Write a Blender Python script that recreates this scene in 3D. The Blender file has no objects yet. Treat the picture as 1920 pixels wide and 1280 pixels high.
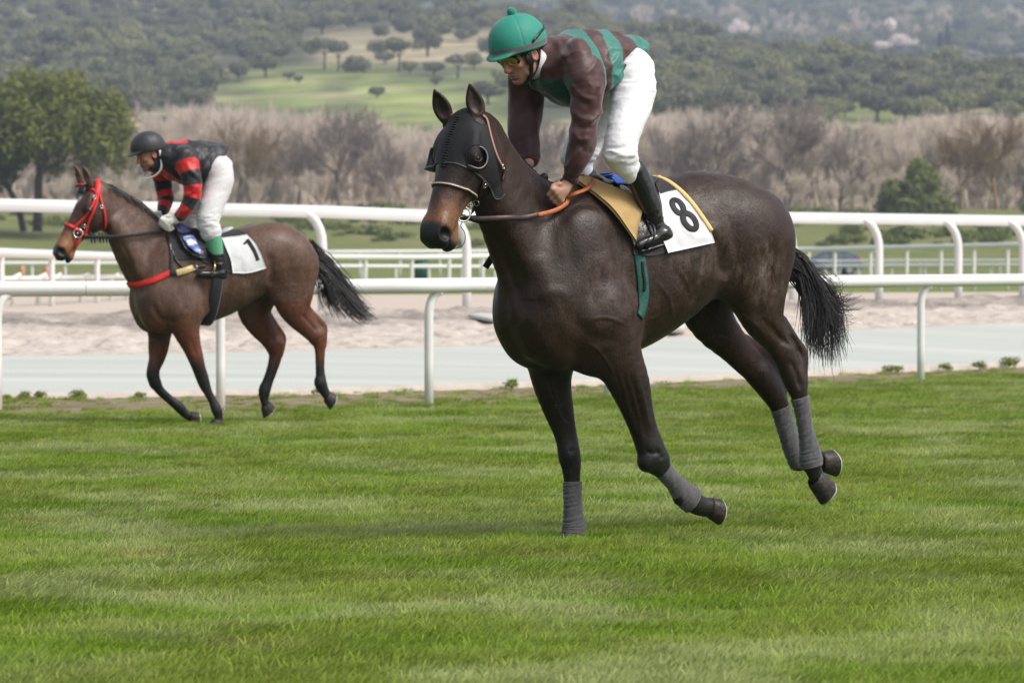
import bpy, bmesh, math, random
import numpy as np
from mathutils import Vector, Matrix
from mathutils.bvhtree import BVHTree
random.seed(7)
SC = bpy.context.scene
COL = SC.collection
# ------------------------------------------------------------------ camera
LENS = 170.0
FPX = LENS / 36.0 * 1920.0          # focal length in photograph pixels
HORIZON = 495.0
CAMH = 1.25
PITCH = math.atan((640.0 - HORIZON) / FPX)
cam_data = bpy.data.cameras.new('camera')
cam_data.lens = LENS
cam_data.sensor_width = 36.0
cam_data.clip_start = 0.5
cam_data.clip_end = 12000.0
cam = bpy.data.objects.new('camera', cam_data)
COL.objects.link(cam)
cam.location = (0, 0, CAMH)
cam.rotation_euler = (math.pi / 2 - PITCH, 0, 0)
cam_data.dof.use_dof = True
cam_data.dof.focus_distance = 22.0
cam_data.dof.aperture_fstop = 8.5
SC.camera = cam
# ------------------------------------------------------------------ world and sun
SUN_EL, SUN_AZ = math.radians(50), math.radians(118)   # soft hazy sun, high on the right, a little behind the camera
world = bpy.data.worlds.new('World')
SC.world = world
world.use_nodes = True
wn = world.node_tree.nodes
sky = wn.new('ShaderNodeTexSky')
sky.sky_type = 'NISHITA'
sky.sun_disc = False
sky.sun_elevation = SUN_EL
sky.sun_rotation = SUN_AZ
sky.air_density = 1.0
sky.dust_density = 4.0
sky.ozone_density = 1.0
hsv = wn.new('ShaderNodeHueSaturation')
hsv.inputs['Saturation'].default_value = 0.35          # thin bright overcast
world.node_tree.links.new(sky.outputs[0], hsv.inputs['Color'])
world.node_tree.links.new(hsv.outputs[0], wn['Background'].inputs['Color'])
wn['Background'].inputs['Strength'].default_value = 0.15
sun_data = bpy.data.lights.new('sun', 'SUN')
sun_data.energy = 1.7
sun_data.angle = math.radians(18)
sun_data.color = (1.0, 0.95, 0.88)
sun = bpy.data.objects.new('sun', sun_data)
COL.objects.link(sun)
# direction to the sun: azimuth measured clockwise from +Y
SUN_DIR = Vector((math.sin(SUN_AZ) * math.cos(SUN_EL), math.cos(SUN_AZ) * math.cos(SUN_EL), math.sin(SUN_EL)))
sun.rotation_euler = SUN_DIR.to_track_quat('Z', 'Y').to_euler()
sun.location = (0, 0, 60)
SC.view_settings.view_transform = 'Standard'
SC.view_settings.look = 'None'
SC.view_settings.gamma = 1.0
SC.view_settings.exposure = 0.42
SC.view_settings.use_curve_mapping = False
SC.cycles.use_denoising = True
SC.cycles.denoiser = 'OPENIMAGEDENOISE'
SC.cycles.denoising_prefilter = 'ACCURATE'
SC.cycles.denoising_input_passes = 'RGB_ALBEDO_NORMAL'
SC.cycles.use_light_tree = False
SC.cycles.use_adaptive_sampling = False
SC.cycles.max_bounces = 5
SC.cycles.transparent_max_bounces = 12
SC.cycles.volume_bounces = 0
# ------------------------------------------------------------------ photograph -> place
CAM = np.array([0.0, 0.0, CAMH])
_f = np.array([0, math.cos(PITCH), -math.sin(PITCH)])
_u = np.array([0, math.sin(PITCH), math.cos(PITCH)])


def ray(px, py):
    return np.array([(px - 960) / FPX, 0, 0]) + _f + _u * ((640 - py) / FPX)


def at_y(px, py, y):
    d = ray(px, py)
    return CAM + d * (y / d[1])


def on_ground(px, py, z=0.0):
    d = ray(px, py)
    return CAM + d * ((z - CAMH) / d[2])


# ------------------------------------------------------------------ objects
def tag(o, label=None, cat=None, group=None, kind=None):
    if label: o['label'] = label
    if cat: o['category'] = cat
    if group: o['group'] = group
    if kind: o['kind'] = kind
    return o


def empty(name, loc=(0, 0, 0), rz=0.0, parent=None):
    o = bpy.data.objects.new(name, None)
    COL.objects.link(o)
    o.location = loc
    o.rotation_euler = (0, 0, rz)
    o.empty_display_size = 0.2
    if parent: o.parent = parent
    return o


def mesh_np(name, v, faces, mat=None, parent=None, smooth=True, colors=None, mats=None, link=True):
    """v (n,3); faces: (m,4) / (m,3) array or list of arrays / list of tuples; colors (n,4) point attribute 'tint'."""
    me = bpy.data.meshes.new(name)
    v = np.asarray(v, dtype=np.float32)
    if isinstance(faces, np.ndarray):
        faces = [faces]
    if len(faces) and not isinstance(faces[0], np.ndarray):
        tot = np.array([len(f) for f in faces], dtype=np.int32)
        idx = np.array([i for f in faces for i in f], dtype=np.int32)
    else:
        faces = [f for f in faces if len(f)]
        tot = np.concatenate([np.full(len(f), f.shape[1], dtype=np.int32) for f in faces])
        idx = np.concatenate([f.ravel() for f in faces]).astype(np.int32)
    me.vertices.add(len(v))
    me.vertices.foreach_set('co', v.ravel())
    me.loops.add(len(idx))
    me.loops.foreach_set('vertex_index', idx)
    me.polygons.add(len(tot))
    st = np.zeros(len(tot), dtype=np.int32)
    st[1:] = np.cumsum(tot)[:-1]
    me.polygons.foreach_set('loop_start', st)
    me.polygons.foreach_set('loop_total', tot)
    if smooth:
        me.polygons.foreach_set('use_smooth', np.ones(len(tot), dtype=bool))
    if colors is not None:
        a = me.attributes.new('tint', 'FLOAT_COLOR', 'POINT')
        c = np.ones((len(v), 4), dtype=np.float32)
        c[:, :colors.shape[1]] = colors
        a.data.foreach_set('color', c.ravel())
    me.update(calc_edges=True)
    me.validate()
    if mat is not None:
        for m in (mat if isinstance(mat, (list, tuple)) else [mat]):
            me.materials.append(m)
    if mats is not None:
        me.polygons.foreach_set('material_index', np.asarray(mats, dtype=np.int32))
    if not link:
        return me
    o = bpy.data.objects.new(name, me)
    COL.objects.link(o)
    if parent: o.parent = parent
    return o


class MB:
    """collects simple shapes into one mesh"""
    def __init__(s):
        s.v, s.f = [], []

    def add(s, v, f):
        b = len(s.v)
        s.v += [tuple(map(float, p)) for p in v]
        s.f += [tuple(int(i) + b for i in q) for q in f]
        return s

    def box(s, c, size, rot=None):
        c = np.asarray(c, float)
        h = np.asarray(size, float) / 2
        pts = np.array([(x, y, z) for x in (-1, 1) for y in (-1, 1) for z in (-1, 1)]) * h
        if rot is not None:
            pts = pts @ np.asarray(rot, float).T
        return s.add(pts + c, [(0, 1, 3, 2), (4, 6, 7, 5), (0, 4, 5, 1), (2, 3, 7, 6), (0, 2, 6, 4), (1, 5, 7, 3)])

    def tube(s, pts, r, n=8, cap=True, up=None, flat=1.0):
        pts = np.asarray(pts, float)
        m = len(pts)
        r = np.broadcast_to(np.asarray(r, float), (m,))
        t = np.gradient(pts, axis=0)
        t /= np.linalg.norm(t, axis=1)[:, None] + 1e-12
        a = np.array(up if up is not None else ((0, 0, 1) if abs(t[0][2]) < .9 else (1, 0, 0)), float)
        v = []
        for i in range(m):
            a = a - t[i] * np.dot(a, t[i])
            a /= np.linalg.norm(a) + 1e-12
            b = np.cross(t[i], a)
            for k in range(n):
                th = 2 * math.pi * k / n
                v.append(pts[i] + r[i] * (math.cos(th) * a * flat + math.sin(th) * b))
        f = [(i * n + k, i * n + (k + 1) % n, (i + 1) * n + (k + 1) % n, (i + 1) * n + k) for i in range(m - 1) for k in range(n)]
        if cap:
            f += [tuple(range(n - 1, -1, -1)), tuple((m - 1) * n + k for k in range(n))]
        return s.add(v, f)

    def build(s, name, mat, parent=None, smooth=False):
        return mesh_np(name, np.array(s.v), s.f, mat, parent, smooth)


def smooth_by_angle(o, deg=40):
    me = o.data
    bm = bmesh.new()
    bm.from_mesh(me)
    for f in bm.faces: f.smooth = True
    for e in bm.edges:
        if len(e.link_faces) == 2 and e.calc_face_angle(0) > math.radians(deg):
            e.smooth = False
    bm.to_mesh(me)
    bm.free()
    return o


def spline(pts, n):
    """Catmull-Rom through rows of pts, n sub-steps a span"""
    p = np.asarray(pts, float)
    if len(p) < 3:
        return np.array([p[0] + (p[-1] - p[0]) * t for t in np.linspace(0, 1, n + 1)])
    q = np.vstack([2 * p[0] - p[1], p, 2 * p[-1] - p[-2]])
    out = []
    for i in range(1, len(q) - 2):
        for k in range(n):
            t = k / n
            a, b, c, d = q[i - 1], q[i], q[i + 1], q[i + 2]
            out.append(.5 * (2 * b + (c - a) * t + (2 * a - 5 * b + 4 * c - d) * t * t + (3 * b - a - 3 * c + d) * t ** 3))
    out.append(p[-1])
    return np.array(out)


# ------------------------------------------------------------------ implicit surfaces -> one continuous mesh
class Field:
    def __init__(s, lo, hi, vox):
        s.lo = np.asarray(lo, float)
        s.vox = vox
        s.n = np.ceil((np.asarray(hi, float) - s.lo) / vox).astype(int) + 1
        s.D = np.full(s.n, 1.0, dtype=np.float32)

    def box(s, lo, hi):
        i0 = np.clip(np.floor((np.asarray(lo) - s.lo) / s.vox).astype(int), 0, s.n)
        i1 = np.clip(np.ceil((np.asarray(hi) - s.lo) / s.vox).astype(int) + 1, 0, s.n)
        sl = tuple(slice(a, b) for a, b in zip(i0, i1))
        g = [(s.lo[k] + s.vox * np.arange(i0[k], i1[k])).astype(np.float32) for k in range(3)]
        return sl, np.meshgrid(*g, indexing='ij', sparse=True)

    def blend(s, sl, d, k, op='add'):
        D = s.D[sl]
        if d.size == 0: return
        if op == 'add':
            if k > 0:
                h = np.clip(.5 + .5 * (d - D) / k, 0, 1)
                s.D[sl] = d + (D - d) * h - k * h * (1 - h)
            else:
                s.D[sl] = np.minimum(D, d)
        else:                                   # carve
            if k > 0:
                h = np.clip(.5 - .5 * (D + d) / k, 0, 1)
                s.D[sl] = D + (-d - D) * h + k * h * (1 - h)
            else:
                s.D[sl] = np.maximum(D, -d)

    def chain(s, pts, rad, q=1.0, k=.03, op='add'):
        """swept round cones through pts; q squashes the second axis"""
        pts = np.asarray(pts, float)
        rad = np.asarray(rad, float)
        m = k + 3 * s.vox
        R = np.stack([rad, rad * q, rad], 1) + m
        lo, hi = (pts - R).min(0), (pts + R).max(0)
        sl, (X, Y, Z) = s.box(lo, hi)
        shape = s.D[sl].shape
        if 0 in shape: return
        best = np.full(shape, 9.0, dtype=np.float32)
        i0 = np.array([a.start for a in sl])
        for a, b, ra, rb in zip(pts[:-1], pts[1:], rad[:-1], rad[1:]):
            l2 = np.minimum(a, b) - max(ra, rb) * np.array([1, q, 1]) - m
            h2 = np.maximum(a, b) + max(ra, rb) * np.array([1, q, 1]) + m
            sl2, (x, y, z) = s.box(np.maximum(l2, lo), np.minimum(h2, hi))
            loc = tuple(slice(c.start - o, c.stop - o) for c, o in zip(sl2, i0))
            A = np.array([a[0], a[1] / q, a[2]])
            B = np.array([b[0], b[1] / q, b[2]])
            y = y / np.float32(q)
            v = B - A
            L = max(float(v @ v), 1e-9)
            t = np.clip(((x - A[0]) * v[0] + (y - A[1]) * v[1] + (z - A[2]) * v[2]) / L, 0, 1)
            d = np.sqrt((x - A[0] - t * v[0]) ** 2 + (y - A[1] - t * v[1]) ** 2 + (z - A[2] - t * v[2]) ** 2) - (ra + (rb - ra) * t)
            best[loc] = np.minimum(best[loc], d * np.float32(min(1.0, q)))
        s.blend(sl, best, k, op)

    def ell(s, c, r, R=None, k=.03, op='add'):
        c = np.asarray(c, float)
        r = np.asarray(r, float)
        R = np.eye(3) if R is None else np.asarray(R, float)      # columns = axes
        ext = np.abs(R) @ (r) + k + 3 * s.vox
        sl, (x, y, z) = s.box(c - ext, c + ext)
        if 0 in s.D[sl].shape: return
        x, y, z = x - c[0], y - c[1], z - c[2]
        q = [(x * R[0, i] + y * R[1, i] + z * R[2, i]) / r[i] for i in range(3)]
        k0 = np.sqrt(q[0] ** 2 + q[1] ** 2 + q[2] ** 2) + 1e-6
        k1 = np.sqrt((q[0] / r[0]) ** 2 + (q[1] / r[1]) ** 2 + (q[2] / r[2]) ** 2) + 1e-6
        s.blend(sl, (k0 * (k0 - 1) / k1).astype(np.float32), k, op)

    def loft(s, o, R, st, k=.03, op='add', n=2.2):
        """stations (u, c_v, c_n, half_v, half_n) along the first column of R from o"""
        st = np.asarray(st, float)
        o = np.asarray(o, float)
        R = np.asarray(R, float)
        m = k + 3 * s.vox
        P = []
        for u, cv, cn, hv, hn in st:
            for a in (-1, 1):
                for b in (-1, 1):
                    P.append(o + R @ np.array([u, cv + a * (hv + m), cn + b * (hn + m)]))
        P = np.array(P)
        sl, (x, y, z) = s.box(P.min(0) - m, P.max(0) + m)
        if 0 in s.D[sl].shape: return
        x, y, z = x - o[0], y - o[1], z - o[2]
        u, v, w = [(x * R[0, i] + y * R[1, i] + z * R[2, i]).astype(np.float32) for i in range(3)]
        us = np.linspace(st[0, 0], st[-1, 0], 160)
        tab = hermite(st[:, 0], st[:, 1:], us)
        uc = np.clip(u, st[0, 0], st[-1, 0])
        f = [np.interp(uc, us, tab[:, i]).astype(np.float32) for i in range(4)]
        hv, hn = np.maximum(f[2], .004), np.maximum(f[3], .004)
        e = ((np.abs(v - f[0]) / hv) ** n + (np.abs(w - f[1]) / hn) ** n) ** (1 / n)
        d = (e - 1) * np.minimum(hv, hn)
        over = np.abs(u - uc)
        d = np.where(over > 0, np.sqrt(np.maximum(d, 0) ** 2 + over ** 2) + np.minimum(d, 0) * 0, d)
        s.blend(sl, d.astype(np.float32), k, op)

    def mesh(s, smooth=1):
        D = s.D
        v, q = surface_nets(D, s.lo, s.vox)
        for _ in range(smooth):
            v = relax(v, q, .5)
        return v, q


def hermite(x, y, xs):
    """monotone-ish cubic interpolation"""
    x = np.asarray(x, float)
    d = np.diff(y, axis=0) / np.diff(x)[:, None]
    m = np.vstack([d[:1], (d[1:] * np.diff(x)[:-1, None] + d[:-1] * np.diff(x)[1:, None]) / (np.diff(x)[1:, None] + np.diff(x)[:-1, None]), d[-1:]])
    i = np.clip(np.searchsorted(x, xs) - 1, 0, len(x) - 2)
    h = (x[i + 1] - x[i])[:, None]
    t = ((xs - x[i]) / (x[i + 1] - x[i]))[:, None]
    return (2 * t ** 3 - 3 * t ** 2 + 1) * y[i] + (t ** 3 - 2 * t ** 2 + t) * h * m[i] + (-2 * t ** 3 + 3 * t ** 2) * y[i + 1] + (t ** 3 - t ** 2) * h * m[i + 1]


def surface_nets(D, lo, vox):
    ins = D < 0
    c = ins[:-1, :-1, :-1].astype(np.int8)
    tot = np.zeros_like(c)
    for dx in (0, 1):
        for dy in (0, 1):
            for dz in (0, 1):
                tot += ins[dx:dx + c.shape[0], dy:dy + c.shape[1], dz:dz + c.shape[2]]
    act = (tot > 0) & (tot < 8)
    idx = np.argwhere(act)
    ids = np.full(c.shape, -1, dtype=np.int32)
    ids[act] = np.arange(len(idx))
    corners = np.array([(a, b, d) for a in (0, 1) for b in (0, 1) for d in (0, 1)])
    val = np.stack([D[idx[:, 0] + a, idx[:, 1] + b, idx[:, 2] + d] for a, b, d in corners], 1)
    acc = np.zeros((len(idx), 3))
    cnt = np.zeros(len(idx))
    for i in range(8):
        for j in range(i + 1, 8):
            if np.abs(corners[i] - corners[j]).sum() != 1: continue
            a, b = val[:, i], val[:, j]
            m = (a < 0) != (b < 0)
            t = np.where(m, a / np.where(m, a - b, 1), 0)
            p = corners[i] + t[:, None] * (corners[j] - corners[i])
            acc += p * m[:, None]
            cnt += m
    v = lo + vox * (idx + acc / cnt[:, None])
    quads = []
    for ax in range(3):
        o1, o2 = [(1, 2), (2, 0), (0, 1)][ax]
        sa = [slice(None)] * 3
        sb = [slice(None)] * 3
        sa[ax], sb[ax] = slice(0, -1), slice(1, None)
        a, b = ins[tuple(sa)], ins[tuple(sb)]
        e = np.argwhere(a != b)
        ok = (e[:, o1] > 0) & (e[:, o2] > 0) & (e[:, o1] < D.shape[o1] - 1) & (e[:, o2] < D.shape[o2] - 1)
        e = e[ok]
        flip = ~a[tuple(e.T)]
        q = []
        for d1, d2 in ((-1, -1), (0, -1), (0, 0), (-1, 0)):
            t = e.copy()
            t[:, o1] += d1
            t[:, o2] += d2
            q.append(ids[tuple(t.T)])
        q = np.stack(q, 1)
        q[flip] = q[flip][:, ::-1]
        quads.append(q)
    q = np.concatenate(quads)
    return v, q[(q >= 0).all(1)]


def relax(v, q, f=.5):
    acc = np.zeros_like(v)
    cnt = np.zeros(len(v))
    for i in range(4):
        j = (i + 1) % 4
        for a, b in ((i, j), (j, i)):
            for c in range(3):
                acc[:, c] += np.bincount(q[:, a], weights=v[q[:, b], c], minlength=len(v))
            cnt += np.bincount(q[:, a], minlength=len(v))
    return v + f * (acc / np.maximum(cnt, 1)[:, None] - v)


def vnormals(v, q):
    n = np.zeros_like(v)
    fn = np.cross(v[q[:, 2]] - v[q[:, 0]], v[q[:, 3 if q.shape[1] > 3 else 1]] - v[q[:, 1 if q.shape[1] > 3 else 0]])
    for i in range(q.shape[1]):
        for c in range(3):
            n[:, c] += np.bincount(q[:, i], weights=fn[:, c], minlength=len(v))
    return n / (np.linalg.norm(n, axis=1)[:, None] + 1e-12)


def noise3(p, seed=0, octaves=3):
    """cheap smooth noise: value lattice with trilinear-smooth interpolation, about -1..1"""
    p = np.asarray(p, float)
    out = np.zeros(len(p))
    amp, tot = 1.0, 0.0
    rs = np.random.RandomState(seed)
    tab = rs.rand(4096) * 2 - 1
    for o in range(octaves):
        q = p * 2 ** o + 17.3 * o
        i = np.floor(q).astype(np.int64)
        f = q - i
        f = f * f * (3 - 2 * f)
        r = np.zeros(len(p))
        for a in (0, 1):
            for b in (0, 1):
                for c in (0, 1):
                    h = ((i[:, 0] + a) * 73856093 ^ (i[:, 1] + b) * 19349663 ^ (i[:, 2] + c) * 83492791) & 4095
                    r += tab[h] * np.where(a, f[:, 0], 1 - f[:, 0]) * np.where(b, f[:, 1], 1 - f[:, 1]) * np.where(c, f[:, 2], 1 - f[:, 2])
        out += r * amp
        tot += amp
        amp *= .5
    return out / tot * 1.6


def sstep(a, b, x):
    t = np.clip((x - a) / (b - a), 0, 1)
    return t * t * (3 - 2 * t)


class Rig:
    """frame of a horse and its rider: x forward, y to its left, z up; O on the ground"""
    def __init__(s, O, yaw):
        s.O = np.array([O[0], O[1], 0.0])
        s.yaw = yaw
        c, n = math.cos(yaw), math.sin(yaw)
        s.R = np.array([[-c, n, 0], [-n, -c, 0], [0, 0, 1.0]])       # columns: forward, left, up
        s.c = s.R.T @ (CAM - s.O)
        s.M = Matrix(((-c, n, 0, s.O[0]), (-n, -c, 0, s.O[1]), (0, 0, 1, 0), (0, 0, 0, 1)))
        s.rz = math.pi + yaw

    def P(s, px, py, w):
        d = s.R.T @ ray(px, py)
        return s.c + d * ((w - s.c[1]) / d[1])

    def dir(s, px, py):
        d = s.R.T @ ray(px, py)
        return d / np.linalg.norm(d)

    def scale(s, p):
        return FPX / max((s.R @ np.asarray(p) + s.O)[1], 1)

    def nodes(s, nd, q=1.0, sub=4):
        """[(px,py,w,half width in px)] -> smooth points and radii"""
        a = spline(np.array(nd, float), sub)
        corr = math.sqrt(math.cos(s.yaw) ** 2 + (q * math.sin(s.yaw)) ** 2)
        pts = np.array([s.P(*r[:3]) for r in a])
        rad = np.array([r[3] / s.scale(p) / corr for r, p in zip(a, pts)])
        return pts, np.maximum(rad, .004)

    def px(s, p):
        g = s.R @ np.asarray(p) + s.O - CAM
        z = g @ _f
        return 960 + FPX * g[0] / z, 640 - FPX * (g @ _u) / z


def rotl(deg):
    """rotation in the plane x-z (about the lateral axis)"""
    a = math.radians(deg)
    return np.array([[math.cos(a), 0, -math.sin(a)], [0, 1, 0], [math.sin(a), 0, math.cos(a)]])
# ------------------------------------------------------------------ materials
MATS = {}


def mat(name, col=(.5, .5, .5), rough=.6, spec=.5, metal=0.0, sheen=0.0, coat=0.0, tint=False, bump=None, vary=None, alpha=None, trans=0.0, wear=None):
    """principled material; tint: colour from the mesh's 'tint' attribute; bump=(scale, strength, detail); vary=(scale, amount)"""
    if name in MATS: return MATS[name]
    m = bpy.data.materials.new(name)
    m.use_nodes = True
    nt = m.node_tree
    N, L = nt.nodes, nt.links
    b = N['Principled BSDF']
    b.inputs['Base Color'].default_value = (*col, 1)
    b.inputs['Roughness'].default_value = rough
    b.inputs['Specular IOR Level'].default_value = spec
    b.inputs['Metallic'].default_value = metal
    b.inputs['Sheen Weight'].default_value = sheen
    b.inputs['Coat Weight'].default_value = coat
    b.inputs['Transmission Weight'].default_value = trans
    src = None
    if tint:
        a = N.new('ShaderNodeAttribute')
        a.attribute_name = 'tint'
        src = a.outputs['Color']
    tc = N.new('ShaderNodeTexCoord')
    if vary:
        n = N.new('ShaderNodeTexNoise')
        n.inputs['Scale'].default_value = vary[0]
        n.inputs['Detail'].default_value = 6
        L.new(tc.outputs['Object'], n.inputs['Vector'])
        r = N.new('ShaderNodeMapRange')
        r.inputs['From Min'].default_value = .3
        r.inputs['From Max'].default_value = .7
        r.inputs['To Min'].default_value = 1 - vary[1]
        r.inputs['To Max'].default_value = 1 + vary[1]
        L.new(n.outputs['Fac'], r.inputs['Value'])
        mx = N.new('ShaderNodeMix')
        mx.data_type = 'RGBA'
        mx.blend_type = 'MULTIPLY'
        mx.inputs['Factor'].default_value = 1
        if src: L.new(src, mx.inputs['A'])
        else: mx.inputs['A'].default_value = (*col, 1)
        L.new(r.outputs['Result'], mx.inputs['B'])
        src = mx.outputs['Result']
    if wear:                                   # (scale, low, high, colour, amount)
        n = N.new('ShaderNodeTexNoise')
        n.inputs['Scale'].default_value = wear[0]
        n.inputs['Detail'].default_value = 8
        n.inputs['Roughness'].default_value = .65
        L.new(tc.outputs['Object'], n.inputs['Vector'])
        r = N.new('ShaderNodeMapRange')
        r.inputs['From Min'].default_value = wear[1]
        r.inputs['From Max'].default_value = wear[2]
        r.inputs['To Max'].default_value = wear[4]
        L.new(n.outputs['Fac'], r.inputs['Value'])
        mx = N.new('ShaderNodeMix')
        mx.data_type = 'RGBA'
        L.new(r.outputs['Result'], mx.inputs['Factor'])
        if src: L.new(src, mx.inputs['A'])
        else: mx.inputs['A'].default_value = (*col, 1)
        mx.inputs['B'].default_value = (*wear[3], 1)
        src = mx.outputs['Result']
    if src: L.new(src, b.inputs['Base Color'])
    if bump:
        n = N.new('ShaderNodeTexNoise')
        n.inputs['Scale'].default_value = bump[0]
        n.inputs['Detail'].default_value = bump[2] if len(bump) > 2 else 4
        L.new(tc.outputs['Object'], n.inputs['Vector'])
        bp = N.new('ShaderNodeBump')
        bp.inputs['Strength'].default_value = bump[1]
        bp.inputs['Distance'].default_value = .02
        L.new(n.outputs['Fac'], bp.inputs['Height'])
        L.new(bp.outputs['Normal'], b.inputs['Normal'])
    MATS[name] = m
    return m


def coat_mat(name, dust, dust_amount):
    """a sweaty horse coat: tint colour, dried-sweat bloom on hips and shoulder, hair grain, broken gloss"""
    m = bpy.data.materials.new(name)
    m.use_nodes = True
    nt = m.node_tree
    N, L = nt.nodes, nt.links
    b = N['Principled BSDF']
    tc = N.new('ShaderNodeTexCoord')
    a = N.new('ShaderNodeAttribute')
    a.attribute_name = 'tint'

    def noise(scale, detail=6, rough=.6, vec=None, dist=0):
        n = N.new('ShaderNodeTexNoise')
        n.inputs['Scale'].default_value = scale
        n.inputs['Detail'].default_value = detail
        n.inputs['Roughness'].default_value = rough
        n.inputs['Distortion'].default_value = dist
        L.new(vec if vec else tc.outputs['Object'], n.inputs['Vector'])
        return n.outputs['Fac']

    def rng(v, a0, a1, b0, b1):
        r = N.new('ShaderNodeMapRange')
        for k, x in zip(('From Min', 'From Max', 'To Min', 'To Max'), (a0, a1, b0, b1)): r.inputs[k].default_value = x
        L.new(v, r.inputs['Value'])
        return r.outputs['Result']

    def math_(op, x, y):
        n = N.new('ShaderNodeMath')
        n.operation = op
        for k, v in enumerate((x, y)):
            if isinstance(v, (int, float)): n.inputs[k].default_value = v
            else: L.new(v, n.inputs[k])
        return n.outputs[0]
    mp = N.new('ShaderNodeMapping')
    mp.inputs['Scale'].default_value = (1.0, 1.0, .45)
    L.new(tc.outputs['Object'], mp.inputs['Vector'])
    patch = rng(noise(2.6, 5, .6), .44, .62, 0, 1)
    streak = rng(noise(15, 9, .75, mp.outputs[0], .4), .42, .72, 0, 1)
    dustf = math_('MULTIPLY', math_('MULTIPLY', patch, streak), a.outputs['Alpha'])
    dustf = math_('MULTIPLY', dustf, dust_amount)
    mx = N.new('ShaderNodeMix')
    mx.data_type = 'RGBA'
    L.new(dustf, mx.inputs['Factor'])
    L.new(a.outputs['Color'], mx.inputs['A'])
    mx.inputs['B'].default_value = (*dust, 1)
    mu = N.new('ShaderNodeMix')
    mu.data_type = 'RGBA'
    mu.blend_type = 'MULTIPLY'
    mu.inputs['Factor'].default_value = 1
    L.new(mx.outputs['Result'], mu.inputs['A'])
    L.new(math_('MULTIPLY', rng(noise(30, 8, .75, mp.outputs[0]), .3, .7, .6, 1.4), rng(noise(170, 3, .6, mp.outputs[0]), .3, .7, .62, 1.38)), mu.inputs['B'])
    L.new(mu.outputs['Result'], b.inputs['Base Color'])
    L.new(math_('ADD', rng(noise(7, 6, .7), .38, .62, .27, .52), math_('MULTIPLY', dustf, .3)), b.inputs['Roughness'])
    b.inputs['Specular IOR Level'].default_value = .30
    b.inputs['Sheen Weight'].default_value = .04
    b.inputs['Sheen Roughness'].default_value = .4
    h = math_('ADD', math_('MULTIPLY', noise(150, 3, .6, mp.outputs[0], .3), .45), math_('MULTIPLY', noise(17, 6, .6, None, .3), .8))
    bp = N.new('ShaderNodeBump')
    bp.inputs['Strength'].default_value = .28
    bp.inputs['Distance'].default_value = .02
    L.new(h, bp.inputs['Height'])
    L.new(bp.outputs['Normal'], b.inputs['Normal'])
    MATS[name] = m
    return m
# ------------------------------------------------------------------ horses
def ear(F, base, axis, opening, L=.165, wid=.036, k=.012):
    axis = np.asarray(axis, float); axis /= np.linalg.norm(axis)
    op = np.asarray(opening, float); op = op - axis * (op @ axis); op /= np.linalg.norm(op)
    R = np.stack([axis, np.cross(op, axis), op], 1)
    f = L / .165
    st = [(-.03, 0, 0, .022, .022), (.0, 0, 0, .026, .024), (.03, 0, .0, wid * .86, .026), (.07, 0, -.002, wid, .023),
          (.105, 0, -.004, wid * .84, .018), (.135, 0, -.003, wid * .52, .013), (.155, 0, .001, wid * .25, .009), (.167, 0, .003, .004, .006)]
    F.loft(base, R, [(a * f, b, c, d, e) for a, b, c, d, e in st], k, n=2.0)
    cv = [(.030, 0, .030, .012, .014), (.05, 0, .026, wid * .70, .020), (.075, 0, .022, wid * .72, .021), (.105, 0, .018, wid * .55, .018),
          (.13, 0, .014, wid * .28, .014), (.145, 0, .014, .004, .008)]
    F.loft(base, R, [(a * f, b, c, d, e) for a, b, c, d, e in cv], .008, 'carve', n=2.0)


def head_frame(rig, px, py, w, turn, pitch):
    o = rig.P(px, py, w)
    t, p = math.radians(turn), math.radians(pitch)
    hd = np.array([math.cos(t), math.sin(t), 0])
    up = np.array([0, 0, 1.0])
    u = hd * math.cos(p) - up * math.sin(p)
    n = hd * math.sin(p) + up * math.cos(p)
    v = np.array([-math.sin(t), math.cos(t), 0])
    return o, np.stack([u, v, n], 1)


def head(F, o, R, open_mouth=.0, sc=1.0, sv=1.0):
    S = np.array([sc, sv, sc])
    E = lambda u, v, n, ru, rv, rn, k=.02, op='add': F.ell(o + R @ (np.array([u, v, n]) * S), np.array([ru, rv, rn]) * S, R, k, op)
    st = [(-.055, -.03, -.13, .045), (-.02, .0, -.16, .068), (.05, .018, -.20, .088), (.12, .026, -.235, .098), (.18, .024, -.25, .098),
          (.24, .016, -.238, .086), (.31, .006, -.20, .068), (.38, .0, -.165, .056), (.45, -.002, -.145, .053), (.51, -.006, -.132, .055),
          (.56, -.018, -.122, .052), (.59, -.035, -.11, .044), (.607, -.06, -.09, .018)]
    F.loft(o, R, [(u * sc, 0, (a + b) / 2 * sc, h * sv, (a - b) / 2 * sc) for u, a, b, h in st], .03, n=2.25)
    E(.30, 0, -.022, .22, .036, .026, .02)
    for s in (-1, 1):
        E(.15, s * .060, -.155, .115, .042, .092, .03)          # cheek
        E(.160, s * .080, -.036, .040, .020, .020, .025)        # brow
        E(.125, s * .072, -.018, .05, .020, .014, .03)
        E(.185, s * .082, -.055, .036, .020, .030, .02)         # orbit
        E(.27, s * .066, -.092, .075, .010, .010, .018)         # facial crest
        E(.525, s * .036, -.045, .055, .020, .030, .025)        # nostril wing
        E(.556, s * .040, -.064, .038, .018, .030, .016)
        E(.553, s * .060, -.054, .028, .024, .032, .009, 'carve')
        E(.585, s * .024, -.088, .022, .024, .026, .015)        # upper lip
    E(.545, 0, -.148 - open_mouth, .045, .036, .024, .02)       # chin
    E(.50, 0, -.14 - open_mouth * .6, .06, .034, .02, .02)
    for s in (-1, 1):
        E(.54, s * .042, -.118 - open_mouth * .5, .055, .022, .005 + open_mouth * .35, .008, 'carve')   # mouth line


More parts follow.
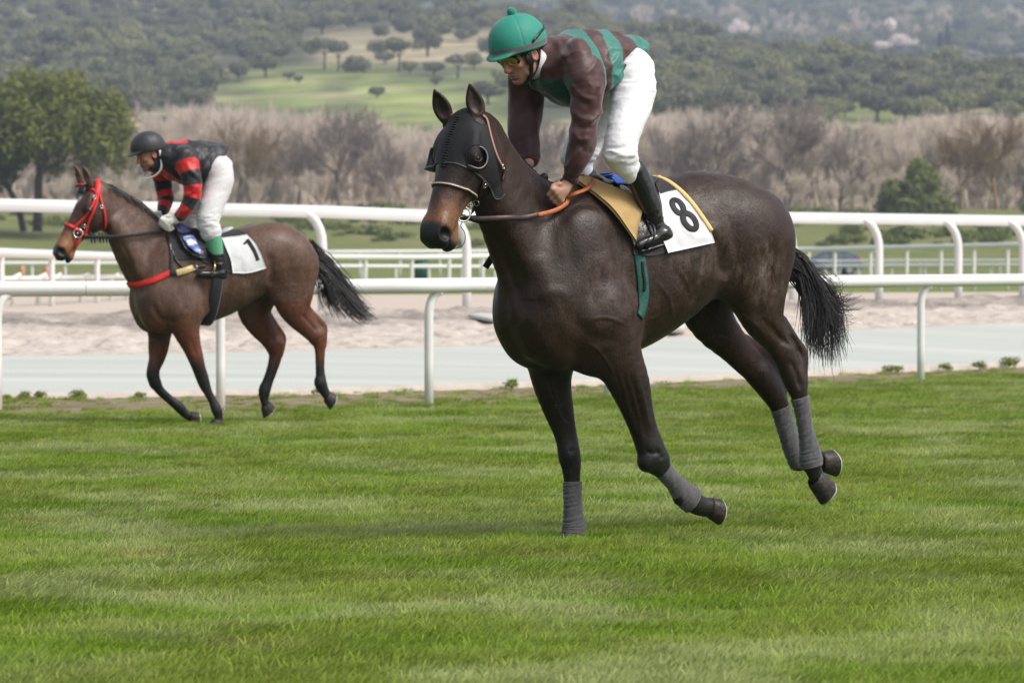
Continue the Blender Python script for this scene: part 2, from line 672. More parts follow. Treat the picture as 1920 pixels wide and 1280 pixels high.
def muscle(F, rig, px, py, w, r, ang=0, k=.05, op='add'):
    """ellipsoid: r = (along, lateral, up) turned by ang in the sagittal plane"""
    F.ell(rig.P(px, py, w), r, rotl(ang), k, op)


def barrel(F, rig, st, k=.04, n=2.3):
    """stations (px, top py, bottom py, half width) on the midline"""
    S = []
    for px, t, b, hw in st:
        T, B = rig.P(px, t, 0), rig.P(px, b, 0)
        S.append((T[0], 0, (T[2] + B[2]) / 2, hw, (T[2] - B[2]) / 2))
    S.sort()
    F.loft((0, 0, 0), np.eye(3), S, k, n=n)


def hoof(name, rig, cor, sole, toe, w, rc=.046, rs=.062, mats=None, parent=None):
    """hoof between the coronet and the sole, given by photograph points in the plane w; toe: direction point"""
    c, s0, t0 = rig.P(*cor, w), rig.P(*sole, w), rig.P(*toe, w)
    ax = s0 - c
    ax /= np.linalg.norm(ax)
    t = t0 - s0
    t -= ax * (t @ ax)
    t /= np.linalg.norm(t)
    l = np.cross(ax, t)
    H = np.linalg.norm(s0 - c)
    ns, rings = 28, []
    prof = [(-.10, .90, .0), (.0, 1.0, 0), (.06, 1.03, 0), (.5, 1.0, .5), (.93, 1.0, 1), (1.0, .985, 1), (1.0, .80, 1), (.93, .70, 1)]
    v, f, mi = [], [], []
    for h, sc, b in prof:
        r = (rc + (rs - rc) * b) * sc
        for k in range(ns):
            th = 2 * math.pi * k / ns
            fx = math.cos(th)
            rr = r * (1.12 if fx > 0 else .92)
            lean = .016 * h * (1 if fx > 0 else .35)
            drop = H * h * (1.0 if fx > 0 else 1.0 - .22 * (-fx))
            v.append(c + ax * drop + t * (fx * rr + lean) + l * math.sin(th) * r * .92)
    for i in range(len(prof) - 1):
        for k in range(ns):
            f.append((i * ns + k, i * ns + (k + 1) % ns, (i + 1) * ns + (k + 1) % ns, (i + 1) * ns + k))
            mi.append(1 if i in (4, 5) else 0)
    f.append(tuple(range((len(prof) - 1) * ns, len(prof) * ns)))
    mi.append(2)
    return mesh_np(name, v, f, mats, parent, True, mats=mi)


BARREL1 = [(955, 520, 600, .04), (970, 470, 650, .13), (1005, 410, 676, .19), (1060, 352, 690, .21), (1130, 346, 676, .225),
           (1200, 347, 652, .262), (1260, 331, 612, .282), (1310, 321, 568, .28), (1360, 329, 524, .268), (1400, 348, 506, .24),
           (1430, 374, 500, .19), (1452, 415, 485, .09)]
BARREL2 = [(257, 520, 582, .04), (266, 488, 602, .13), (290, 452, 618, .19), (325, 430, 621, .21), (365, 433, 611, .225), (405, 438, 600, .26),
                    (440, 430, 585, .285), (475, 420, 563, .285), (510, 416, 542, .275), (540, 423, 535, .25), (563, 440, 525, .2), (578, 465, 505, .09)]


def horse1_field(rig, vox):
    lo = np.array([-2.15, -.55, -.02]); hi = np.array([1.0, .62, 2.15])
    F = Field(lo, hi, vox)
    barrel(F, rig, BARREL1, n=2.15)
    # withers and neck
    p, r = rig.nodes([(903, 262, .04, 43), (920, 314, .03, 50), (949, 376, .02, 61), (991, 442, 0, 79), (1031, 505, 0, 94)], .46, 3)
    F.chain(p, r, .50, .06)
    p, r = rig.nodes([(908, 238, .04, 12), (950, 292, .02, 13), (998, 344, .01, 16), (1056, 380, 0, 30), (1140, 388, 0, 36), (1220, 390, 0, 38)], .7, 3)
    F.chain(p, r, .75, .04)
    p, r = rig.nodes([(935, 350, .085, 14), (968, 420, .10, 20), (1008, 500, .12, 24)], .5, 3)     # neck muscle
    F.chain(p, r, .5, .06)
    for w in (-1, 1):                          # chest
        muscle(F, rig, 999 + 24 * w, 575, w * .085, (.125, .10, .19), 15, .07)
        muscle(F, rig, 1024 + 24 * w, 638, w * .085, (.12, .08, .12), 0, .07)
    for w in (-1, 1):                          # shoulders
        dx = 46 * w
        muscle(F, rig, 1062 + dx, 505, w * .145, (.13, .06, .24), -20, .10)
        muscle(F, rig, 1025 + dx, 570, w * .15, (.12, .07, .15), -10, .07)
        muscle(F, rig, 1092 + dx, 588, w * .175, (.16, .07, .12), 18, .06)
        muscle(F, rig, 1080 + dx, 640, w * .17, (.11, .06, .09), 0, .05)
    # quarters
    for w in (-1, 1):
        dx = 30 * w
        muscle(F, rig, 1340 + dx, 428, w * .115, (.24, .13, .18), 10, .09)
        muscle(F, rig, 1392 + dx, 462, w * .14, (.19, .11, .22), 0, .08)
    # near hind
    p, r = rig.nodes([(1398, 470, .16, 78), (1408, 520, .165, 64), (1419, 558, .165, 51), (1431, 596, .16, 40), (1450, 629, .155, 28),
                      (1470, 658, .15, 22.5)], .7, 3)
    F.chain(p, r, .62, .06)
    muscle(F, rig, 1384, 512, .16, (.09, .06, .12), 30, .05)         # stifle
    muscle(F, rig, 1442, 518, .14, (.07, .075, .17), 0, .05)        # hamstring
    p, r = rig.nodes([(1468, 600, .15, 8), (1490, 638, .15, 9), (1505, 662, .15, 10), (1504, 690, .15, 11), (1503, 715, .15, 11)], .6, 3)   # tendon and hock point
    F.chain(p, r, .7, .015)
    p, r = rig.nodes([(1468, 656, .15, 22), (1481, 690, .15, 22), (1491, 716, .15, 21), (1499, 742, .15, 16), (1505, 770, .15, 12.5),
                      (1511, 808, .15, 12), (1517, 838, .15, 15.5), (1520, 862, .15, 18.5)], .75, 3)
    F.chain(p, r, .78, .02)
    p, r = rig.nodes([(1520, 864, .15, 18), (1527, 884, .15, 15), (1535, 900, .15, 15)], .8, 3)
    F.chain(p, r, .8, .02)
    # far hind
    p, r = rig.nodes([(1345, 455, -.14, 66), (1322, 540, -.14, 60), (1334, 598, -.14, 44), (1372, 645, -.14, 31.5), (1400, 675, -.14, 27.5),
                      (1426, 701, -.14, 25)], .7, 3)
    F.chain(p, r, .62, .05)
    p, r = rig.nodes([(1400, 635, -.14, 7), (1432, 660, -.14, 9), (1451, 680, -.14, 10), (1461, 705, -.14, 11), (1466, 725, -.14, 12)], .6, 3)
    F.chain(p, r, .7, .015)
    p, r = rig.nodes([(1426, 701, -.14, 25), (1441, 724, -.14, 24), (1457, 750, -.14, 20), (1466, 775, -.14, 16), (1477, 810, -.14, 14.5),
                      (1488, 842, -.14, 16.5), (1497, 862, -.14, 18)], .75, 3)
    F.chain(p, r, .78, .02)
    p, r = rig.nodes([(1499, 862, -.14, 17), (1520, 865, -.14, 14), (1540, 864, -.14, 14)], .8, 3)
    F.chain(p, r, .8, .02)
    # near fore (bent)
    p, r = rig.nodes([(1135, 600, .17, 60), (1158, 668, .165, 47), (1180, 720, .16, 39), (1195, 768, .155, 30), (1208, 808, .15, 26), (1219, 838, .15, 27),
                      (1226, 858, .15, 26), (1236, 873, .15, 18)], .75, 3)
    F.chain(p, r, .72, .05)
    p, r = rig.nodes([(1236, 872, .15, 17), (1250, 888, .15, 14), (1268, 908, .15, 15), (1283, 926, .15, 18), (1298, 939, .15, 20), (1314, 948, .15, 18),
                      (1330, 951, .15, 17)], .8, 3)
    F.chain(p, r, .8, .02)
    muscle(F, rig, 1238, 858, .15, (.032, .03, .032), 0, .03)          # back of the knee
    muscle(F, rig, 1210, 868, .15, (.032, .035, .034), 0, .03)
    muscle(F, rig, 1274, 934, .15, (.024, .03, .028), 0, .03)        # fetlock
    # far fore (standing)
    p, r = rig.nodes([(1030, 610, -.14, 62), (1032, 678, -.14, 45), (1036, 722, -.135, 36), (1048, 770, -.13, 28.5), (1058, 805, -.125, 22.5), (1066, 838, -.12, 20.5),
                      (1070, 864, -.12, 20), (1072, 890, -.12, 16.5), (1073, 915, -.12, 15), (1074.5, 955, -.12, 15.5), (1076, 985, -.12, 18.5), (1075, 1000, -.12, 17)], .8, 3)
    F.chain(p, r, .76, .05)
    muscle(F, rig, 1062, 850, -.12, (.025, .04, .045), 0, .03)
    muscle(F, rig, 1112, 678, .12, (.09, .07, .06), 0, .05)
    HF = head_frame(rig, 866, 216, .055, 15, 65)
    head(F, *HF, open_mouth=.012, sc=.99, sv=1.22)
    o, R = HF
    fw = np.array([.70, .60, .15])
    ear(F, rig.P(899, 222, .105), rig.P(881, 160, .10) - rig.P(899, 222, .10), fw + np.array([-.3, .25, 0]), L=.160, wid=.041)
    ear(F, rig.P(840, 229, -.045), rig.P(815, 170, -.04) - rig.P(840, 229, -.04), fw, L=.160, wid=.041)
    return F, HF


def horse2_field(rig, vox):
    F = Field(np.array([-2.1, -.5, -.02]), np.array([1.55, .5, 2.1]), vox)
    barrel(F, rig, BARREL2, n=2.15)
    p, r = rig.nodes([(187, 374, 0, 25), (207, 391, 0, 29), (236, 425, 0, 40), (265, 466, 0, 51), (290, 500, 0, 58)], .46, 3)
    F.chain(p, r, .50, .06)
    p, r = rig.nodes([(184, 352, 0, 8), (222, 368, 0, 9), (258, 388, 0, 11), (298, 432, 0, 16), (330, 448, 0, 20), (380, 458, 0, 24)], .7, 3)
    F.chain(p, r, .75, .06)
    p, r = rig.nodes([(215, 420, .09, 8), (240, 460, .10, 12), (268, 505, .12, 15)], .5, 3)
    F.chain(p, r, .5, .06)
    for w in (-1, 1):
        muscle(F, rig, 281 + 8 * w, 558, w * .085, (.125, .10, .17), 15, .07)
        muscle(F, rig, 292 + 8 * w, 595, w * .085, (.12, .08, .11), 0, .07)
        dx = 14 * w
        muscle(F, rig, 318 + dx, 520, w * .12, (.13, .06, .22), -20, .12)
        muscle(F, rig, 292 + dx, 560, w * .15, (.12, .07, .15), -10, .07)
        muscle(F, rig, 338 + dx, 568, w * .18, (.17, .07, .13), 18, .05)
        muscle(F, rig, 330 + dx, 600, w * .165, (.11, .06, .09), 0, .05)
        dx = 10 * w
        muscle(F, rig, 500 + dx, 472, w * .115, (.26, .13, .18), 10, .09)
        muscle(F, rig, 538 + dx, 498, w * .14, (.21, .11, .22), 0, .08)
    p, r = rig.nodes([(545, 505, .15, 46), (548, 540, .16, 38), (548, 565, .16, 33), (558, 590, .155, 25), (576, 611, .15, 20), (594, 630, .15, 16.5)], .7, 3)
    F.chain(p, r, .62, .05)
    muscle(F, rig, 528, 540, .16, (.10, .06, .12), 30, .05)
    muscle(F, rig, 567, 535, .14, (.075, .07, .17), 0, .05)
    p, r = rig.nodes([(580, 580, .15, 5), (596, 598, .15, 5.5), (607, 612, .15, 6.5), (607, 630, .15, 6.5), (606, 645, .15, 6)], .6, 3)
    F.chain(p, r, .7, .012)
    p, r = rig.nodes([(594, 630, .15, 16.5), (599, 644, .15, 12.5), (600, 660, .15, 9.5), (600, 690, .15, 8.4), (601, 706, .15, 9.5), (601, 718, .15, 12),
                      (607, 731, .15, 9.5), (613, 741, .15, 8.5)], .75, 3)
    F.chain(p, r, .78, .015)
    p, r = rig.nodes([(505, 480, -.14, 42), (485, 545, -.14, 38), (476, 580, -.14, 31), (488, 608, -.14, 25), (503, 629, -.14, 20), (515, 646, -.14, 17.5)], .7, 3)
    F.chain(p, r, .62, .05)
    p, r = rig.nodes([(505, 588, -.14, 4.5), (518, 610, -.14, 5), (530, 630, -.14, 6), (530, 644, -.14, 6), (525, 662, -.14, 6)], .6, 3)
    F.chain(p, r, .7, .012)
    p, r = rig.nodes([(515, 646, -.14, 17.5), (517, 664, -.14, 13), (511, 690, -.14, 10.5), (502, 715, -.14, 10), (496, 732, -.14, 11.5), (495, 748, -.14, 8),
                      (498, 757, -.14, 8)], .75, 3)
    F.chain(p, r, .78, .015)
    p, r = rig.nodes([(305, 580, -.15, 32), (300, 610, -.145, 25), (299, 632, -.14, 21), (297, 652, -.14, 19), (294, 672, -.135, 15), (288, 690, -.13, 12.3),
                      (287, 704, -.13, 12.5), (291, 718, -.13, 10.5)], .75, 3)
    F.chain(p, r, .76, .04)
    p, r = rig.nodes([(291, 718, -.13, 10.5), (301, 733, -.13, 8.6), (320, 750, -.13, 8.2), (336, 763, -.13, 9.8), (346, 774, -.13, 8.5), (355, 780, -.13, 8)], .75, 3)
    F.chain(p, r, .8, .015)
    p, r = rig.nodes([(344, 585, .16, 32), (349, 618, .155, 25), (358, 645, .15, 18.5), (366, 668, .15, 15), (373, 690, .145, 12.5), (379, 707, .14, 12),
                      (384, 722, .14, 10.5), (391, 737, .14, 8), (399, 752, .14, 7.8), (406, 768, .14, 10), (410, 780, .14, 8), (409, 790, .14, 8)], .75, 3)
    F.chain(p, r, .76, .04)

    HF = head_frame(rig, 172, 347, 0, 4, 57)
    head(F, *HF, sc=1.03, sv=1.06)
    o, R = HF
    fw = np.array([.9, .25, .25])
    ear(F, rig.P(169, 345, .06), rig.P(156, 312, .06) - rig.P(170, 345, .06), fw + np.array([0, .3, 0]), L=.150, wid=.034)
    ear(F, rig.P(152, 343, -.06), rig.P(141, 315, -.06) - rig.P(151, 343, -.06), fw, L=.145, wid=.034)
    return F, HF


def coat_colors(rig, v, HF, sc, base, leg, muzzle, black, dark_face, blaze=False, k1=0.0):
    """coat colour of each vertex: black points, tan muzzle, black nose"""
    o, R = HF
    h = (v - o) @ R / sc
    c = np.tile(np.array(base), (len(v), 1))
    n = noise3(v * 6, 3)
    n2 = noise3(v * 22, 5)
    mix = lambda c, col, t: c + (np.array(col) - c) * t[:, None]
    low = sstep(.95, .60, v[:, 2] + .05 * n)
    c = mix(c, leg, low)
    c = mix(c, black, sstep(.58, .40, v[:, 2] + .04 * n))
    inh = (h[:, 0] > -.05) & (h[:, 0] < .75) & (h[:, 2] > -.30) & (h[:, 2] < .12) & (np.abs(h[:, 1]) < .16)
    inh &= v[:, 0] > o[0] - .12
    c = np.where(inh[:, None], mix(c, dark_face, sstep(.0, .15, h[:, 0])), c)
    c = np.where(inh[:, None], mix(c, muzzle, sstep(.33, .47, h[:, 0] + .03 * n + .02 * n2)), c)
    c = np.where(inh[:, None], mix(c, dark_face, .75 * sstep(.035, .012, np.abs(h[:, 1])) * (h[:, 2] > -.05) * sstep(.50, .40, h[:, 0])), c)
    nose = sstep(.505, .545, h[:, 0] + .25 * np.minimum(h[:, 2] + .06, 0.02) + .012 * n)
    c = np.where(inh[:, None], mix(c, black, nose), c)
    eye = np.exp(-(((h[:, 0] - .185) / .035) ** 2 + ((h[:, 2] + .05) / .03) ** 2)) * (np.abs(h[:, 1]) > .06)
    c = np.where(inh[:, None], mix(c, black, np.clip(eye * 1.3, 0, 1)), c)
    if blaze:
        b = np.exp(-((h[:, 0] - .13) / .03) ** 2 - (h[:, 1] / .022) ** 2) * (h[:, 2] > -.02)
        c = np.where(inh[:, None], mix(c, (.7, .66, .62), np.clip(b * 1.6, 0, 1)), c)
    nos = np.exp(-(((h[:, 0] - .556) / .022) ** 2 + ((h[:, 2] + .052) / .022) ** 2))
    c = np.where(inh[:, None], mix(c, (.006, .005, .005), np.clip(nos, 0, 1) * (np.abs(h[:, 1]) < .066)), c)
    c *= (1 + .16 * n + .10 * n2)[:, None]
    return np.clip(c, .003, 1)


def relief(rig, v, q, lines):
    """press muscle furrows (depth > 0) or raise veins (depth < 0) along lines given in photograph points, near side only"""
    n = vnormals(v, q)
    g = v @ rig.R.T + rig.O - CAM
    z = g @ _f
    P = np.stack([960 + FPX * g[:, 0] / z, 640 - FPX * (g @ _u) / z], 1)
    face = sstep(-.05, .35, -(n @ rig.R.T @ (g[len(g) // 2] / np.linalg.norm(g[len(g) // 2])))) * (v[:, 1] > -.08)
    off = np.zeros(len(v))
    for pts, depth, width in lines:
        s = spline(np.array(pts, float), 6)
        lo, hi = s.min(0) - 3 * width, s.max(0) + 3 * width
        m = np.where(((P > lo) & (P < hi)).all(1))[0]
        if not len(m): continue
        a, b = s[:-1], s[1:]
        d = b - a
        t = np.clip((((P[m][:, None] - a) * d).sum(2)) / (d * d).sum(1), 0, 1)
        dist2 = ((P[m][:, None] - a - t[..., None] * d) ** 2).sum(2)
        k = dist2.argmin(1)
        arc = (k + t[np.arange(len(m)), k]) / len(a)
        fade = sstep(0, .25, arc) * sstep(1, .75, arc)
        off[m] -= depth * np.exp(-dist2.min(1) / width ** 2) * fade
    return v + n * (off * face)[:, None]


FURROWS1 = [([(925, 425), (945, 480), (968, 545), (985, 600)], .012, 12), ([(1030, 352), (1060, 420), (1072, 500), (1062, 580)], .006, 16),
            ([(1130, 410), (1160, 470), (1188, 560), (1205, 640)], .010, 15), ([(1060, 560), (1085, 610), (1128, 636), (1180, 640)], .006, 13),
            ([(1100, 540), (1125, 580), (1140, 620)], .004, 14), ([(1335, 430), (1352, 480), (1360, 530)], .022, 14), ([(1360, 400), (1378, 460), (1385, 530)], .008, 16),
            ([(1458, 420), (1448, 500), (1428, 570), (1410, 612)], .013, 11), ([(1375, 470), (1395, 540), (1400, 590)], -.008, 18), ([(1300, 350), (1330, 390), (1345, 430)], .006, 22), ([(1425, 590), (1450, 625), (1475, 650)], .006, 6), ([(1250, 480), (1290, 540), (1310, 575)], .006, 16),
            ([(1165, 690), (1185, 760), (1203, 820)], .006, 6), ([(1195, 700), (1212, 770), (1222, 810)], -.004, 4), ([(1040, 700), (1055, 770), (1062, 820)], .004, 6),
            ([(985, 600), (1000, 650), (1030, 690)], .010, 10), ([(1000, 470), (1020, 520), (1030, 580)], -.008, 18), ([(1110, 470), (1140, 520), (1160, 580)], -.007, 26),
            ([(1090, 640), (1120, 655), (1150, 700), (1170, 760)], -.003, 3), ([(1210, 600), (1240, 590), (1280, 560)], -.0025, 3), ([(1400, 640), (1425, 650), (1450, 690)], -.003, 3),
            ([(1480, 672), (1493, 700), (1502, 735)], .008, 5), ([(1440, 600), (1462, 630), (1490, 655)], .007, 5), ([(1478, 625), (1494, 645), (1500, 668)], .009, 4), ([(1500, 672), (1498, 700), (1500, 730)], .004, 4), ([(1225, 842), (1236, 850), (1244, 864)], .004, 5)]
FURROWS1 += [([(1178, 690), (1198, 760), (1214, 832)], .006, 5), ([(1148, 690), (1172, 755)], .005, 5), ([(1016, 690), (1038, 760), (1056, 818)], .005, 5), ([(1206, 842), (1224, 850), (1240, 846)], .005, 4),
             ([(1060, 838), (1070, 846), (1080, 840)], .004, 4), ([(1060, 874), (1072, 880), (1084, 876)], .004, 4), ([(1345, 620), (1385, 660), (1420, 700)], .007, 7), ([(1405, 640), (1430, 668), (1450, 690)], .006, 5), ([(1440, 700), (1452, 725), (1462, 750)], .006, 5),
             ([(1000, 560), (1040, 545), (1075, 560)], -.004, 10), ([(1225, 520), (1255, 560), (1262, 600)], -.003, 4), ([(1262, 490), (1290, 530), (1300, 565)], -.003, 4), ([(1100, 600), (1140, 596), (1180, 612)], -.003, 3.5), ([(1375, 560), (1392, 590), (1420, 612), (1440, 640)], -.004, 4)]
FURROWS2 = [([(222, 445), (238, 480), (253, 520)], .012, 6), ([(345, 470), (365, 510), (381, 560), (384, 600)], .012, 7), ([(283, 565), (300, 596), (335, 607)], .012, 6),
            ([(330, 540), (345, 565), (352, 590)], .004, 8), ([(505, 470), (509, 510), (507, 540)], .014, 7), ([(535, 450), (545, 500), (550, 540)], .005, 9),
            ([(578, 500), (570, 540), (560, 570)], .008, 6), ([(440, 500), (470, 535), (480, 555)], .006, 9), ([(560, 585), (580, 605), (597, 625)], .006, 4),
            ([(355, 630), (370, 670)], .005, 4)]
# ------------------------------------------------------------------ fitting things onto a body
class Skin:
    """surface of a body in its rig frame, for laying straps and cloths on it"""
    def __init__(s, rig, v, q):
        s.rig, s.v, s.q = rig, v, q
        s.bvh = BVHTree.FromPolygons([tuple(p) for p in v.tolist()], [tuple(f) for f in q.tolist()])

    def hit(s, px, py):
        h = s.bvh.ray_cast(Vector(s.rig.c), Vector(s.rig.dir(px, py)))
        return (np.array(h[0]), np.array(h[1])) if h[0] is not None else (None, None)

    def lay(s, pts, off=.004):
        """snap photograph points onto the near side; a miss keeps the depth of its neighbours"""
        P, Nn, dep = [], [], []
        for px, py in pts:
            p, n = s.hit(px, py)
            P.append(p); Nn.append(n)
            dep.append(None if p is None else np.linalg.norm(p - s.rig.c))
        ok = [i for i, d in enumerate(dep) if d is not None]
        out = []
        for i, (px, py) in enumerate(pts):
            if P[i] is None:
                dj = dep[min(ok, key=lambda k: abs(k - i))] + .02 if ok else np.linalg.norm(s.rig.P(px, py, .08) - s.rig.c)
                p = s.rig.c + s.rig.dir(px, py) * dj
                near = s.bvh.find_nearest(Vector(p))
                if not ok: p = np.array(near[0])
                P[i], Nn[i] = p, np.array(near[1])
            out.append(P[i] + Nn[i] * off)
        return np.array(out), np.array(Nn)


def soften(P, n=1):
    P = P.copy()
    for _ in range(n):
        P[1:-1] = .25 * P[:-2] + .5 * P[1:-1] + .25 * P[2:]
    return P


def band(mb, P, N, width, thick=.003, closed=False):
    """flat strap along P, facing N"""
    P, N = np.asarray(P, float), np.asarray(N, float)
    m = len(P)
    T = (np.roll(P, -1, 0) - np.roll(P, 1, 0)) if closed else np.gradient(P, axis=0)
    T /= np.linalg.norm(T, axis=1)[:, None] + 1e-12
    S = np.cross(T, N)
    S /= np.linalg.norm(S, axis=1)[:, None] + 1e-12
    U = np.cross(S, T)
    w = np.broadcast_to(np.asarray(width, float), (m,))[:, None] / 2
    v = np.stack([P - S * w, P - S * w * .8 + U * thick, P + S * w * .8 + U * thick, P + S * w], 1).reshape(-1, 3)
    f = []
    for i in range(m if closed else m - 1):
        j = (i + 1) % m
        for k in range(4):
            l = (k + 1) % 4
            f.append((i * 4 + k, i * 4 + l, j * 4 + l, j * 4 + k))
    if not closed:
        f += [(3, 2, 1, 0), tuple((m - 1) * 4 + k for k in range(4))]
    mb.add(v, f)


def strap(skin, name, pts, width, mat_, parent, off=.003, thick=.003, n=8, closed=False, soft=1):
    p = np.array(pts, float)
    if closed: p = np.vstack([p, p[:1]])
    p = spline(p, n)
    if closed: p = p[:-1]
    P, N = skin.lay([tuple(x) for x in p], off)
    if not closed: P, N = soften(P, soft), soften(N, soft + 1)
    mb = MB()
    band(mb, P, N, width, thick, closed)
    return mb.build(name, mat_, parent)


def loop_points(skin, c, axis, off, n=64, ref=None):
    """ring of surface points in the plane through c across axis"""
    axis = np.asarray(axis, float) / np.linalg.norm(axis)
    a = np.array(ref if ref is not None else (0, 0, 1.0))
    a = a - axis * (a @ axis)
    a /= np.linalg.norm(a)
    b = np.cross(axis, a)
    P, N = [], []
    for k in range(n):
        th = 2 * math.pi * k / n
        d = math.cos(th) * a + math.sin(th) * b
        h = skin.bvh.ray_cast(Vector(c), Vector(d))
        if h[0] is None: continue
        P.append(np.array(h[0]) + d * off)
        N.append(d)
    return np.array(P), np.array(N)


def coons(top, bottom, left, right, nu, nv):
    def res(c, n):
        c = spline(np.array(c, float), 12)
        L = np.r_[0, np.cumsum(np.linalg.norm(np.diff(c, axis=0), axis=1))]
        t = np.linspace(0, L[-1], n)
        return np.stack([np.interp(t, L, c[:, k]) for k in range(2)], 1)
    T, B, Lf, Rt = res(top, nu), res(bottom, nu), res(left, nv), res(right, nv)
    u = np.linspace(0, 1, nu)[None, :, None]
    v = np.linspace(0, 1, nv)[:, None, None]
    return (1 - v) * T[None] + v * B[None] + (1 - u) * Lf[:, None] + u * Rt[:, None] - ((1 - u) * (1 - v) * T[0] + u * (1 - v) * T[-1] + (1 - u) * v * B[0] + u * v * B[-1])


def cloth(skin, name, top, bottom, left, right, mat_, parent=None, off=.006, thick=.004, nu=22, nv=16, wave=0.0, both=True, seed=1, flare=None):
    """cloth panel between four photograph curves, lying on the near side (and mirrored to the far side)"""
    G = coons(top, bottom, left, right, nu, nv)
    P, N = skin.lay([tuple(x) for x in G.reshape(-1, 2)], off)
    Pg, Ng = P.reshape(nv, nu, 3), N.reshape(nv, nu, 3)
    for _ in range(2):
        Ng[1:-1, 1:-1] = (Ng[1:-1, 1:-1] * 2 + Ng[:-2, 1:-1] + Ng[2:, 1:-1] + Ng[1:-1, :-2] + Ng[1:-1, 2:]) / 6
    for _ in range(3):
        Pg[1:-1, 1:-1] = (Pg[1:-1, 1:-1] * 2 + Pg[:-2, 1:-1] + Pg[2:, 1:-1] + Pg[1:-1, :-2] + Pg[1:-1, 2:]) / 6
    Pn = Ng / (np.linalg.norm(Ng, axis=2)[..., None] + 1e-9)
    if wave:
        w = noise3(np.concatenate([G.reshape(-1, 2) / 30.0, np.zeros((nu * nv, 1))], 1), seed, 3).reshape(nv, nu)
        Pg = Pg + Pn * (np.abs(w) * wave * np.linspace(.3, 1, nv)[:, None])[..., None]
    if flare is not None:
        Pg = Pg + Pn * np.asarray(flare)[..., None]
    outer = Pg + Pn * thick
    v = np.concatenate([Pg.reshape(-1, 3), outer.reshape(-1, 3)])
    n = nu * nv
    f = []
    for i in range(nv - 1):
        for j in range(nu - 1):
            a, b, c, d = i * nu + j, i * nu + j + 1, (i + 1) * nu + j + 1, (i + 1) * nu + j
            f += [(a, d, c, b), (n + a, n + b, n + c, n + d)]
    edge = [(i, i + 1) for i in range(nu - 1)] + [(i * nu + nu - 1, (i + 1) * nu + nu - 1) for i in range(nv - 1)] + \
           [((nv - 1) * nu + i + 1, (nv - 1) * nu + i) for i in range(nu - 1)] + [((i + 1) * nu, i * nu) for i in range(nv - 1)]
    f += [(b, a, n + a, n + b) for a, b in edge]
    ob = mesh_np(name, v, f, mat_, parent, True)
    if both:
        mesh_np(name, v * np.array([1, -1, 1]), [tuple(reversed(q)) for q in f], mat_, parent or ob, True)
    return ob, Pg, Pn


def strands(name, paths, r0, r1, mat_, parent=None, seg=9):
    """hair: thin three-sided tapering tubes"""
    V, Fc, b = [], [], 0
    ang = np.array([0, 2.094, 4.189])
    for P in paths:
        P = spline(np.asarray(P, float), max(2, seg // max(len(P) - 1, 1)))
        m = len(P)
        T = np.gradient(P, axis=0)
        T /= np.linalg.norm(T, axis=1)[:, None] + 1e-9
        A = np.cross(T, np.array([.3, .8, .5]))
        A /= np.linalg.norm(A, axis=1)[:, None] + 1e-9
        B = np.cross(T, A)
        R = (r0 + (r1 - r0) * np.linspace(0, 1, m) ** 1.3)[:, None]
        V.append(np.stack([P + R * (math.cos(a) * A + math.sin(a) * B) for a in ang], 1).reshape(-1, 3))
        i = np.arange(m - 1)[:, None] * 3 + b
        k = np.arange(3)[None]
        k2 = (k + 1) % 3
        Fc.append(np.stack([i + k, i + k2, i + 3 + k2, i + 3 + k], 2).reshape(-1, 4))
        b += m * 3
    return mesh_np(name, np.concatenate(V), np.concatenate(Fc), mat_, parent, True)


def in_poly(P, poly):
    poly = np.asarray(poly, float)
    x, y = P[:, 0], P[:, 1]
    r = np.zeros(len(P), bool)
    j = len(poly) - 1
    for i in range(len(poly)):
        xi, yi, xj, yj = *poly[i], *poly[j]
        with np.errstate(divide='ignore', invalid='ignore'):
            r ^= ((yi > y) != (yj > y)) & (x < (xj - xi) * (y - yi) / (yj - yi + 1e-12) + xi)
        j = i
    return r


def px_of(rig, v):
    g = v @ rig.R.T + rig.O - CAM
    z = g @ _f
    return np.stack([960 + FPX * g[:, 0] / z, 640 - FPX * (g @ _u) / z], 1)


def shell(name, v, q, keep, off, thick, mat_, parent):
    """a tight cloth cut out of the body's own surface"""
    n = vnormals(v, q)
    qq = q[keep[q].all(1)]
    ids, inv = np.unique(qq, return_inverse=True)
    qq = inv.reshape(-1, 4)
    a = v[ids] + n[ids] * off
    b = v[ids] + n[ids] * (off + thick)
    m = len(ids)
    e = np.concatenate([qq[:, [0, 1]], qq[:, [1, 2]], qq[:, [2, 3]], qq[:, [3, 0]]])
    key = np.minimum(e[:, 0], e[:, 1]).astype(np.int64) * m + np.maximum(e[:, 0], e[:, 1])
    u, idx, cnt = np.unique(key, return_index=True, return_counts=True)
    be = e[idx[cnt == 1]]
    # draw the border in smooth
    for _ in range(6):
        s_, c_ = np.zeros((m, 3)), np.zeros(m)
        for p, r in ((0, 1), (1, 0)):
            np.add.at(s_, be[:, p], b[be[:, r]])
            np.add.at(c_, be[:, p], 1)
        k = c_ > 0
        d = .5 * (s_[k] / c_[k][:, None] - b[k])
        b[k] += d
        a[k] += d
    vv = np.concatenate([a, b])
    side = np.stack([be[:, 0], be[:, 1], be[:, 1] + m, be[:, 0] + m], 1)[:, ::-1]
    return mesh_np(name, vv, [qq[:, ::-1], qq + m, side], mat_, parent, True)


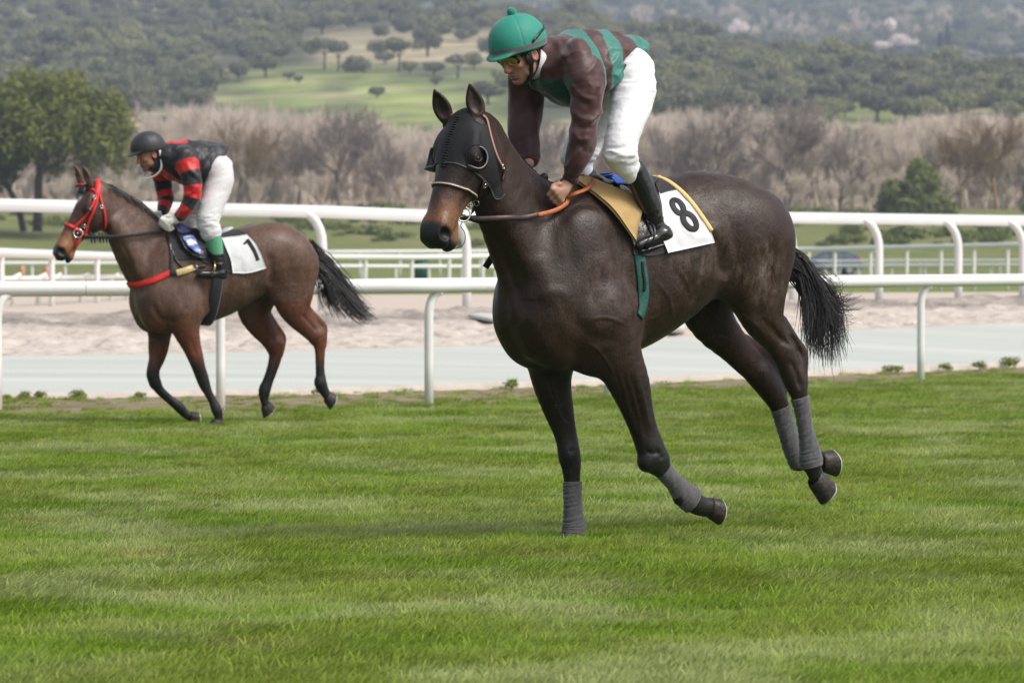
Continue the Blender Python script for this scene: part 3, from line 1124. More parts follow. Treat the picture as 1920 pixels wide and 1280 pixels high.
def torus_mb(c, axis, R, r, n=28, k=8):
    axis = np.asarray(axis, float) / np.linalg.norm(axis)
    a = np.cross(axis, (0.3, .2, .9))
    a /= np.linalg.norm(a)
    b = np.cross(axis, a)
    v, f = [], []
    for i in range(n):
        th = 2 * math.pi * i / n
        d = math.cos(th) * a + math.sin(th) * b
        for j in range(k):
            ph = 2 * math.pi * j / k
            v.append(np.asarray(c) + d * (R + r * math.cos(ph)) + axis * r * math.sin(ph))
    for i in range(n):
        for j in range(k):
            f.append((i * k + j, i * k + (j + 1) % k, ((i + 1) % n) * k + (j + 1) % k, ((i + 1) % n) * k + j))
    return MB().add(v, f)


def ball(name, c, r, mat_, parent=None, n=16, sc=(1, 1, 1), R=None):
    v, f = [], []
    for i in range(n // 2 + 1):
        th = math.pi * i / (n // 2)
        for k in range(n):
            ph = 2 * math.pi * k / n
            v.append((math.sin(th) * math.cos(ph), math.sin(th) * math.sin(ph), math.cos(th)))
    v = np.array(v) * r * np.array(sc)
    if R is not None: v = v @ np.asarray(R).T
    v = v + np.asarray(c)
    for i in range(n // 2):
        for k in range(n):
            f.append((i * n + k, i * n + (k + 1) % n, (i + 1) * n + (k + 1) % n, (i + 1) * n + k)[::-1])
    return mesh_np(name, v, f, mat_, parent, True)
# ------------------------------------------------------------------ the two horses and what they wear
def descend(o):
    out = [o]
    for c in o.children: out += descend(c)
    return out


def place(root, rig, cen=None):
    """root and its parts were modelled in the rig frame: put the origin at the base of the thing"""
    ms = [o for o in descend(root) if o.type == 'MESH']
    if cen is None:
        P = []
        for o in ms:
            a = np.zeros(len(o.data.vertices) * 3, dtype=np.float32)
            o.data.vertices.foreach_get('co', a)
            P.append(a.reshape(-1, 3))
        P = np.concatenate(P)
        cen = np.array([(P[:, 0].min() + P[:, 0].max()) / 2, (P[:, 1].min() + P[:, 1].max()) / 2, P[:, 2].min()])
    for me in {o.data for o in ms}:
        me.transform(Matrix.Translation(-Vector(cen)))
    root.matrix_world = rig.M @ Matrix.Translation(Vector(cen))
    return root


def wrap(rig, name, nd, mat_, parent, q=.8, extra=.0055, turns=9, L=70, ns=26):
    p, r = rig.nodes(nd, q, 6)
    t0 = np.linspace(0, 1, len(p))
    t = np.linspace(0, 1, L)
    p = np.stack([np.interp(t, t0, p[:, k]) for k in range(3)], 1)
    r = np.interp(t, t0, r)
    T = np.gradient(p, axis=0)
    T /= np.linalg.norm(T, axis=1)[:, None]
    lat = np.array([0, 1.0, 0])
    v, f = [], []
    for i in range(L):
        a = np.cross(T[i], lat); a /= np.linalg.norm(a)
        b = np.cross(a, T[i])
        for k in range(ns):
            th = 2 * math.pi * k / ns
            ph = (t[i] * turns + k / ns) % 1.0
            rr = r[i] + extra + .0028 * ph + .001 * math.sin(7 * th + 20 * t[i]) + .0012 * math.sin(90 * t[i] + 2 * th)
            if i in (0, L - 1): rr -= .004
            v.append(p[i] + rr * (math.cos(th) * a + q * math.sin(th) * b))
    for i in range(L - 1):
        for k in range(ns):
            f.append((i * ns + k, i * ns + (k + 1) % ns, (i + 1) * ns + (k + 1) % ns, (i + 1) * ns + k))
    f += [tuple(range(ns))[::-1], tuple((L - 1) * ns + k for k in range(ns))]
    return mesh_np(name, v, f, mat_, parent, True)


def eyes(rig, HF, sc, sv, parent, r=.0215, u=.187, lat=.088, n=-.052):
    o, R = HF
    m = mat('eye_gloss', (.012, .007, .005), .06, .6)
    lid = mat('eyelid', (.018, .012, .010), .45, .4)
    for s in (1, -1):
        c = o + R @ np.array([u * sc, s * lat * sv, n * sc])
        e = ball('eye', c, r, m, parent, 20)
        mb = MB()
        for sg, h in ((1, 1.0), (-1, .86)):
            pts = []
            for t in np.linspace(-1, 1, 15):
                x, z = .0265 * t, sg * r * h * (1 - t * t) * .86 + .001
                y = math.sqrt(max(1e-6, (r * 1.06) ** 2 - min(z * z + .5 * x * x, (r * 1.05) ** 2)))
                pts.append(c + R @ np.array([.64 * x - .77 * z, s * y, .77 * x + .64 * z]))
            mb.tube(pts, [.0018 + (.0040 if sg > 0 else .0022) * (1 - t * t) for t in np.linspace(-1, 1, 15)], 8)
        mb.build('eyelid', lid, e, True)


def tail_locks(rig, ra, rb, body_ends, wisp_ends, nlock, nwisp, per, r0, r1, name, mat_, parent, seed, flow=0):
    """hair in locks from the dock (ra..rb): a fanned body and loose wisps that curl up at the ends"""
    rs = np.random.RandomState(seed)
    ra, rb = np.array(ra, float), np.array(rb, float)
    paths = []
    for k in range(nlock + nwisp):
        wisp = k >= nlock
        e = pickpoly(rs, wisp_ends if wisp else body_ends) + rs.normal(0, 4, 2)
        t = rs.rand() * (.7 if not wisp else .9)
        a = ra + (rb - ra) * t
        if not wisp: e = e + (a - e) * (.35 * rs.rand() ** 2.2)
        w0, w1 = rs.normal(0, .018), rs.normal(0, .055)
        A, E = rig.P(a[0], a[1], w0), rig.P(e[0], e[1], w1)
        d = E - A
        L = np.linalg.norm(d)
        back, up = np.array([-1.0, 0, 0]), np.array([0, 0, 1.0])
        if wisp: c1, c2 = A + d * .3 - up * L * (.02 + .10 * rs.rand()), A + d * .72 - up * L * (.06 + .12 * rs.rand())
        elif flow: c1, c2 = A + d * .28 + (back * .06 - up * .05 * rs.rand()) * L, A + d * .65 + up * L * rs.normal(-.02, .05)
        else: c1, c2 = A + d * .25 + (back * (.10 + .06 * rs.rand()) + up * .03) * L, A + d * .62 + (back * (.08 + .08 * rs.rand()) + up * .05) * L
        n = per if not wisp else per // 3
        s1, s2, s3 = .012, .018 * rs.uniform(.6, 1.6), .014 * rs.uniform(.5, 2.2)
        for i in range(n):
            j = rs.normal(0, 1, 3)
            f = 1 - .22 * rs.rand() ** 2
            e2 = A + (E - A) * f
            paths.append([A + rs.normal(0, s1, 3), c1 + j * s1, c2 + j * s2 + rs.normal(0, .004, 3), e2 + j * s3 + rs.normal(0, .006, 3)])
    return strands(name, paths, r0, r1, mat_, parent, 15)


def pickpoly(rs, poly):
    k = rs.rand() * (len(poly) - 1)
    i = int(k)
    a, b = np.array(poly[i], float), np.array(poly[i + 1], float)
    return a + (b - a) * (k - i)


BLACK = (.012, .011, .011)
M_hair = mat('black_hair', (.016, .014, .014), .38, .5)
M_hoof = mat('hoof_horn', (.026, .022, .018), .5, .35, bump=(60, .3), vary=(40, .4), wear=(35, .5, .7, (.10, .085, .06), .6))
M_shoe = mat('worn_shoe', (.62, .60, .56), .35, .6, metal=.3)
M_sole = mat('hoof_sole', (.05, .045, .04), .8, .3, bump=(50, .4))
M_leather = mat('brown_leather', (.040, .022, .018), .42, .45, bump=(120, .15), vary=(30, .2))
M_blackleather = mat('black_leather', (.012, .012, .013), .28, .5, bump=(40, .25))
M_steel = mat('bit_steel', (.62, .61, .58), .22, .5, metal=1.0)
M_brass = mat('brass', (.55, .42, .16), .3, .5, metal=1.0)
M_orange = mat('orange_rubber', (.42, .115, .04), .55, .4, bump=(150, .2), vary=(60, .15))
M_bandage = mat('grey_bandage', (.075, .074, .079), .75, .25, sheen=.3, bump=(180, .3), vary=(60, .25))
M_hood = mat('black_hood_cloth', (.009, .009, .011), .6, .3, sheen=.05, bump=(260, .25))
M_black = mat('black_cloth', (.014, .014, .016), .7, .3, sheen=.2, bump=(160, .25))
M_white = mat('white_cloth', (.66, .66, .68), .75, .3, sheen=.2, bump=(60, .12), vary=(9, .05))
M_foam = mat('ochre_foam', (.42, .28, .115), .75, .3, bump=(300, .18), vary=(22, .10), wear=(14, .56, .8, (.30, .17, .06), .5))
M_yellow = mat('yellow_binding', (.70, .50, .20), .7, .3, bump=(200, .2))
M_digit = mat('black_print', (.012, .012, .014), .6, .3)
M_green = mat('green_webbing', (.022, .105, .078), .6, .35, bump=(200, .4), vary=(60, .2))
M_blue = mat('blue_cloth', (.03, .10, .45), .55, .4, bump=(60, .2))
M_red = mat('red_webbing', (.62, .022, .016), .42, .45, bump=(160, .2), vary=(50, .12))
M_whiteplastic = mat('white_plastic', (.75, .74, .72), .35, .5)

yaw1, yaw2 = math.radians(34), math.radians(20)
rig1 = Rig(on_ground(1068, 1018) + .12 * np.array([math.sin(yaw1), -math.cos(yaw1), 0]), yaw1)
rig2 = Rig(on_ground(409, 801) - .14 * np.array([math.sin(yaw2), -math.cos(yaw2), 0]), yaw2)


def barrel_skin(rig, st):
    F = Field(np.array([-1.9, -.45, .5]), np.array([1.2, .45, 1.9]), .012)
    barrel(F, rig, st, n=2.15)
    return Skin(rig, *F.mesh(1))


def horse_one():
    rig = rig1
    F, HF = horse1_field(rig, .0058)
    v, q = F.mesh(1)
    del F
    v = relief(rig, v, q, FURROWS1)
    c = coat_colors(rig, v, HF, .99, base=(.028, .0150, .0098), leg=(.014, .0085, .0062), muzzle=(.17, .078, .040), black=BLACK, dark_face=(.024, .016, .0135))
    dust = .38 * np.clip(sstep(.85, 1.1, v[:, 2]), 0, 1) * sstep(.45, .25, v[:, 0])
    Pp = px_of(rig, v)
    for x_, y_, sx, sy, k_ in ((1086, 440, 20, 42, 1.5), (1402, 425, 48, 45, 1.7), (1438, 520, 30, 60, 1.8), (1290, 510, 55, 34, 1.2), (1150, 560, 40, 50, .6), (1330, 360, 40, 22, .8), (1240, 570, 40, 40, .8)):
        dust = dust + k_ * np.exp(-((Pp[:, 0] - x_) / sx) ** 2 - ((Pp[:, 1] - y_) / sy) ** 2) * (v[:, 1] > 0)
    c = np.concatenate([c, dust[:, None]], 1)
    body = mesh_np('racehorse', v, q, coat_mat('dark_coat', (.21, .165, .14), .55), None, True, c)
    tag(body, 'dark brown racehorse in a black blinker hood with grey leg bandages, cantering nearest the camera', 'horse', 'racehorses on the turf')
    sk = Skin(rig, v, q)
    o, R = HF
    eyes(rig, HF, .99, 1.22, body)
    hm = [M_hoof, M_shoe, M_sole]
    hoof('hoof', rig, (1530, 897), (1557, 921), (1550, 952), .15, .045, .055, hm, body)
    hoof('hoof', rig, (1541, 864), (1566, 861), (1568, 887), -.14, .046, .058, hm, body)
    hoof('hoof', rig, (1332, 950), (1352, 953), (1352, 980), .15, .046, .053, hm, body)
    hoof('hoof', rig, (1073, 1000), (1070, 1017), (1040, 1017), -.12, .046, .058, hm, body)
    wrap(rig, 'leg_bandage', [(1073, 902, -.12, 15.5), (1073.5, 925, -.12, 15), (1074.5, 955, -.12, 15.5), (1076, 985, -.12, 19), (1074, 1001, -.12, 19.5)], M_bandage, body)
    wrap(rig, 'leg_bandage', [(1243, 880, .15, 15), (1256, 895, .15, 14), (1268, 908, .15, 15.5), (1283, 926, .15, 20), (1299, 939, .15, 22)], M_bandage, body)
    wrap(rig, 'leg_bandage', [(1499, 744, .15, 15.5), (1505, 770, .15, 13), (1511, 808, .15, 12.5), (1518, 840, .15, 17), (1520, 862, .15, 20), (1522, 875, .15, 18.5)], M_bandage, body)
    wrap(rig, 'leg_bandage', [(1463, 763, -.14, 17), (1470, 788, -.14, 15.5), (1478, 815, -.14, 15.5), (1488, 842, -.14, 17), (1497, 862, -.14, 18), (1501, 868, -.14, 16)], M_bandage, body)
    # tail: locks of hair, some swept out to the right
    tail_locks(rig, (1466, 452), (1477, 535), [(1516, 642), (1532, 672), (1545, 697), (1552, 690), (1562, 684), (1577, 682), (1580, 655), (1583, 630), (1578, 610)],
               [(1600, 612), (1606, 590), (1612, 572), (1608, 552), (1585, 540), (1604, 532)], 46, 17, 26, .0021, .0005, 'tail', M_hair, body, 3)
    # mane: short, lying over the far side, one braid knot at the withers
    rs = np.random.RandomState(5)
    paths = []
    crest = spline(np.array([(914, 224), (929, 233), (954, 264), (980, 297), (1010, 328), (1030, 344), (1056, 350), (1078, 348)], float), 14)
    for i in range(1500):
        k = rs.rand() * (len(crest) - 1)
        cpt = crest[int(k)] + rs.normal(0, 1.0, 2)
        A = rig.P(cpt[0], cpt[1] + 5, .03 * (1 - k / len(crest)) - .012 + rs.normal(0, .012))
        l = (.05 + .04 * rs.rand()) * (1 if k < 70 else .8)
        if k > 78:
            E = A + np.array([-.01 - .02 * rs.rand(), rs.normal(0, .02), .028 + .02 * rs.rand()])
            paths.append([A, (A + E) / 2, E])
        else:
            paths.append([A, A + np.array([-.012, -.014, .007 + .004 * rs.rand()]), A + np.array([-.03, -.030, -.01]), A + np.array([-.03 - .02 * rs.rand(), -.045, -l])])
    mane = strands('mane', paths, .0013, .0006, M_hair, body, 6)
    ball('braid_knot', rig.P(1020, 333, -.01), .021, M_hair, mane, 14)
    # blinker hood
    n = vnormals(v, q)
    h = (v - o) @ R
    vm = o + np.stack([h[:, 0], np.abs(h[:, 1]), h[:, 2]], 1) @ R.T
    P = px_of(rig, vm)
    poly = [(770, 188), (858, 188), (872, 197), (884, 216), (893, 228), (905, 234), (915, 226), (922, 262), (932, 310), (940, 345), (945, 364), (937, 373), (927, 371),
            (917, 350), (902, 333), (880, 318), (857, 308), (836, 306), (770, 306)]
    keep = in_poly(P, poly) & (h[:, 0] > -.06) & (h[:, 0] < .45) & (h[:, 2] > -.29) & (np.abs(h[:, 1]) < .2) & (v[:, 0] > o[0] - .22)
    ec = px_of(rig, (o + R @ np.array([.187 * .99, .094 * 1.22, -.055 * .99]))[None])[0]
    keep &= (((P[:, 0] - ec[0] + 1) / 19) ** 2 + ((P[:, 1] - ec[1] - 1) / 25) ** 2) > 1
    rid = np.array([(884, 219), (876, 224), (863, 224), (838, 234)])
    hood = shell('blinker_hood', v, q, keep, .002, .004, M_hood, body)
    # gathered seam down the forehead
    mb = MB()
    for k in range(20):
        u = .02 + .0125 * k
        pl = o + R @ np.array([u, 0, .3])
        hh = sk.bvh.ray_cast(Vector(pl), Vector(-R[:, 2]))
        if hh[0] is None: continue
        cpt = np.array(hh[0]) + R[:, 2] * .006
        lat = R[:, 1]
        wv = .014 + .003 * math.sin(k * 2.1)
        mb.tube([cpt - lat * wv - R[:, 2] * .004, cpt - lat * wv * .5 + R[:, 2] * .002, cpt + lat * wv * .5 + R[:, 2] * .002, cpt + lat * wv - R[:, 2] * .004], [.0015, .0042, .0042, .0015], 6)
    mb.build('gathered_seam', M_hood, hood, True)
    mp = mat('hood_piping', (.06, .06, .066), .5, .4)
    lo = sk.lay([tuple(x) for x in spline(np.array([(826, 309), (836, 306), (857, 308), (880, 318), (902, 333), (917, 350), (927, 371), (937, 373), (945, 364)], float), 8)], .006)[0]
    MB().tube(soften(lo, 2), .0032, 6).build('piping', mp, hood, True)
    # eye cups: half bowls standing out behind each eye
    for s in (1, -1):
        c0 = o + R @ np.array([.187 * .99, s * .090 * 1.22, -.055 * .99])
        vv, ff = [], []
        na, nt = 22, 5
        for i in range(na):
            a = math.radians(-118 + 236 * i / (na - 1))
            prof = math.sin(math.pi * i / (na - 1)) ** .5
            for j in range(nt):
                t = j / (nt - 1)
                rr = .060 - .010 * t * t
                d = np.array([-math.cos(a) * .45 * 0 + math.sin(a) * 1.0 * rr, 0, -math.cos(a) * rr])
                # opens toward the muzzle and front: arc runs top - rear - bottom
                d = np.array([math.sin(a) * rr, 0, -math.cos(a) * rr])
                lift = s * (-.012 + ((.048 if s > 0 else .105) * t) * prof)
                fw_ = .018 * t * prof
                vv.append(c0 + R @ (d + np.array([0, lift, fw_])))
        for i in range(na - 1):
            for j in range(nt - 1):
                ff.append((i * nt + j, i * nt + j + 1, (i + 1) * nt + j + 1, (i + 1) * nt + j))
        cup = mesh_np('eye_cup', vv, ff, mat('blinker_plastic', (.022, .022, .025), .38, .5), hood, True)
        md = cup.modifiers.new('thick', 'SOLIDIFY')
        md.thickness = .005
        md.offset = 0
        rim = [vv[i * nt + nt - 1] for i in range(na)]
        MB().tube(rim, .0036, 6).build('cup_rim', mat('cup_rim_grey', (.16, .16, .17), .35, .5), cup, True)
    place(body, rig, np.array([-.35, 0, 0]))

    # ---- bridle
    br = empty('bridle')
    tag(br, 'brown leather bridle with pale piped noseband and orange reins on the hooded horse', 'bridle', 'bridles')
    p1, p2 = sk.lay([(838, 345)], 0)[0][0], sk.lay([(896, 377)], 0)[0][0]
    p3h = (p2 - o) @ R
    p3 = o + R @ np.array([p3h[0], -p3h[1], p3h[2]])
    ax = np.cross(p2 - p1, p3 - p1)
    cen = (p2 + p3) / 2 * .7 + p1 * .3
    lp, ln = loop_points(sk, cen, ax, .003, 72)
    mb = MB(); band(mb, lp, ln, .020, .005, True)
    nb = mb.build('noseband', M_leather, br, True)
    mb = MB(); band(mb, lp + ln * .005, ln, .006, .003, True)
    mb.build('pale_piping', mat('cream_piping', (.62, .52, .38), .5, .4), nb, True)
    strap(sk, 'cheek_strap', [(907, 338), (902, 352), (899, 366), (893, 384), (886, 402)], .020, M_leather, br, .006, .004)
    strap(sk, 'headpiece_strap', [(904, 216), (911, 226), (917, 250), (925, 279), (933, 300), (941, 314)], .012, mat('pink_webbing', (.36, .20, .17), .5, .4), br, .007, .003)
    strap(sk, 'throat_strap', [(941, 314), (943, 326), (941, 338)], .016, M_leather, br, .007, .004)
    for a, b, w_ in ((939, 312, .014), (907, 346, .012), (896, 379, .016), (888, 397, .014)):
        p, nn = sk.lay([(a, b)], .012)
        torus_mb(p[0], nn[0], w_ * .8, .0022).build('buckle', M_steel, br, True)
    bp, bn = sk.lay([(873, 408), (868, 404)], .012)
    side = np.array([.25, .95, .1])
    torus_mb(bp[0] + side * .008, side, .032, .0042, 32, 8).build('bit_ring', M_steel, br, True)
    bh = (bp[0] - o) @ R
    far = o + R @ np.array([bh[0], -bh[1], bh[2]])
    torus_mb(far, side * np.array([1, -1, 1]), .032, .0042).build('bit_ring', M_steel, br, True)
    MB().tube([bp[0], bp[0] * .75 + far * .25, (bp[0] + far) / 2, far * .75 + bp[0] * .25, far], .008, 10).build('mouthpiece', M_steel, br, True)
    ball('bit_boss', bp[1] + side * .006, .013, M_steel, br, 12)
    wire = [rig.P(a, b, bp[0][1] + dw) for a, b, dw in ((868, 414, .01), (864, 424, .0), (871, 436, .0), (872, 450, -.01), (866, 461, -.03), (853, 466, -.06), (838, 464, -.09))]
    MB().tube(spline(np.array(wire), 5), .0022, 6).build('chin_wire', mat('dull_brass', (.16, .14, .09), .35, .5, metal=.8), br, True)
    # near rein: from the bit to the hand, on to the loop behind it
    hw = sk.hit(1050, 372)[0]
    hw = .14 if hw is None else hw[1] + .035
    w0 = bp[0][1] + .012
    pts = [(884, 410, w0), (905, 410, w0 + .03), (950, 408, .16), (985, 407, hw + .03), (1010, 402, hw + .03)]
    A = np.array([rig.P(*p) for p in pts])
    A = spline(A, 8)
    Nn = np.tile(np.array([.15, .98, .12]), (len(A), 1))
    mb = MB(); band(mb, A, Nn, .023, .004); rein = mb.build('rein', M_leather, br)
    B = spline(np.array([rig.P(*p) for p in [(1008, 403, hw + .031), (1030, 398, hw + .032), (1048, 391, hw + .03), (1062, 381, hw + .02), (1064, 374, hw)]]), 8)
    mb = MB(); band(mb, B, np.tile(np.array([.15, .98, .12]), (len(B), 1)), .021, .006); mb.build('rein_grip', M_orange, rein)
    Cc = spline(np.array([rig.P(*p) for p in [(1066, 370, hw + .01), (1080, 363, hw + .035), (1098, 356, hw + .03), (1110, 345, hw + .005), (1112, 339, hw - .03), (1104, 336, hw - .07), (1085, 338, hw - .13)]]), 8)
    mb = MB(); band(mb, Cc, np.tile(np.array([.55, .5, .65]), (len(Cc), 1)), .021, .006); mb.build('rein_grip', M_orange, rein)
    # far rein
    A2 = np.array([rig.P(*p) for p in [(884, 410, w0), (950, 408, .16), (1010, 402, hw + .03), (1050, 385, hw)]]) * np.array([1, -1, 1])
    A2[0] = far
    A2 = spline(A2, 8)
    mb = MB(); band(mb, A2, np.tile(np.array([.15, -.98, .12]), (len(A2), 1)), .023, .004); mb.build('rein', M_leather, br)
    mb = MB()
    D = np.array([rig.P(a, b, .02) for a, b in ((884, 416), (905, 417), (930, 414))])
    band(mb, spline(np.array([far, D[1], D[2]]), 6), np.tile(np.array([.1, -.9, .3]), (13, 1)), .018, .004); mb.build('chin_strap', M_blackleather, br, True)
    place(br, rig)

    # ---- saddle cloth with the number
    sc_ = empty('saddle_cloth')
    tag(sc_, 'white saddle cloth with black number 8 and yellow binding on the dark horse', 'saddle cloth', 'number cloths')
    wp, Pg, Pn = cloth(sk, 'number_panel', [(1234, 366), (1252, 362), (1267, 360)], [(1249, 475), (1290, 466), (1333, 456)],
                       [(1234, 366), (1240, 400), (1238, 440), (1249, 475)], [(1267, 360), (1293, 388), (1315, 418), (1330, 436), (1333, 456)], M_white, sc_, .012, .003, 30, 26, .010, seed=4)
    cloth(sk, 'black_panel', [(1105, 350), (1150, 344), (1200, 342), (1228, 341)], [(1186, 477), (1213, 480), (1232, 478), (1250, 473)],
          [(1105, 350), (1150, 380), (1180, 430), (1186, 477)], [(1228, 341), (1238, 372), (1242, 430), (1250, 473)], M_black, sc_, .007, .003, 26, 26, .008, seed=9)
    cloth(sk, 'rear_panel', [(1226, 341), (1236, 341), (1246, 343)], [(1236, 369), (1252, 364), (1267, 361)],
          [(1226, 341), (1231, 356), (1236, 369)], [(1246, 343), (1257, 350), (1267, 361)], M_black, sc_, .0135, .003, 12, 10)
    for sgn in (1, -1):
        yb = spline(np.array([(1222, 337), (1240, 340), (1258, 349), (1279, 366), (1297, 386), (1313, 408), (1331, 434)], float), 6)
        Py, Ny = sk.lay([tuple(x) for x in yb], .008)
        mb = MB(); band(mb, soften(Py, 2) * np.array([1, sgn, 1]), soften(Ny, 3) * np.array([1, sgn, 1]), .024, .012)
        mb.build('yellow_binding', M_yellow, sc_, True)
    # digit 8: two stroked rings laid over the white panel
    cx = np.array([1271.0, 387.5]); cx2 = np.array([1293.0, 415.0])

    def oval(c, a, b, ang, n=26):
        t = np.linspace(0, 2 * math.pi, n, endpoint=False)
        p = np.stack([a * np.cos(t), b * np.sin(t)], 1)
        r = math.radians(ang)
        return c + p @ np.array([[math.cos(r), math.sin(r)], [-math.sin(r), math.cos(r)]])
    psk = Skin.__new__(Skin)
    psk.rig = rig
    flat = np.concatenate([(Pg + Pn * .003).reshape(-1, 3)])
    nu = Pg.shape[1]
    psk.v = flat
    psk.bvh = BVHTree.FromPolygons([tuple(p) for p in flat.tolist()], [(i * nu + j, i * nu + j + 1, (i + 1) * nu + j + 1, (i + 1) * nu + j) for i in range(Pg.shape[0] - 1) for j in range(nu - 1)])
    dg = MB()
    for c_, a_, b_, of in ((cx, 14.5, 8.0, .0015), (cx2, 17.0, 9.4, .0019)):
        pp = oval(c_, a_, b_, 55)
        Pq, Nq = psk.lay([tuple(x) for x in pp], 0)
        Nq = np.where((Nq[:, 1:2] < 0), -Nq, Nq)
        Pq = Pq + Nq * of
        band(dg, Pq, Nq, .0285, .0008, True)
    dg.build('number_digit', M_digit, wp, True)
    place(sc_, rig)

    # ---- ochre foam pad sticking out in front of the saddle
    nvp = 12
    fl = np.linspace(0, 1, 16)[None, :] * np.linspace(.25, 1, nvp)[:, None]
    pad, Gp, Gn = cloth(sk, 'foam_pad', [(1085, 338), (1102, 341), (1150, 361), (1205, 381)], [(1083, 348), (1118, 377), (1146, 408), (1181, 455)],
                        [(1085, 338), (1083, 348)], [(1205, 381), (1194, 414), (1181, 455)], M_foam, None, .010, .017, 16, nvp, 0, True, 1, fl * .030)
    tag(pad, 'ochre yellow foam pad flaring out in front of the saddle on the dark horse', 'saddle pad')
    place(pad, rig)

    # ---- saddle, flaps and girth
    sd = empty('racing_saddle')
    tag(sd, 'small black racing saddle with green girth under the rider in maroon silks', 'saddle', 'racing saddles')
    S = Field(np.array([-1.1, -.3, 1.2]), np.array([.3, .3, 1.9]), .007)
    p, r = rig.nodes([(1112, 342, 0, 10), (1135, 347, 0, 10), (1165, 350, 0, 11), (1195, 346, 0, 12), (1214, 338, 0, 9)], .7, 4)
    S.chain(p, r, 3.4, .02)
    p, r = rig.nodes([(1115, 340, 0, 13), (1122, 335, 0, 7)], .7, 3)
    S.chain(p, r, 1.6, .02)
    vs, qs = S.mesh(1)
    mesh_np('seat', vs, qs, M_blackleather, sd)
    cloth(sk, 'saddle_flap', [(1120, 352), (1150, 352), (1190, 350)], [(1184, 462), (1205, 470), (1222, 452)],
          [(1120, 352), (1160, 392), (1184, 462)], [(1190, 350), (1212, 390), (1222, 452)], M_blackleather, sd, .016, .004, 16, 18, .012, seed=12)
    cloth(sk, 'blue_panel', [(1143, 348), (1158, 341), (1177, 338)], [(1152, 357), (1168, 357), (1186, 355)], [(1143, 348), (1152, 357)], [(1177, 338), (1186, 355)], M_blue, sd, .034, .006, 10, 6)
    ball('white_tip', rig.P(1171, 353, .14), .028, M_whiteplastic, sd, 14, (1, .3, .36), rotl(24))
    gpt = spline(np.array([(1197, 462), (1200, 490), (1204, 520), (1206, 550), (1204, 575), (1199, 594)], float), 6)
    GP, GN = sk.lay([tuple(x) for x in gpt], .004)
    GP, GN = soften(GP, 2), soften(GN, 3)
    mb = MB(); band(mb, GP, GN, .056, .005)
    gi = mb.build('girth', M_green, sd)
    mb = MB(); band(mb, GP * np.array([1, -1, 1]), GN * np.array([1, -1, 1]), .056, .005)
    mb.build('girth', M_green, sd)
    strap(sk, 'girth_tab', [(1203, 490), (1204, 510), (1207, 530), (1206, 545)], .014, M_digit, gi, .012, .002)
    strap(sk, 'stirrup_leather', [(1190, 372), (1203, 400), (1214, 430), (1222, 452)], .018, M_blackleather, sd, .030, .003)
    place(sd, rig)
    return sk, HF, hw


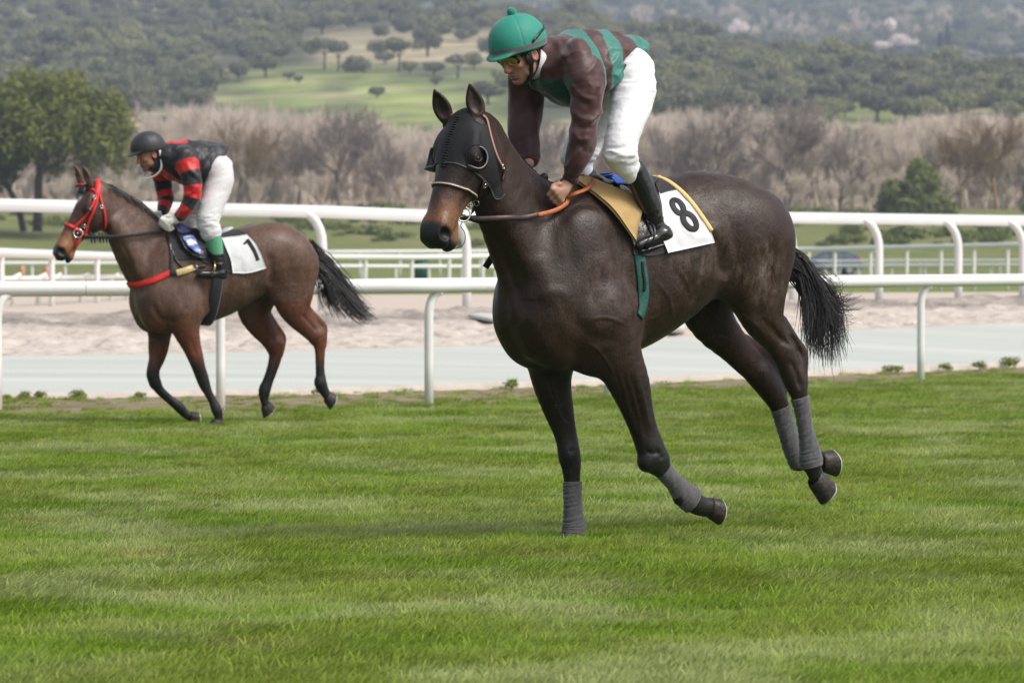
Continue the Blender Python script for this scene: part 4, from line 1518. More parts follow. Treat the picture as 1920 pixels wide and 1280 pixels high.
def horse_two():
    rig = rig2
    F, HF = horse2_field(rig, .0075)
    v, q = F.mesh(1)
    del F
    v = relief(rig, v, q, FURROWS2)
    c = coat_colors(rig, v, HF, 1.03, base=(.095, .051, .034), leg=(.115, .037, .017), muzzle=(.24, .105, .05), black=BLACK, dark_face=(.062, .031, .021), blaze=True)
    # clipped: the coat changes colour on a line round the thighs and forearms
    P = px_of(rig, v)
    clip = sstep(561, 563, P[:, 1]) * (P[:, 0] > 480) * (v[:, 2] > .5)
    c = c + (np.array([.095, .034, .018]) - c) * (clip * sstep(.55, .75, v[:, 2]))[:, None]
    dust = np.clip(sstep(.85, 1.0, v[:, 2]), 0, 1) * sstep(.6, .4, v[:, 0])
    c = np.concatenate([c, dust[:, None]], 1)
    body = mesh_np('racehorse', v, q, coat_mat('bay_coat', (.21, .165, .14), .45), None, True, c)
    tag(body, 'brown bay racehorse in a red bridle without hood, cantering behind by the white rail', 'horse', 'racehorses on the turf')
    sk = Skin(rig, v, q)
    o, R = HF
    eyes(rig, HF, 1.03, 1.06, body, lat=.098)
    hm = [M_hoof, M_shoe, M_sole]
    hoof('hoof', rig, (614, 743), (628, 751), (624, 766), .15, .045, .058, hm, body)
    hoof('hoof', rig, (499, 759), (509, 773), (498, 786), -.14, .045, .056, hm, body)
    hoof('hoof', rig, (358, 781), (374, 784), (377, 797), -.13, .045, .056, hm, body)
    hoof('hoof', rig, (409, 788), (407, 800), (390, 800), .14, .045, .056, hm, body)
    tail_locks(rig, (582, 452), (592, 525), [(625, 585), (645, 600), (668, 606), (690, 612), (703, 608), (700, 600), (690, 585), (672, 565), (655, 548)],
               [(706, 604), (708, 596), (612, 575), (630, 596)], 44, 10, 26, .0026, .0007, 'tail', M_hair, body, 4, 1)
    rs = np.random.RandomState(6)
    paths = []
    crest = spline(np.array([(186, 346), (205, 350), (222, 360), (240, 371), (257, 382), (272, 394), (288, 408), (301, 424)], float), 14)
    for i in range(750):
        k = rs.rand() * (len(crest) - 1)
        cpt = crest[int(k)] + rs.normal(0, .7, 2)
        A = rig.P(cpt[0], cpt[1] + 2, rs.normal(.0, .015))
        sd_ = 1 if rs.rand() < .55 else -1
        l = .03 + .05 * rs.rand()
        paths.append([A, A + np.array([-.01, .014 * sd_, .016]), A + np.array([-.03, .034 * sd_, .0]), A + np.array([-.05 - .03 * rs.rand(), .05 * sd_, -l])])
    for i in range(130):                       # forelock
        A = o + R @ np.array([-.01 + .02 * rs.rand(), rs.normal(0, .03), .01])
        E = o + R @ np.array([.08 + .05 * rs.rand(), rs.normal(0, .04), .035])
        paths.append([A, (A + E) / 2 + R[:, 2] * .035, E])
    strands('mane', paths, .0024, .0009, M_hair, body, 6)
    place(body, rig, np.array([.25, 0, 0]))

    br = empty('bridle')
    tag(br, 'bright red bridle with black reins on the bay horse behind', 'bridle', 'bridles')
    strap(sk, 'browband', [(143, 350), (150, 346), (158, 348), (168, 353), (178, 358)], .024, M_red, br, .005, .006)
    strap(sk, 'headpiece', [(182, 338), (184, 345), (183, 356), (181, 364)], .046, M_red, br, .006, .006)
    strap(sk, 'cheek_strap', [(181, 362), (176, 378), (168, 394), (158, 408), (146, 420), (139, 428)], .020, M_red, br, .006, .006)
    strap(sk, 'cheek_strap', [(184, 362), (180, 382), (173, 400), (166, 416), (161, 432), (152, 446)], .020, M_red, br, .008, .006)
    strap(sk, 'throat_strap', [(186, 350), (188, 372), (194, 392), (197, 410), (197, 422), (194, 432)], .018, M_red, br, .006, .006)
    p1, p2 = sk.lay([(112, 411)], 0)[0][0], sk.lay([(138, 427)], 0)[0][0]
    h3 = (p2 - o) @ R
    p3 = o + R @ np.array([h3[0], -h3[1], h3[2]])
    ax = np.cross(p2 - p1, p3 - p1)
    lp, ln = loop_points(sk, (p2 + p3) / 2 * .8 + p1 * .2, ax, .004, 64)
    mb = MB(); band(mb, lp, ln, .030, .008, True); mb.build('noseband', M_red, br, True)
    p4 = sk.lay([(143, 450)], .01)[0][0]
    mb = MB()
    cs = spline(np.array([rig.P(152, 446, p4[1] + .01), rig.P(146, 455, p4[1] + .005), rig.P(139, 463, p4[1] - .02), rig.P(132, 466, p4[1] - .06)]), 6)
    band(mb, cs, np.tile(np.array([.3, .9, .2]), (len(cs), 1)), .026, .006); mb.build('chin_strap', M_red, br, True)
    bp = sk.lay([(146, 437)], .014)[0][0]
    bh = (bp - o) @ R
    far = o + R @ np.array([bh[0], -bh[1], bh[2]])
    torus_mb(bp, (.2, .95, .1), .034, .005).build('bit_ring', M_steel, br, True)
    torus_mb(far, (.2, -.95, .1), .034, .005).build('bit_ring', M_steel, br, True)
    MB().tube([bp, far], .008, 8).build('mouthpiece', M_steel, br, True)
    for a, b in ((176, 371), (190, 388), (158, 424)):
        p, nn = sk.lay([(a, b)], .014)
        torus_mb(p[0], nn[0], .012, .003).build('buckle', M_steel, br, True)
    hn = sk.hit(302, 428)[0]
    hw = .10 if hn is None else hn[1] + .04
    w0 = bp[1] + .01
    A = spline(np.array([rig.P(*p) for p in [(155, 443, w0), (175, 444, w0 + .02), (200, 444, .13), (240, 442, hw + .04), (275, 437, hw + .03), (312, 428, hw), (322, 418, hw)]]), 6)
    mb = MB(); band(mb, A, np.tile(np.array([.1, .98, .12]), (len(A), 1)), .026, .010); rein = mb.build('rein', M_black, br, True)
    mb = MB()
    for px in (170, 176, 186, 192, 198):
        c_ = rig.P(px, 445, w0 + .02)
        mb.tube([c_ + np.array([0, 0, .035]), c_ - np.array([.01, 0, .045])], [.010, .004], 6)
    mb.build('rein_stop', M_black, rein, True)
    A2 = A * np.array([1, -1, 1]); A2[0] = far
    mb = MB(); band(mb, A2, np.tile(np.array([.1, -.98, .12]), (len(A2), 1)), .026, .010); mb.build('rein', M_black, br, True)
    place(br, rig)

    bg = empty('breast_girth')
    tag(bg, 'red breast strap with brass buckle plate across the bay horse chest', 'breast strap')
    pts = [(241, 534), (262, 533), (285, 527), (305, 518), (322, 510)]
    P1, N1 = sk.lay([tuple(x) for x in spline(np.array(pts, float), 6)], .005)
    mb = MB(); band(mb, soften(P1, 1), soften(N1, 2), .048, .006)
    band(mb, soften(P1, 1) * np.array([1, -1, 1]), soften(N1, 2) * np.array([1, -1, 1]), .048, .006)
    mb.build('red_strap', M_red, bg, True)
    strap(sk, 'black_end', [(318, 511), (330, 511)], .050, M_black, bg, .008, .006)
    strap(sk, 'brass_plate', [(330, 512), (345, 508), (362, 502)], .052, mat('gold_webbing', (.50, .38, .16), .4, .5), bg, .010, .006)
    strap(sk, 'strap_end', [(362, 503), (374, 500), (384, 498)], .03, M_blackleather, bg, .008, .005)
    p, nn = sk.lay([(367, 502)], .016)
    torus_mb(p[0], nn[0], .014, .004).build('buckle', M_steel, bg, True)
    strap(sk, 'neck_strap', [(313, 440), (318, 458), (321, 480), (321, 508)], .026, M_blackleather, bg, .006, .005)
    strap(sk, 'side_strap', [(322, 470), (330, 488), (343, 502)], .018, M_blackleather, bg, .008, .004)
    place(bg, rig)

    sc_ = empty('saddle_cloth')
    tag(sc_, 'white saddle cloth with black number 1 on the bay horse behind', 'saddle cloth', 'number cloths')
    wp, Pg, Pn = cloth(sk, 'number_panel', [(416, 449), (440, 446), (464, 442)], [(436, 512), (468, 511), (497, 502)],
                       [(416, 449), (425, 470), (433, 490), (436, 512)], [(464, 442), (480, 460), (490, 480), (497, 502)], M_white, sc_, .012, .004, 26, 22, .016, seed=6)
    cloth(sk, 'rear_panel', [(414, 437), (432, 434), (450, 434)], [(418, 450), (440, 447), (463, 443)], [(414, 437), (418, 450)], [(450, 434), (463, 443)], M_black, sc_, .011, .004, 14, 8)
    cloth(sk, 'black_panel', [(316, 440), (345, 440), (380, 440), (414, 438)], [(332, 487), (365, 487), (405, 500), (436, 513)], [(316, 440), (322, 465), (332, 487)],
          [(414, 438), (428, 478), (436, 513)], M_black, sc_, .006, .004, 26, 18, .006)
    psk = Skin.__new__(Skin)
    psk.rig = rig
    flat = (Pg + Pn * .004).reshape(-1, 3)
    nu = Pg.shape[1]
    psk.bvh = BVHTree.FromPolygons([tuple(p) for p in flat.tolist()], [(i * nu + j, i * nu + j + 1, (i + 1) * nu + j + 1, (i + 1) * nu + j) for i in range(Pg.shape[0] - 1) for j in range(nu - 1)])
    mb = MB()
    for pts, w_, of in (([(463.5, 449), (470, 459), (477, 471), (481.5, 482), (483.5, 488.5)], .030, .0015), ([(457, 457.5), (461.5, 454.5), (465, 452)], .018, .0025)):
        pq, nq = psk.lay([tuple(x) for x in spline(np.array(pts, float), 5)], 0)
        nq = np.where(nq[:, 1:2] < 0, -nq, nq)
        pq = pq + nq * of
        band(mb, pq, nq, w_, .001)
    mb.build('number_digit', M_digit, wp, True)
    place(sc_, rig)

    sd = empty('racing_saddle')
    tag(sd, 'black and blue racing saddle with black girth under the rider in red and black silks', 'saddle', 'racing saddles')
    S = Field(np.array([-.6, -.3, 1.1]), np.array([.8, .3, 1.8]), .008)
    p, r = rig.nodes([(326, 436, 0, 8), (345, 439, 0, 7), (375, 440, 0, 7), (402, 436, 0, 7), (414, 431, 0, 5)], .7, 4)
    S.chain(p, r, 3.0, .02)
    vs, qs = S.mesh(1)
    mesh_np('seat', vs, qs, M_blackleather, sd)
    ball('cantle', rig.P(421, 433, .06), .075, mat('grey_plastic', (.45, .46, .48), .4, .5), sd, 16, (1, .8, .28), rotl(-22))
    cloth(sk, 'saddle_flap', [(322, 430), (350, 434), (384, 440)], [(345, 470), (362, 484), (385, 488)], [(322, 430), (332, 450), (345, 470)], [(384, 440), (388, 465), (385, 488)], M_blackleather, sd, .030, .006, 16, 14, .02, seed=3)
    cloth(sk, 'blue_panel', [(339, 453), (350, 449), (360, 450)], [(356, 474), (366, 480), (375, 482)], [(339, 453), (346, 464), (356, 474)], [(360, 450), (369, 466), (375, 482)],
          mat('blue_satin', (.05, .09, .30), .25, .5, wear=(30, .5, .75, (.4, .5, .75), .7)), sd, .050, .006, 10, 10, .02)
    cloth(sk, 'blue_panel', [(325, 430), (335, 427), (345, 432)], [(333, 444), (345, 446), (354, 444)], [(325, 430), (333, 444)], [(345, 432), (354, 444)], mat('navy_satin', (.04, .05, .12), .3, .5), sd, .045, .006, 8, 8, .02)
    gp = sk.lay([(406, 540)], 0)[0][0]
    lp, ln = loop_points(barrel_skin(rig, BARREL2), np.array([gp[0], 0, gp[2]]), np.array([1.0, 0, .10]), .010, 72)
    mb = MB(); band(mb, lp, ln, .085, .006, True); mb.build('girth', M_black, sd)
    place(sd, rig)
    return sk, HF, hw
# ------------------------------------------------------------------ riders
def person_head(F, o, R, k=.012, sc=1.0):
    E = lambda u, v, n, ru, rv, rn, k=.012, op='add': F.ell(o + R @ (np.array([u, v, n]) * sc), np.array([ru, rv, rn]) * sc, R, k, op)
    E(-.005, 0, .03, .098, .076, .098)
    E(.030, 0, -.04, .064, .060, .078, .03)
    E(.055, 0, -.088, .036, .036, .034, .025)          # jaw
    E(.068, 0, -.108, .024, .022, .018, .014)          # chin
    for s in (-1, 1):
        E(.010, s * .052, -.078, .045, .014, .022, .02)  # jaw line
        E(.062, s * .042, -.030, .024, .020, .018, .015) # cheek bone
        E(.083, s * .031, -.002, .013, .017, .011, .010, 'carve')
        E(.073, s * .031, -.003, .013, .013, .012, .003) # eye
        E(.082, s * .030, .015, .012, .022, .007, .008)  # brow
        E(.104, s * .011, -.043, .010, .008, .008, .006) # nostril wing
        E(-.008, s * .078, -.018, .022, .007, .032, .005)
        E(-.004, s * .085, -.018, .012, .006, .020, .004, 'carve')
    P = lambda *a: o + R @ (np.array(a) * sc)
    F.chain([P(.086, 0, .008), P(.100, 0, -.018), P(.112, 0, -.038)], [.009 * sc, .011 * sc, .012 * sc], 1, .010)
    E(.090, 0, -.070, .012, .024, .0065, .005)         # lips
    E(.088, 0, -.082, .012, .021, .0070, .005)
    E(.098, 0, -.0765, .010, .026, .0016, .003, 'carve')
    E(.090, 0, -.094, .010, .022, .005, .008, 'carve')


def hand(F, wrist, palm, knuckles, curl, thumb, r=.0105):
    """wrist and palm points, four knuckles, curl: two offsets for the finger joints, thumb: three points"""
    F.chain([wrist, palm], [.024, .030], .8, .02)
    for i, K in enumerate(knuckles):
        F.chain([palm, K], [.020, .0135], 1, .012)
    for i, K in enumerate(knuckles):
        f = (1.0, 1.06, 1.0, .82)[i]
        F.chain([K, K + curl[0] * f, K + (curl[0] + curl[1]) * f, K + (curl[0] + curl[1] + curl[2]) * f], [r * 1.1, r * 1.05, r * .95, r * .8], 1, .004)
    F.chain(thumb, [.015, .012, .009][:len(thumb)], 1, .008)


def wrinkle(v, q, fields):
    """push a cloth surface in and out; fields: list of arrays of offsets"""
    n = vnormals(v, q)
    return v + n * sum(fields)[:, None]


def half_space(F, A, n, keep_neg=True):
    """cut a field by the plane through A with normal n"""
    g = [F.lo[i] + F.vox * np.arange(F.n[i]) for i in range(3)]
    X, Y, Z = np.meshgrid(*g, indexing='ij', sparse=True)
    d = (X - A[0]) * n[0] + (Y - A[1]) * n[1] + (Z - A[2]) * n[2]
    F.D = np.maximum(F.D, (d if keep_neg else -d).astype(np.float32))


def hem_plane(rig, a, b):
    A, B = rig.P(*a, 0), rig.P(*b, 0)
    d = (B - A) / np.linalg.norm(B - A)
    return A, np.array([d[2], 0, -d[0]])


def ridged(p, seed, oct=3):
    return 1 - 2 * np.abs(noise3(p, seed, oct))


def helmet(rig, o, R, tilt, parent, shell_mat, name, peak_col, band=None, pom=None, vox=.0045, seams=6, grow=1.0):
    """skull cap with peak in the head frame"""
    F = Field(o - .24, o + .24, vox)
    t = math.radians(tilt)
    Rt = R @ np.array([[math.cos(t), 0, math.sin(t)], [0, 1, 0], [-math.sin(t), 0, math.cos(t)]])
    c = o + R @ np.array([-.008, 0, .045])
    F.ell(c, (.140 * grow, .112 * grow, .124 * grow), Rt, 0)
    sl = tuple(slice(0, k) for k in F.n)
    g = [F.lo[i] + F.vox * np.arange(F.n[i]) for i in range(3)]
    X, Y, Z = np.meshgrid(*g, indexing='ij', sparse=True)
    cut = -((X - c[0]) * Rt[0, 2] + (Y - c[1]) * Rt[1, 2] + (Z - c[2]) * Rt[2, 2]) - .034
    F.D = np.maximum(F.D, cut.astype(np.float32))
    F.ell(c, (.117, .091, .103), Rt, .004, 'carve')
    F.ell(c + Rt @ np.array([.105, 0, -.028]), (.070, .080, .0115), Rt @ np.array([[math.cos(.25), 0, -math.sin(.25) * -1], [0, 1, 0], [math.sin(.25) * -1, 0, math.cos(.25)]]), .012)
    F.ell(c, (.117, .091, .103), Rt, .004, 'carve')
    v, q = F.mesh(1)
    h = (v - c) @ Rt
    n = vnormals(v, q)
    # panel seams pressed in
    ang = np.arctan2(h[:, 1], h[:, 0])
    d = np.abs((ang / (2 * math.pi / seams) + .5) % 1 - .5) * (2 * math.pi / seams) * np.hypot(h[:, 0], h[:, 1])
    v = v - n * (.0016 * np.exp(-(d / .004) ** 2) * (h[:, 2] > -.01))[:, None]
    col = np.tile(np.array(peak_col), (len(v), 1))
    col = col * (1 + .05 * noise3(v * 30, 3))[:, None]
    if band is not None:
        m = (np.abs(h[:, 2] + .014) < .0085) & (h[:, 0] ** 2 / .140 ** 2 + h[:, 1] ** 2 / .112 ** 2 < 1.13)
        col[m] = band
    inner = (h[:, 0] / .122) ** 2 + (h[:, 1] / .096) ** 2 + (h[:, 2] / .108) ** 2 < 1
    col[inner] = (.012, .012, .013)
    ob = mesh_np(name, v, q, shell_mat, parent, True, col)
    if pom:
        p = c + Rt @ np.array([-.002, 0, .136])
        b = ball('pompom', p, .021, pom, ob, 22)
        b.data.vertices.foreach_set('co', (np.array([vv.co[:] for vv in b.data.vertices]) + (np.array([vv.co[:] for vv in b.data.vertices]) - p) * (.06 * np.random.RandomState(1).randn(len(b.data.vertices)))[:, None]).astype(np.float32).ravel())
    return ob, c, Rt


def skin_colors(v, base, o, R, sc=1.0, stubble=.0):
    h = (v - o) @ R / sc
    c = np.tile(np.array(base), (len(v), 1))
    near = (np.abs(h) < .2).all(1)
    red = np.exp(-((h[:, 0] - .105) / .03) ** 2 - ((h[:, 2] + .035) / .022) ** 2) + .6 * np.exp(-((h[:, 0] - .065) / .03) ** 2 - ((h[:, 2] + .03) / .02) ** 2) \
        + .9 * np.exp(-((h[:, 0] + .008) / .03) ** 2 - ((np.abs(h[:, 1]) - .08) / .015) ** 2)
    c = c * (1 + near[:, None] * np.clip(red, 0, 1)[:, None] * np.array([.10, -.18, -.2]))
    lips = np.exp(-((h[:, 2] + .076) / .009) ** 2 - (h[:, 1] / .022) ** 2) * (h[:, 0] > .075)
    c = c + (np.array([.30, .10, .085]) - c) * (near * np.clip(lips, 0, 1) * .7)[:, None]
    bd = sstep(-.045, -.07, h[:, 2]) * (h[:, 0] > -.02) * near
    c = c * (1 - bd * stubble)[:, None]
    brow = np.exp(-((h[:, 2] - .017) / .006) ** 2 - ((np.abs(h[:, 1]) - .03) / .018) ** 4) * (h[:, 0] > .06)
    c = c + (np.array([.03, .02, .015]) - c) * (near * np.clip(brow, 0, 1) * .8)[:, None]
    return c * (1 + .06 * noise3(v * 40, 2))[:, None]


def silk_mat(name, rough=.42, sheen=.25, spec=.5, bump=.16):
    m = mat(name, rough=rough, spec=spec, sheen=sheen, tint=True, bump=(26, bump, 6))
    return m


FOLDS1 = [([(1066, 150), (1080, 172), (1100, 185), (1120, 188)], -.010, 5), ([(1068, 165), (1085, 188), (1110, 200)], .009, 5), ([(1072, 205), (1090, 222), (1120, 226)], -.011, 5),
          ([(1073, 226), (1090, 240), (1116, 236)], .012, 5), ([(1074, 238), (1086, 262), (1110, 258)], -.011, 5), ([(1082, 262), (1098, 285), (1112, 280)], .008, 5), ([(1058, 326), (1074, 300), (1100, 270)], -.010, 5),
          ([(1066, 330), (1084, 308), (1104, 290)], .008, 4), ([(1086, 120), (1072, 150), (1068, 190), (1074, 230)], -.007, 6), ([(1108, 128), (1118, 160), (1120, 200)], .008, 6), ([(1062, 118), (1052, 130), (1058, 150)], .012, 7),
          ([(1040, 72), (1052, 92), (1056, 116)], -.010, 6), ([(1052, 74), (1066, 98), (1070, 118)], .009, 6), ([(1120, 62), (1136, 90), (1140, 120)], .007, 7), ([(1150, 68), (1160, 100), (1140, 140)], -.008, 6),
          ([(1182, 92), (1166, 120), (1140, 155)], .010, 6), ([(1188, 100), (1172, 130), (1150, 160)], -.008, 5), ([(1128, 130), (1132, 160), (1128, 180)], .009, 5), ([(1142, 150), (1160, 132), (1176, 108)], -.006, 4),
          ([(958, 160), (968, 190), (990, 206), (1012, 208)], -.010, 5), ([(957, 215), (976, 240), (1000, 252), (1014, 246)], -.012, 6), ([(957, 200), (974, 224), (1000, 234)], .010, 5), ([(960, 240), (976, 270), (1004, 286)], .009, 5),
          ([(962, 260), (974, 284), (1000, 298)], -.009, 5), ([(1000, 150), (1008, 180), (1010, 215)], .007, 6), ([(1020, 130), (1036, 150), (1050, 176)], .010, 8)]
FOLDS2 = [([(349, 300), (356, 320), (372, 330)], -.012, 4), ([(352, 318), (362, 334), (378, 340)], .012, 4), ([(350, 338), (362, 350), (378, 350)], -.012, 4), ([(350, 352), (362, 364), (374, 362)], .011, 3.5),
          ([(344, 388), (356, 378), (370, 366)], -.011, 3.5), ([(366, 268), (372, 285), (368, 310)], -.010, 5), ([(385, 275), (392, 290), (388, 312)], .011, 5), ([(405, 285), (398, 305), (388, 328)], -.010, 4),
          ([(376, 280), (382, 300), (380, 330)], -.009, 4), ([(320, 275), (330, 290), (335, 310)], .012, 5), ([(296, 340), (308, 350), (322, 350)], -.010, 3.5), ([(300, 372), (312, 378), (324, 374)], .010, 3.5)]


def rider_one(skn, hw):
    rig = rig1
    lo, hi = np.array([-1.05, -.5, 1.15]), np.array([.45, .55, 2.6])
    head_o, head_R = head_frame(rig, 975, 98, .0, 8, 28)
    M_skin = mat('skin_tan', rough=.5, spec=.4, tint=True, bump=(90, .12, 4))
    nodes = dict(
        torso=[(1160, 128, 0, 42), (1128, 128, 0, 66), (1085, 130, 0, 72), (1045, 124, 0, 58), (1020, 112, 0, 30)],
        arm_l=[(1085, 112, .15, 36), (1097, 145, .20, 33), (1099, 185, .22, 29), (1098, 232, .22, 25), (1091, 275, .20, 21.5), (1081, 306, .18, 17.5), (1074, 326, hw + .03, 14), (1070, 337, hw + .02, 13)],
        arm_r=[(1010, 118, -.15, 36), (990, 150, -.20, 33), (986, 190, -.22, 30), (985, 238, -.21, 29), (987, 272, -.19, 24), (992, 298, -.16, 15)],
        leg_l=[(1180, 135, .10, 46), (1187, 168, .13, 42), (1178, 215, .17, 37), (1167, 255, .21, 32), (1161, 285, .22, 29), (1168, 305, .22, 25), (1184, 325, .215, 22)],
        leg_r=[(1155, 135, -.10, 44), (1145, 170, -.13, 42), (1122, 220, -.17, 36), (1098, 262, -.21, 32), (1082, 298, -.22, 28), (1092, 320, -.22, 22)],
        boot_l=[(1191, 322, .215, 22), (1203, 348, .215, 22.5), (1215, 378, .22, 22), (1225, 405, .225, 19), (1233, 426, .23, 16), (1240, 434, .23, 17)],
        foot_l=[(1259, 442, .23, 11.5), (1240, 443, .235, 13), (1218, 452, .24, 11), (1198, 460, .24, 9)],
        boot_r=[(1090, 318, -.22, 20), (1110, 345, -.225, 20), (1128, 385, -.235, 17), (1140, 420, -.24, 15)],
        foot_r=[(1168, 440, -.24, 11), (1146, 444, -.245, 12), (1120, 452, -.25, 10), (1105, 458, -.25, 8)])
    # ---- the body: head, neck, trunk, limbs, hands in one surface
    F = Field(lo, hi, .0042)
    for k, q in (('torso', 1.05), ('arm_l', 1), ('arm_r', 1), ('leg_l', .95), ('leg_r', .95)):
        p, r = rig.nodes(nodes[k], q, 3)
        F.chain(p, np.maximum(r * .72 - .006, .016), q, .03)
    for k in ('boot_l', 'boot_r', 'foot_l', 'foot_r'):
        p, r = rig.nodes(nodes[k], .85, 3)
        F.chain(p, r * .75, .85, .02)
    nk = np.array([head_o + head_R @ np.array([-.03, 0, -.05]), rig.P(1012, 118, 0), rig.P(1035, 126, 0)])
    F.chain(nk, [.058, .062, .075], .95, .03)
    person_head(F, head_o, head_R)
    K = [rig.P(1036 + 5.6 * i, 355 + 7.0 * i, hw + .043 - .004 * i) for i in range(4)]
    wr, pl = rig.P(1071, 336, hw + .015), rig.P(1056, 356, hw + .028)
    px = 1 / rig.scale(pl)
    cu = [np.array([4 * px, -.019, -10 * px]), np.array([-12 * px, -.020, -2 * px]), np.array([-9 * px, .005, 5 * px])]
    th = [rig.P(1060, 346, hw + .02), rig.P(1048, 345, hw + .045), rig.P(1036, 348, hw + .035)]
    hand(F, wr, pl, K, cu, th, .0092)
    mir = np.array([1, -1, 1.0])
    sh = rig.P(992, 306, -.13) - wr * mir
    hand(F, wr * mir + sh, pl * mir + sh, [k * mir + sh for k in K], [c * mir for c in cu], [t * mir + sh for t in th])
    v, q = F.mesh(1)
    body = mesh_np('person', v, q, M_skin, None, True, skin_colors(v, (.42, .235, .165), head_o, head_R, 1, .25))
    tag(body, 'jockey in maroon silks with teal hoops and teal cap on the dark horse', 'person', 'jockeys')
    # ---- silks
    F = Field(lo, hi, .0048)
    p, r = rig.nodes([(1182, 122, 0, 52), (1160, 126, 0, 59), (1128, 128, 0, 68), (1085, 130, 0, 73), (1045, 124, 0, 58), (1020, 112, 0, 30)], 1.05, 4)
    F.chain(p, r, 1.05, .03)
    F.chain([rig.P(1028, 118, 0), rig.P(1013, 108, 0)], [.085, .070], 1, .03)
    hA, hN = hem_plane(rig, (1191, 90), (1076, 190))
    half_space(F, hA, hN)
    for k in ('arm_l', 'arm_r'):
        p, r = rig.nodes(nodes[k], 1, 4)
        F.chain(p, r, 1, .035)
    # elastic cuffs pull in, the sleeve bags over them
    hd = head_R
    F.ell(head_o + hd @ np.array([-.02, 0, -.06]), (.062, .066, .10), hd, .02, 'carve')
    v, q = F.mesh(1)
    P = px_of(rig, v)
    la = np.linalg.norm
    # folds: long soft ones down the sleeves, short ones at elbow and waist
    f1 = ridged(v * np.array([7, 7, 3.2]), 4, 2) * .009
    f2 = ridged((v @ np.array([[.8, 0, .6], [0, 1, 0], [-.6, 0, .8]])) * np.array([5, 5, 11]), 8, 2) * .0085
    hem = sstep(1120, 1180, P[:, 0])
    f3 = ridged(v * np.array([9, 9, 18]), 5, 2) * .006 * hem
    cuff = np.exp(-((P[:, 1] - 333) / 9) ** 2) * (P[:, 0] > 1040)
    f4 = np.sin(np.arctan2(v[:, 1] - .16, v[:, 0] - rig.P(1073, 330, .16)[0]) * 17) * .0022 * cuff
    v = wrinkle(v, q, [f1, f2, f3, f4 - .004 * cuff])
    v = relief(rig, v, q, [(a, b * .58, c * 1.15) for a, b, c in FOLDS1])
    # colours: maroon, teal hoops round the trunk, teal chest with its shade painted in
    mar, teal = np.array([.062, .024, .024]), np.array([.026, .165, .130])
    c = np.tile(mar, (len(v), 1))
    # which vertices belong to the trunk: closer to its axis than to the arms
    tp, tr = rig.nodes(nodes['torso'], 1.05, 6)
    def gap(pts, rad):
        best = np.full(len(v), 9.0); arg = np.zeros(len(v))
        for i, (a, b) in enumerate(zip(pts[:-1], pts[1:])):
            d = b - a
            t = np.clip(((v - a) @ d) / (d @ d), 0, 1)
            dd = la(v - a - t[:, None] * d, axis=1) - (rad[i] + (rad[i + 1] - rad[i]) * t)
            m = dd < best
            best[m] = dd[m]; arg[m] = (i + t[m]) / (len(pts) - 1)
        return best, arg
    ax, ar = rig.nodes(nodes['arm_l'], 1, 4)
    gl, _ = gap(ax[3:], ar[3:])
    ax2, ar2 = rig.nodes(nodes['arm_r'], 1, 4)
    gr, _ = gap(ax2[3:], ar2[3:])
    gt, ta = gap(tp, tr)
    trunk = (gl > .012) & (gr > .012)
    # hoop position: distance along the back from the collar
    A, B = rig.P(1030, 90, 0), rig.P(1188, 100, 0)
    d = (B - A) / la(B - A)
    s_ = (v - A) @ d / la(B - A) + .012 * noise3(v * 6, 2, 2)
    for a, b in ((.15, .31), (.46, .62), (.84, 1.4)):
        c[trunk & (s_ > a) & (s_ < b)] = teal
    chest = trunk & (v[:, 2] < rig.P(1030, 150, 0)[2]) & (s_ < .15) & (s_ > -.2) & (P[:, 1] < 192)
    c[chest] = np.array([.010, .055, .046])  # same teal, darkened to paint the shade on the chest
    c = c * (1 + .05 * noise3(v * 50, 7))[:, None]
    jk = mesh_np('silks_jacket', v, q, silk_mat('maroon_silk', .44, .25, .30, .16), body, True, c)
    for k, ww in (('arm_l', 1), ('arm_r', -1)):
        p, rr = rig.nodes(nodes[k], 1, 6)
        a, b_, rad_ = p[-4], p[-1], rr[-2] * 1.04
        ax_ = (b_ - a) / la(b_ - a)
        x_ = np.cross(ax_, [0, 1, 0]); x_ /= la(x_); y_ = np.cross(ax_, x_)
        mb = MB()
        rg = [((a * .25 + b_ * .75) + rad_ * (1 + .03 * math.sin(15 * t)) * (math.cos(t) * x_ + math.sin(t) * y_), math.cos(t) * x_ + math.sin(t) * y_) for t in np.linspace(0, 2 * math.pi, 49)[:-1]]
        band(mb, np.array([g[0] for g in rg]), np.array([g[1] for g in rg]), .026, .005, True)
        mb.build('elastic_cuff', mat('maroon_elastic', (.045, .018, .018), .6, .3, sheen=.2, bump=(200, .4)), jk, True)
    # collar
    cp, cn = rig.P(1016, 116, 0), None
    ring = []
    axis = nk[1] - nk[0]; axis /= la(axis)
    a_ = np.cross(axis, [0, 1, 0]); a_ /= la(a_); b_ = np.cross(axis, a_)
    for k in range(40):
        th_ = 2 * math.pi * k / 40
        dd = math.cos(th_) * a_ + math.sin(th_) * b_
        ring.append((nk[0] * .35 + nk[1] * .65 + dd * .074, dd))
    mb = MB()
    band(mb, np.array([x[0] for x in ring]), np.array([x[1] for x in ring]), .042, .004, True)
    mb.build('white_collar', M_white, body, True)
    # ---- breeches
    F = Field(lo, hi, .005)
    for k in ('leg_l', 'leg_r'):
        p, r = rig.nodes(nodes[k], .95, 4)
        F.chain(p, r, .95, .04)
    p, r = rig.nodes([(1150, 130, 0, 42), (1172, 132, 0, 46)], 1.3, 2)
    F.chain(p, r * .95, 1.25, .05)
    half_space(F, hA - hN * .045, hN, False)
    v, q = F.mesh(1)
    P = px_of(rig, v)
    f1 = ridged((v @ np.array([[.9, 0, .45], [0, 1, 0], [-.45, 0, .9]])) * np.array([4, 5, 17]), 14, 3) * .0030
    seat = sstep(230, 150, P[:, 1])
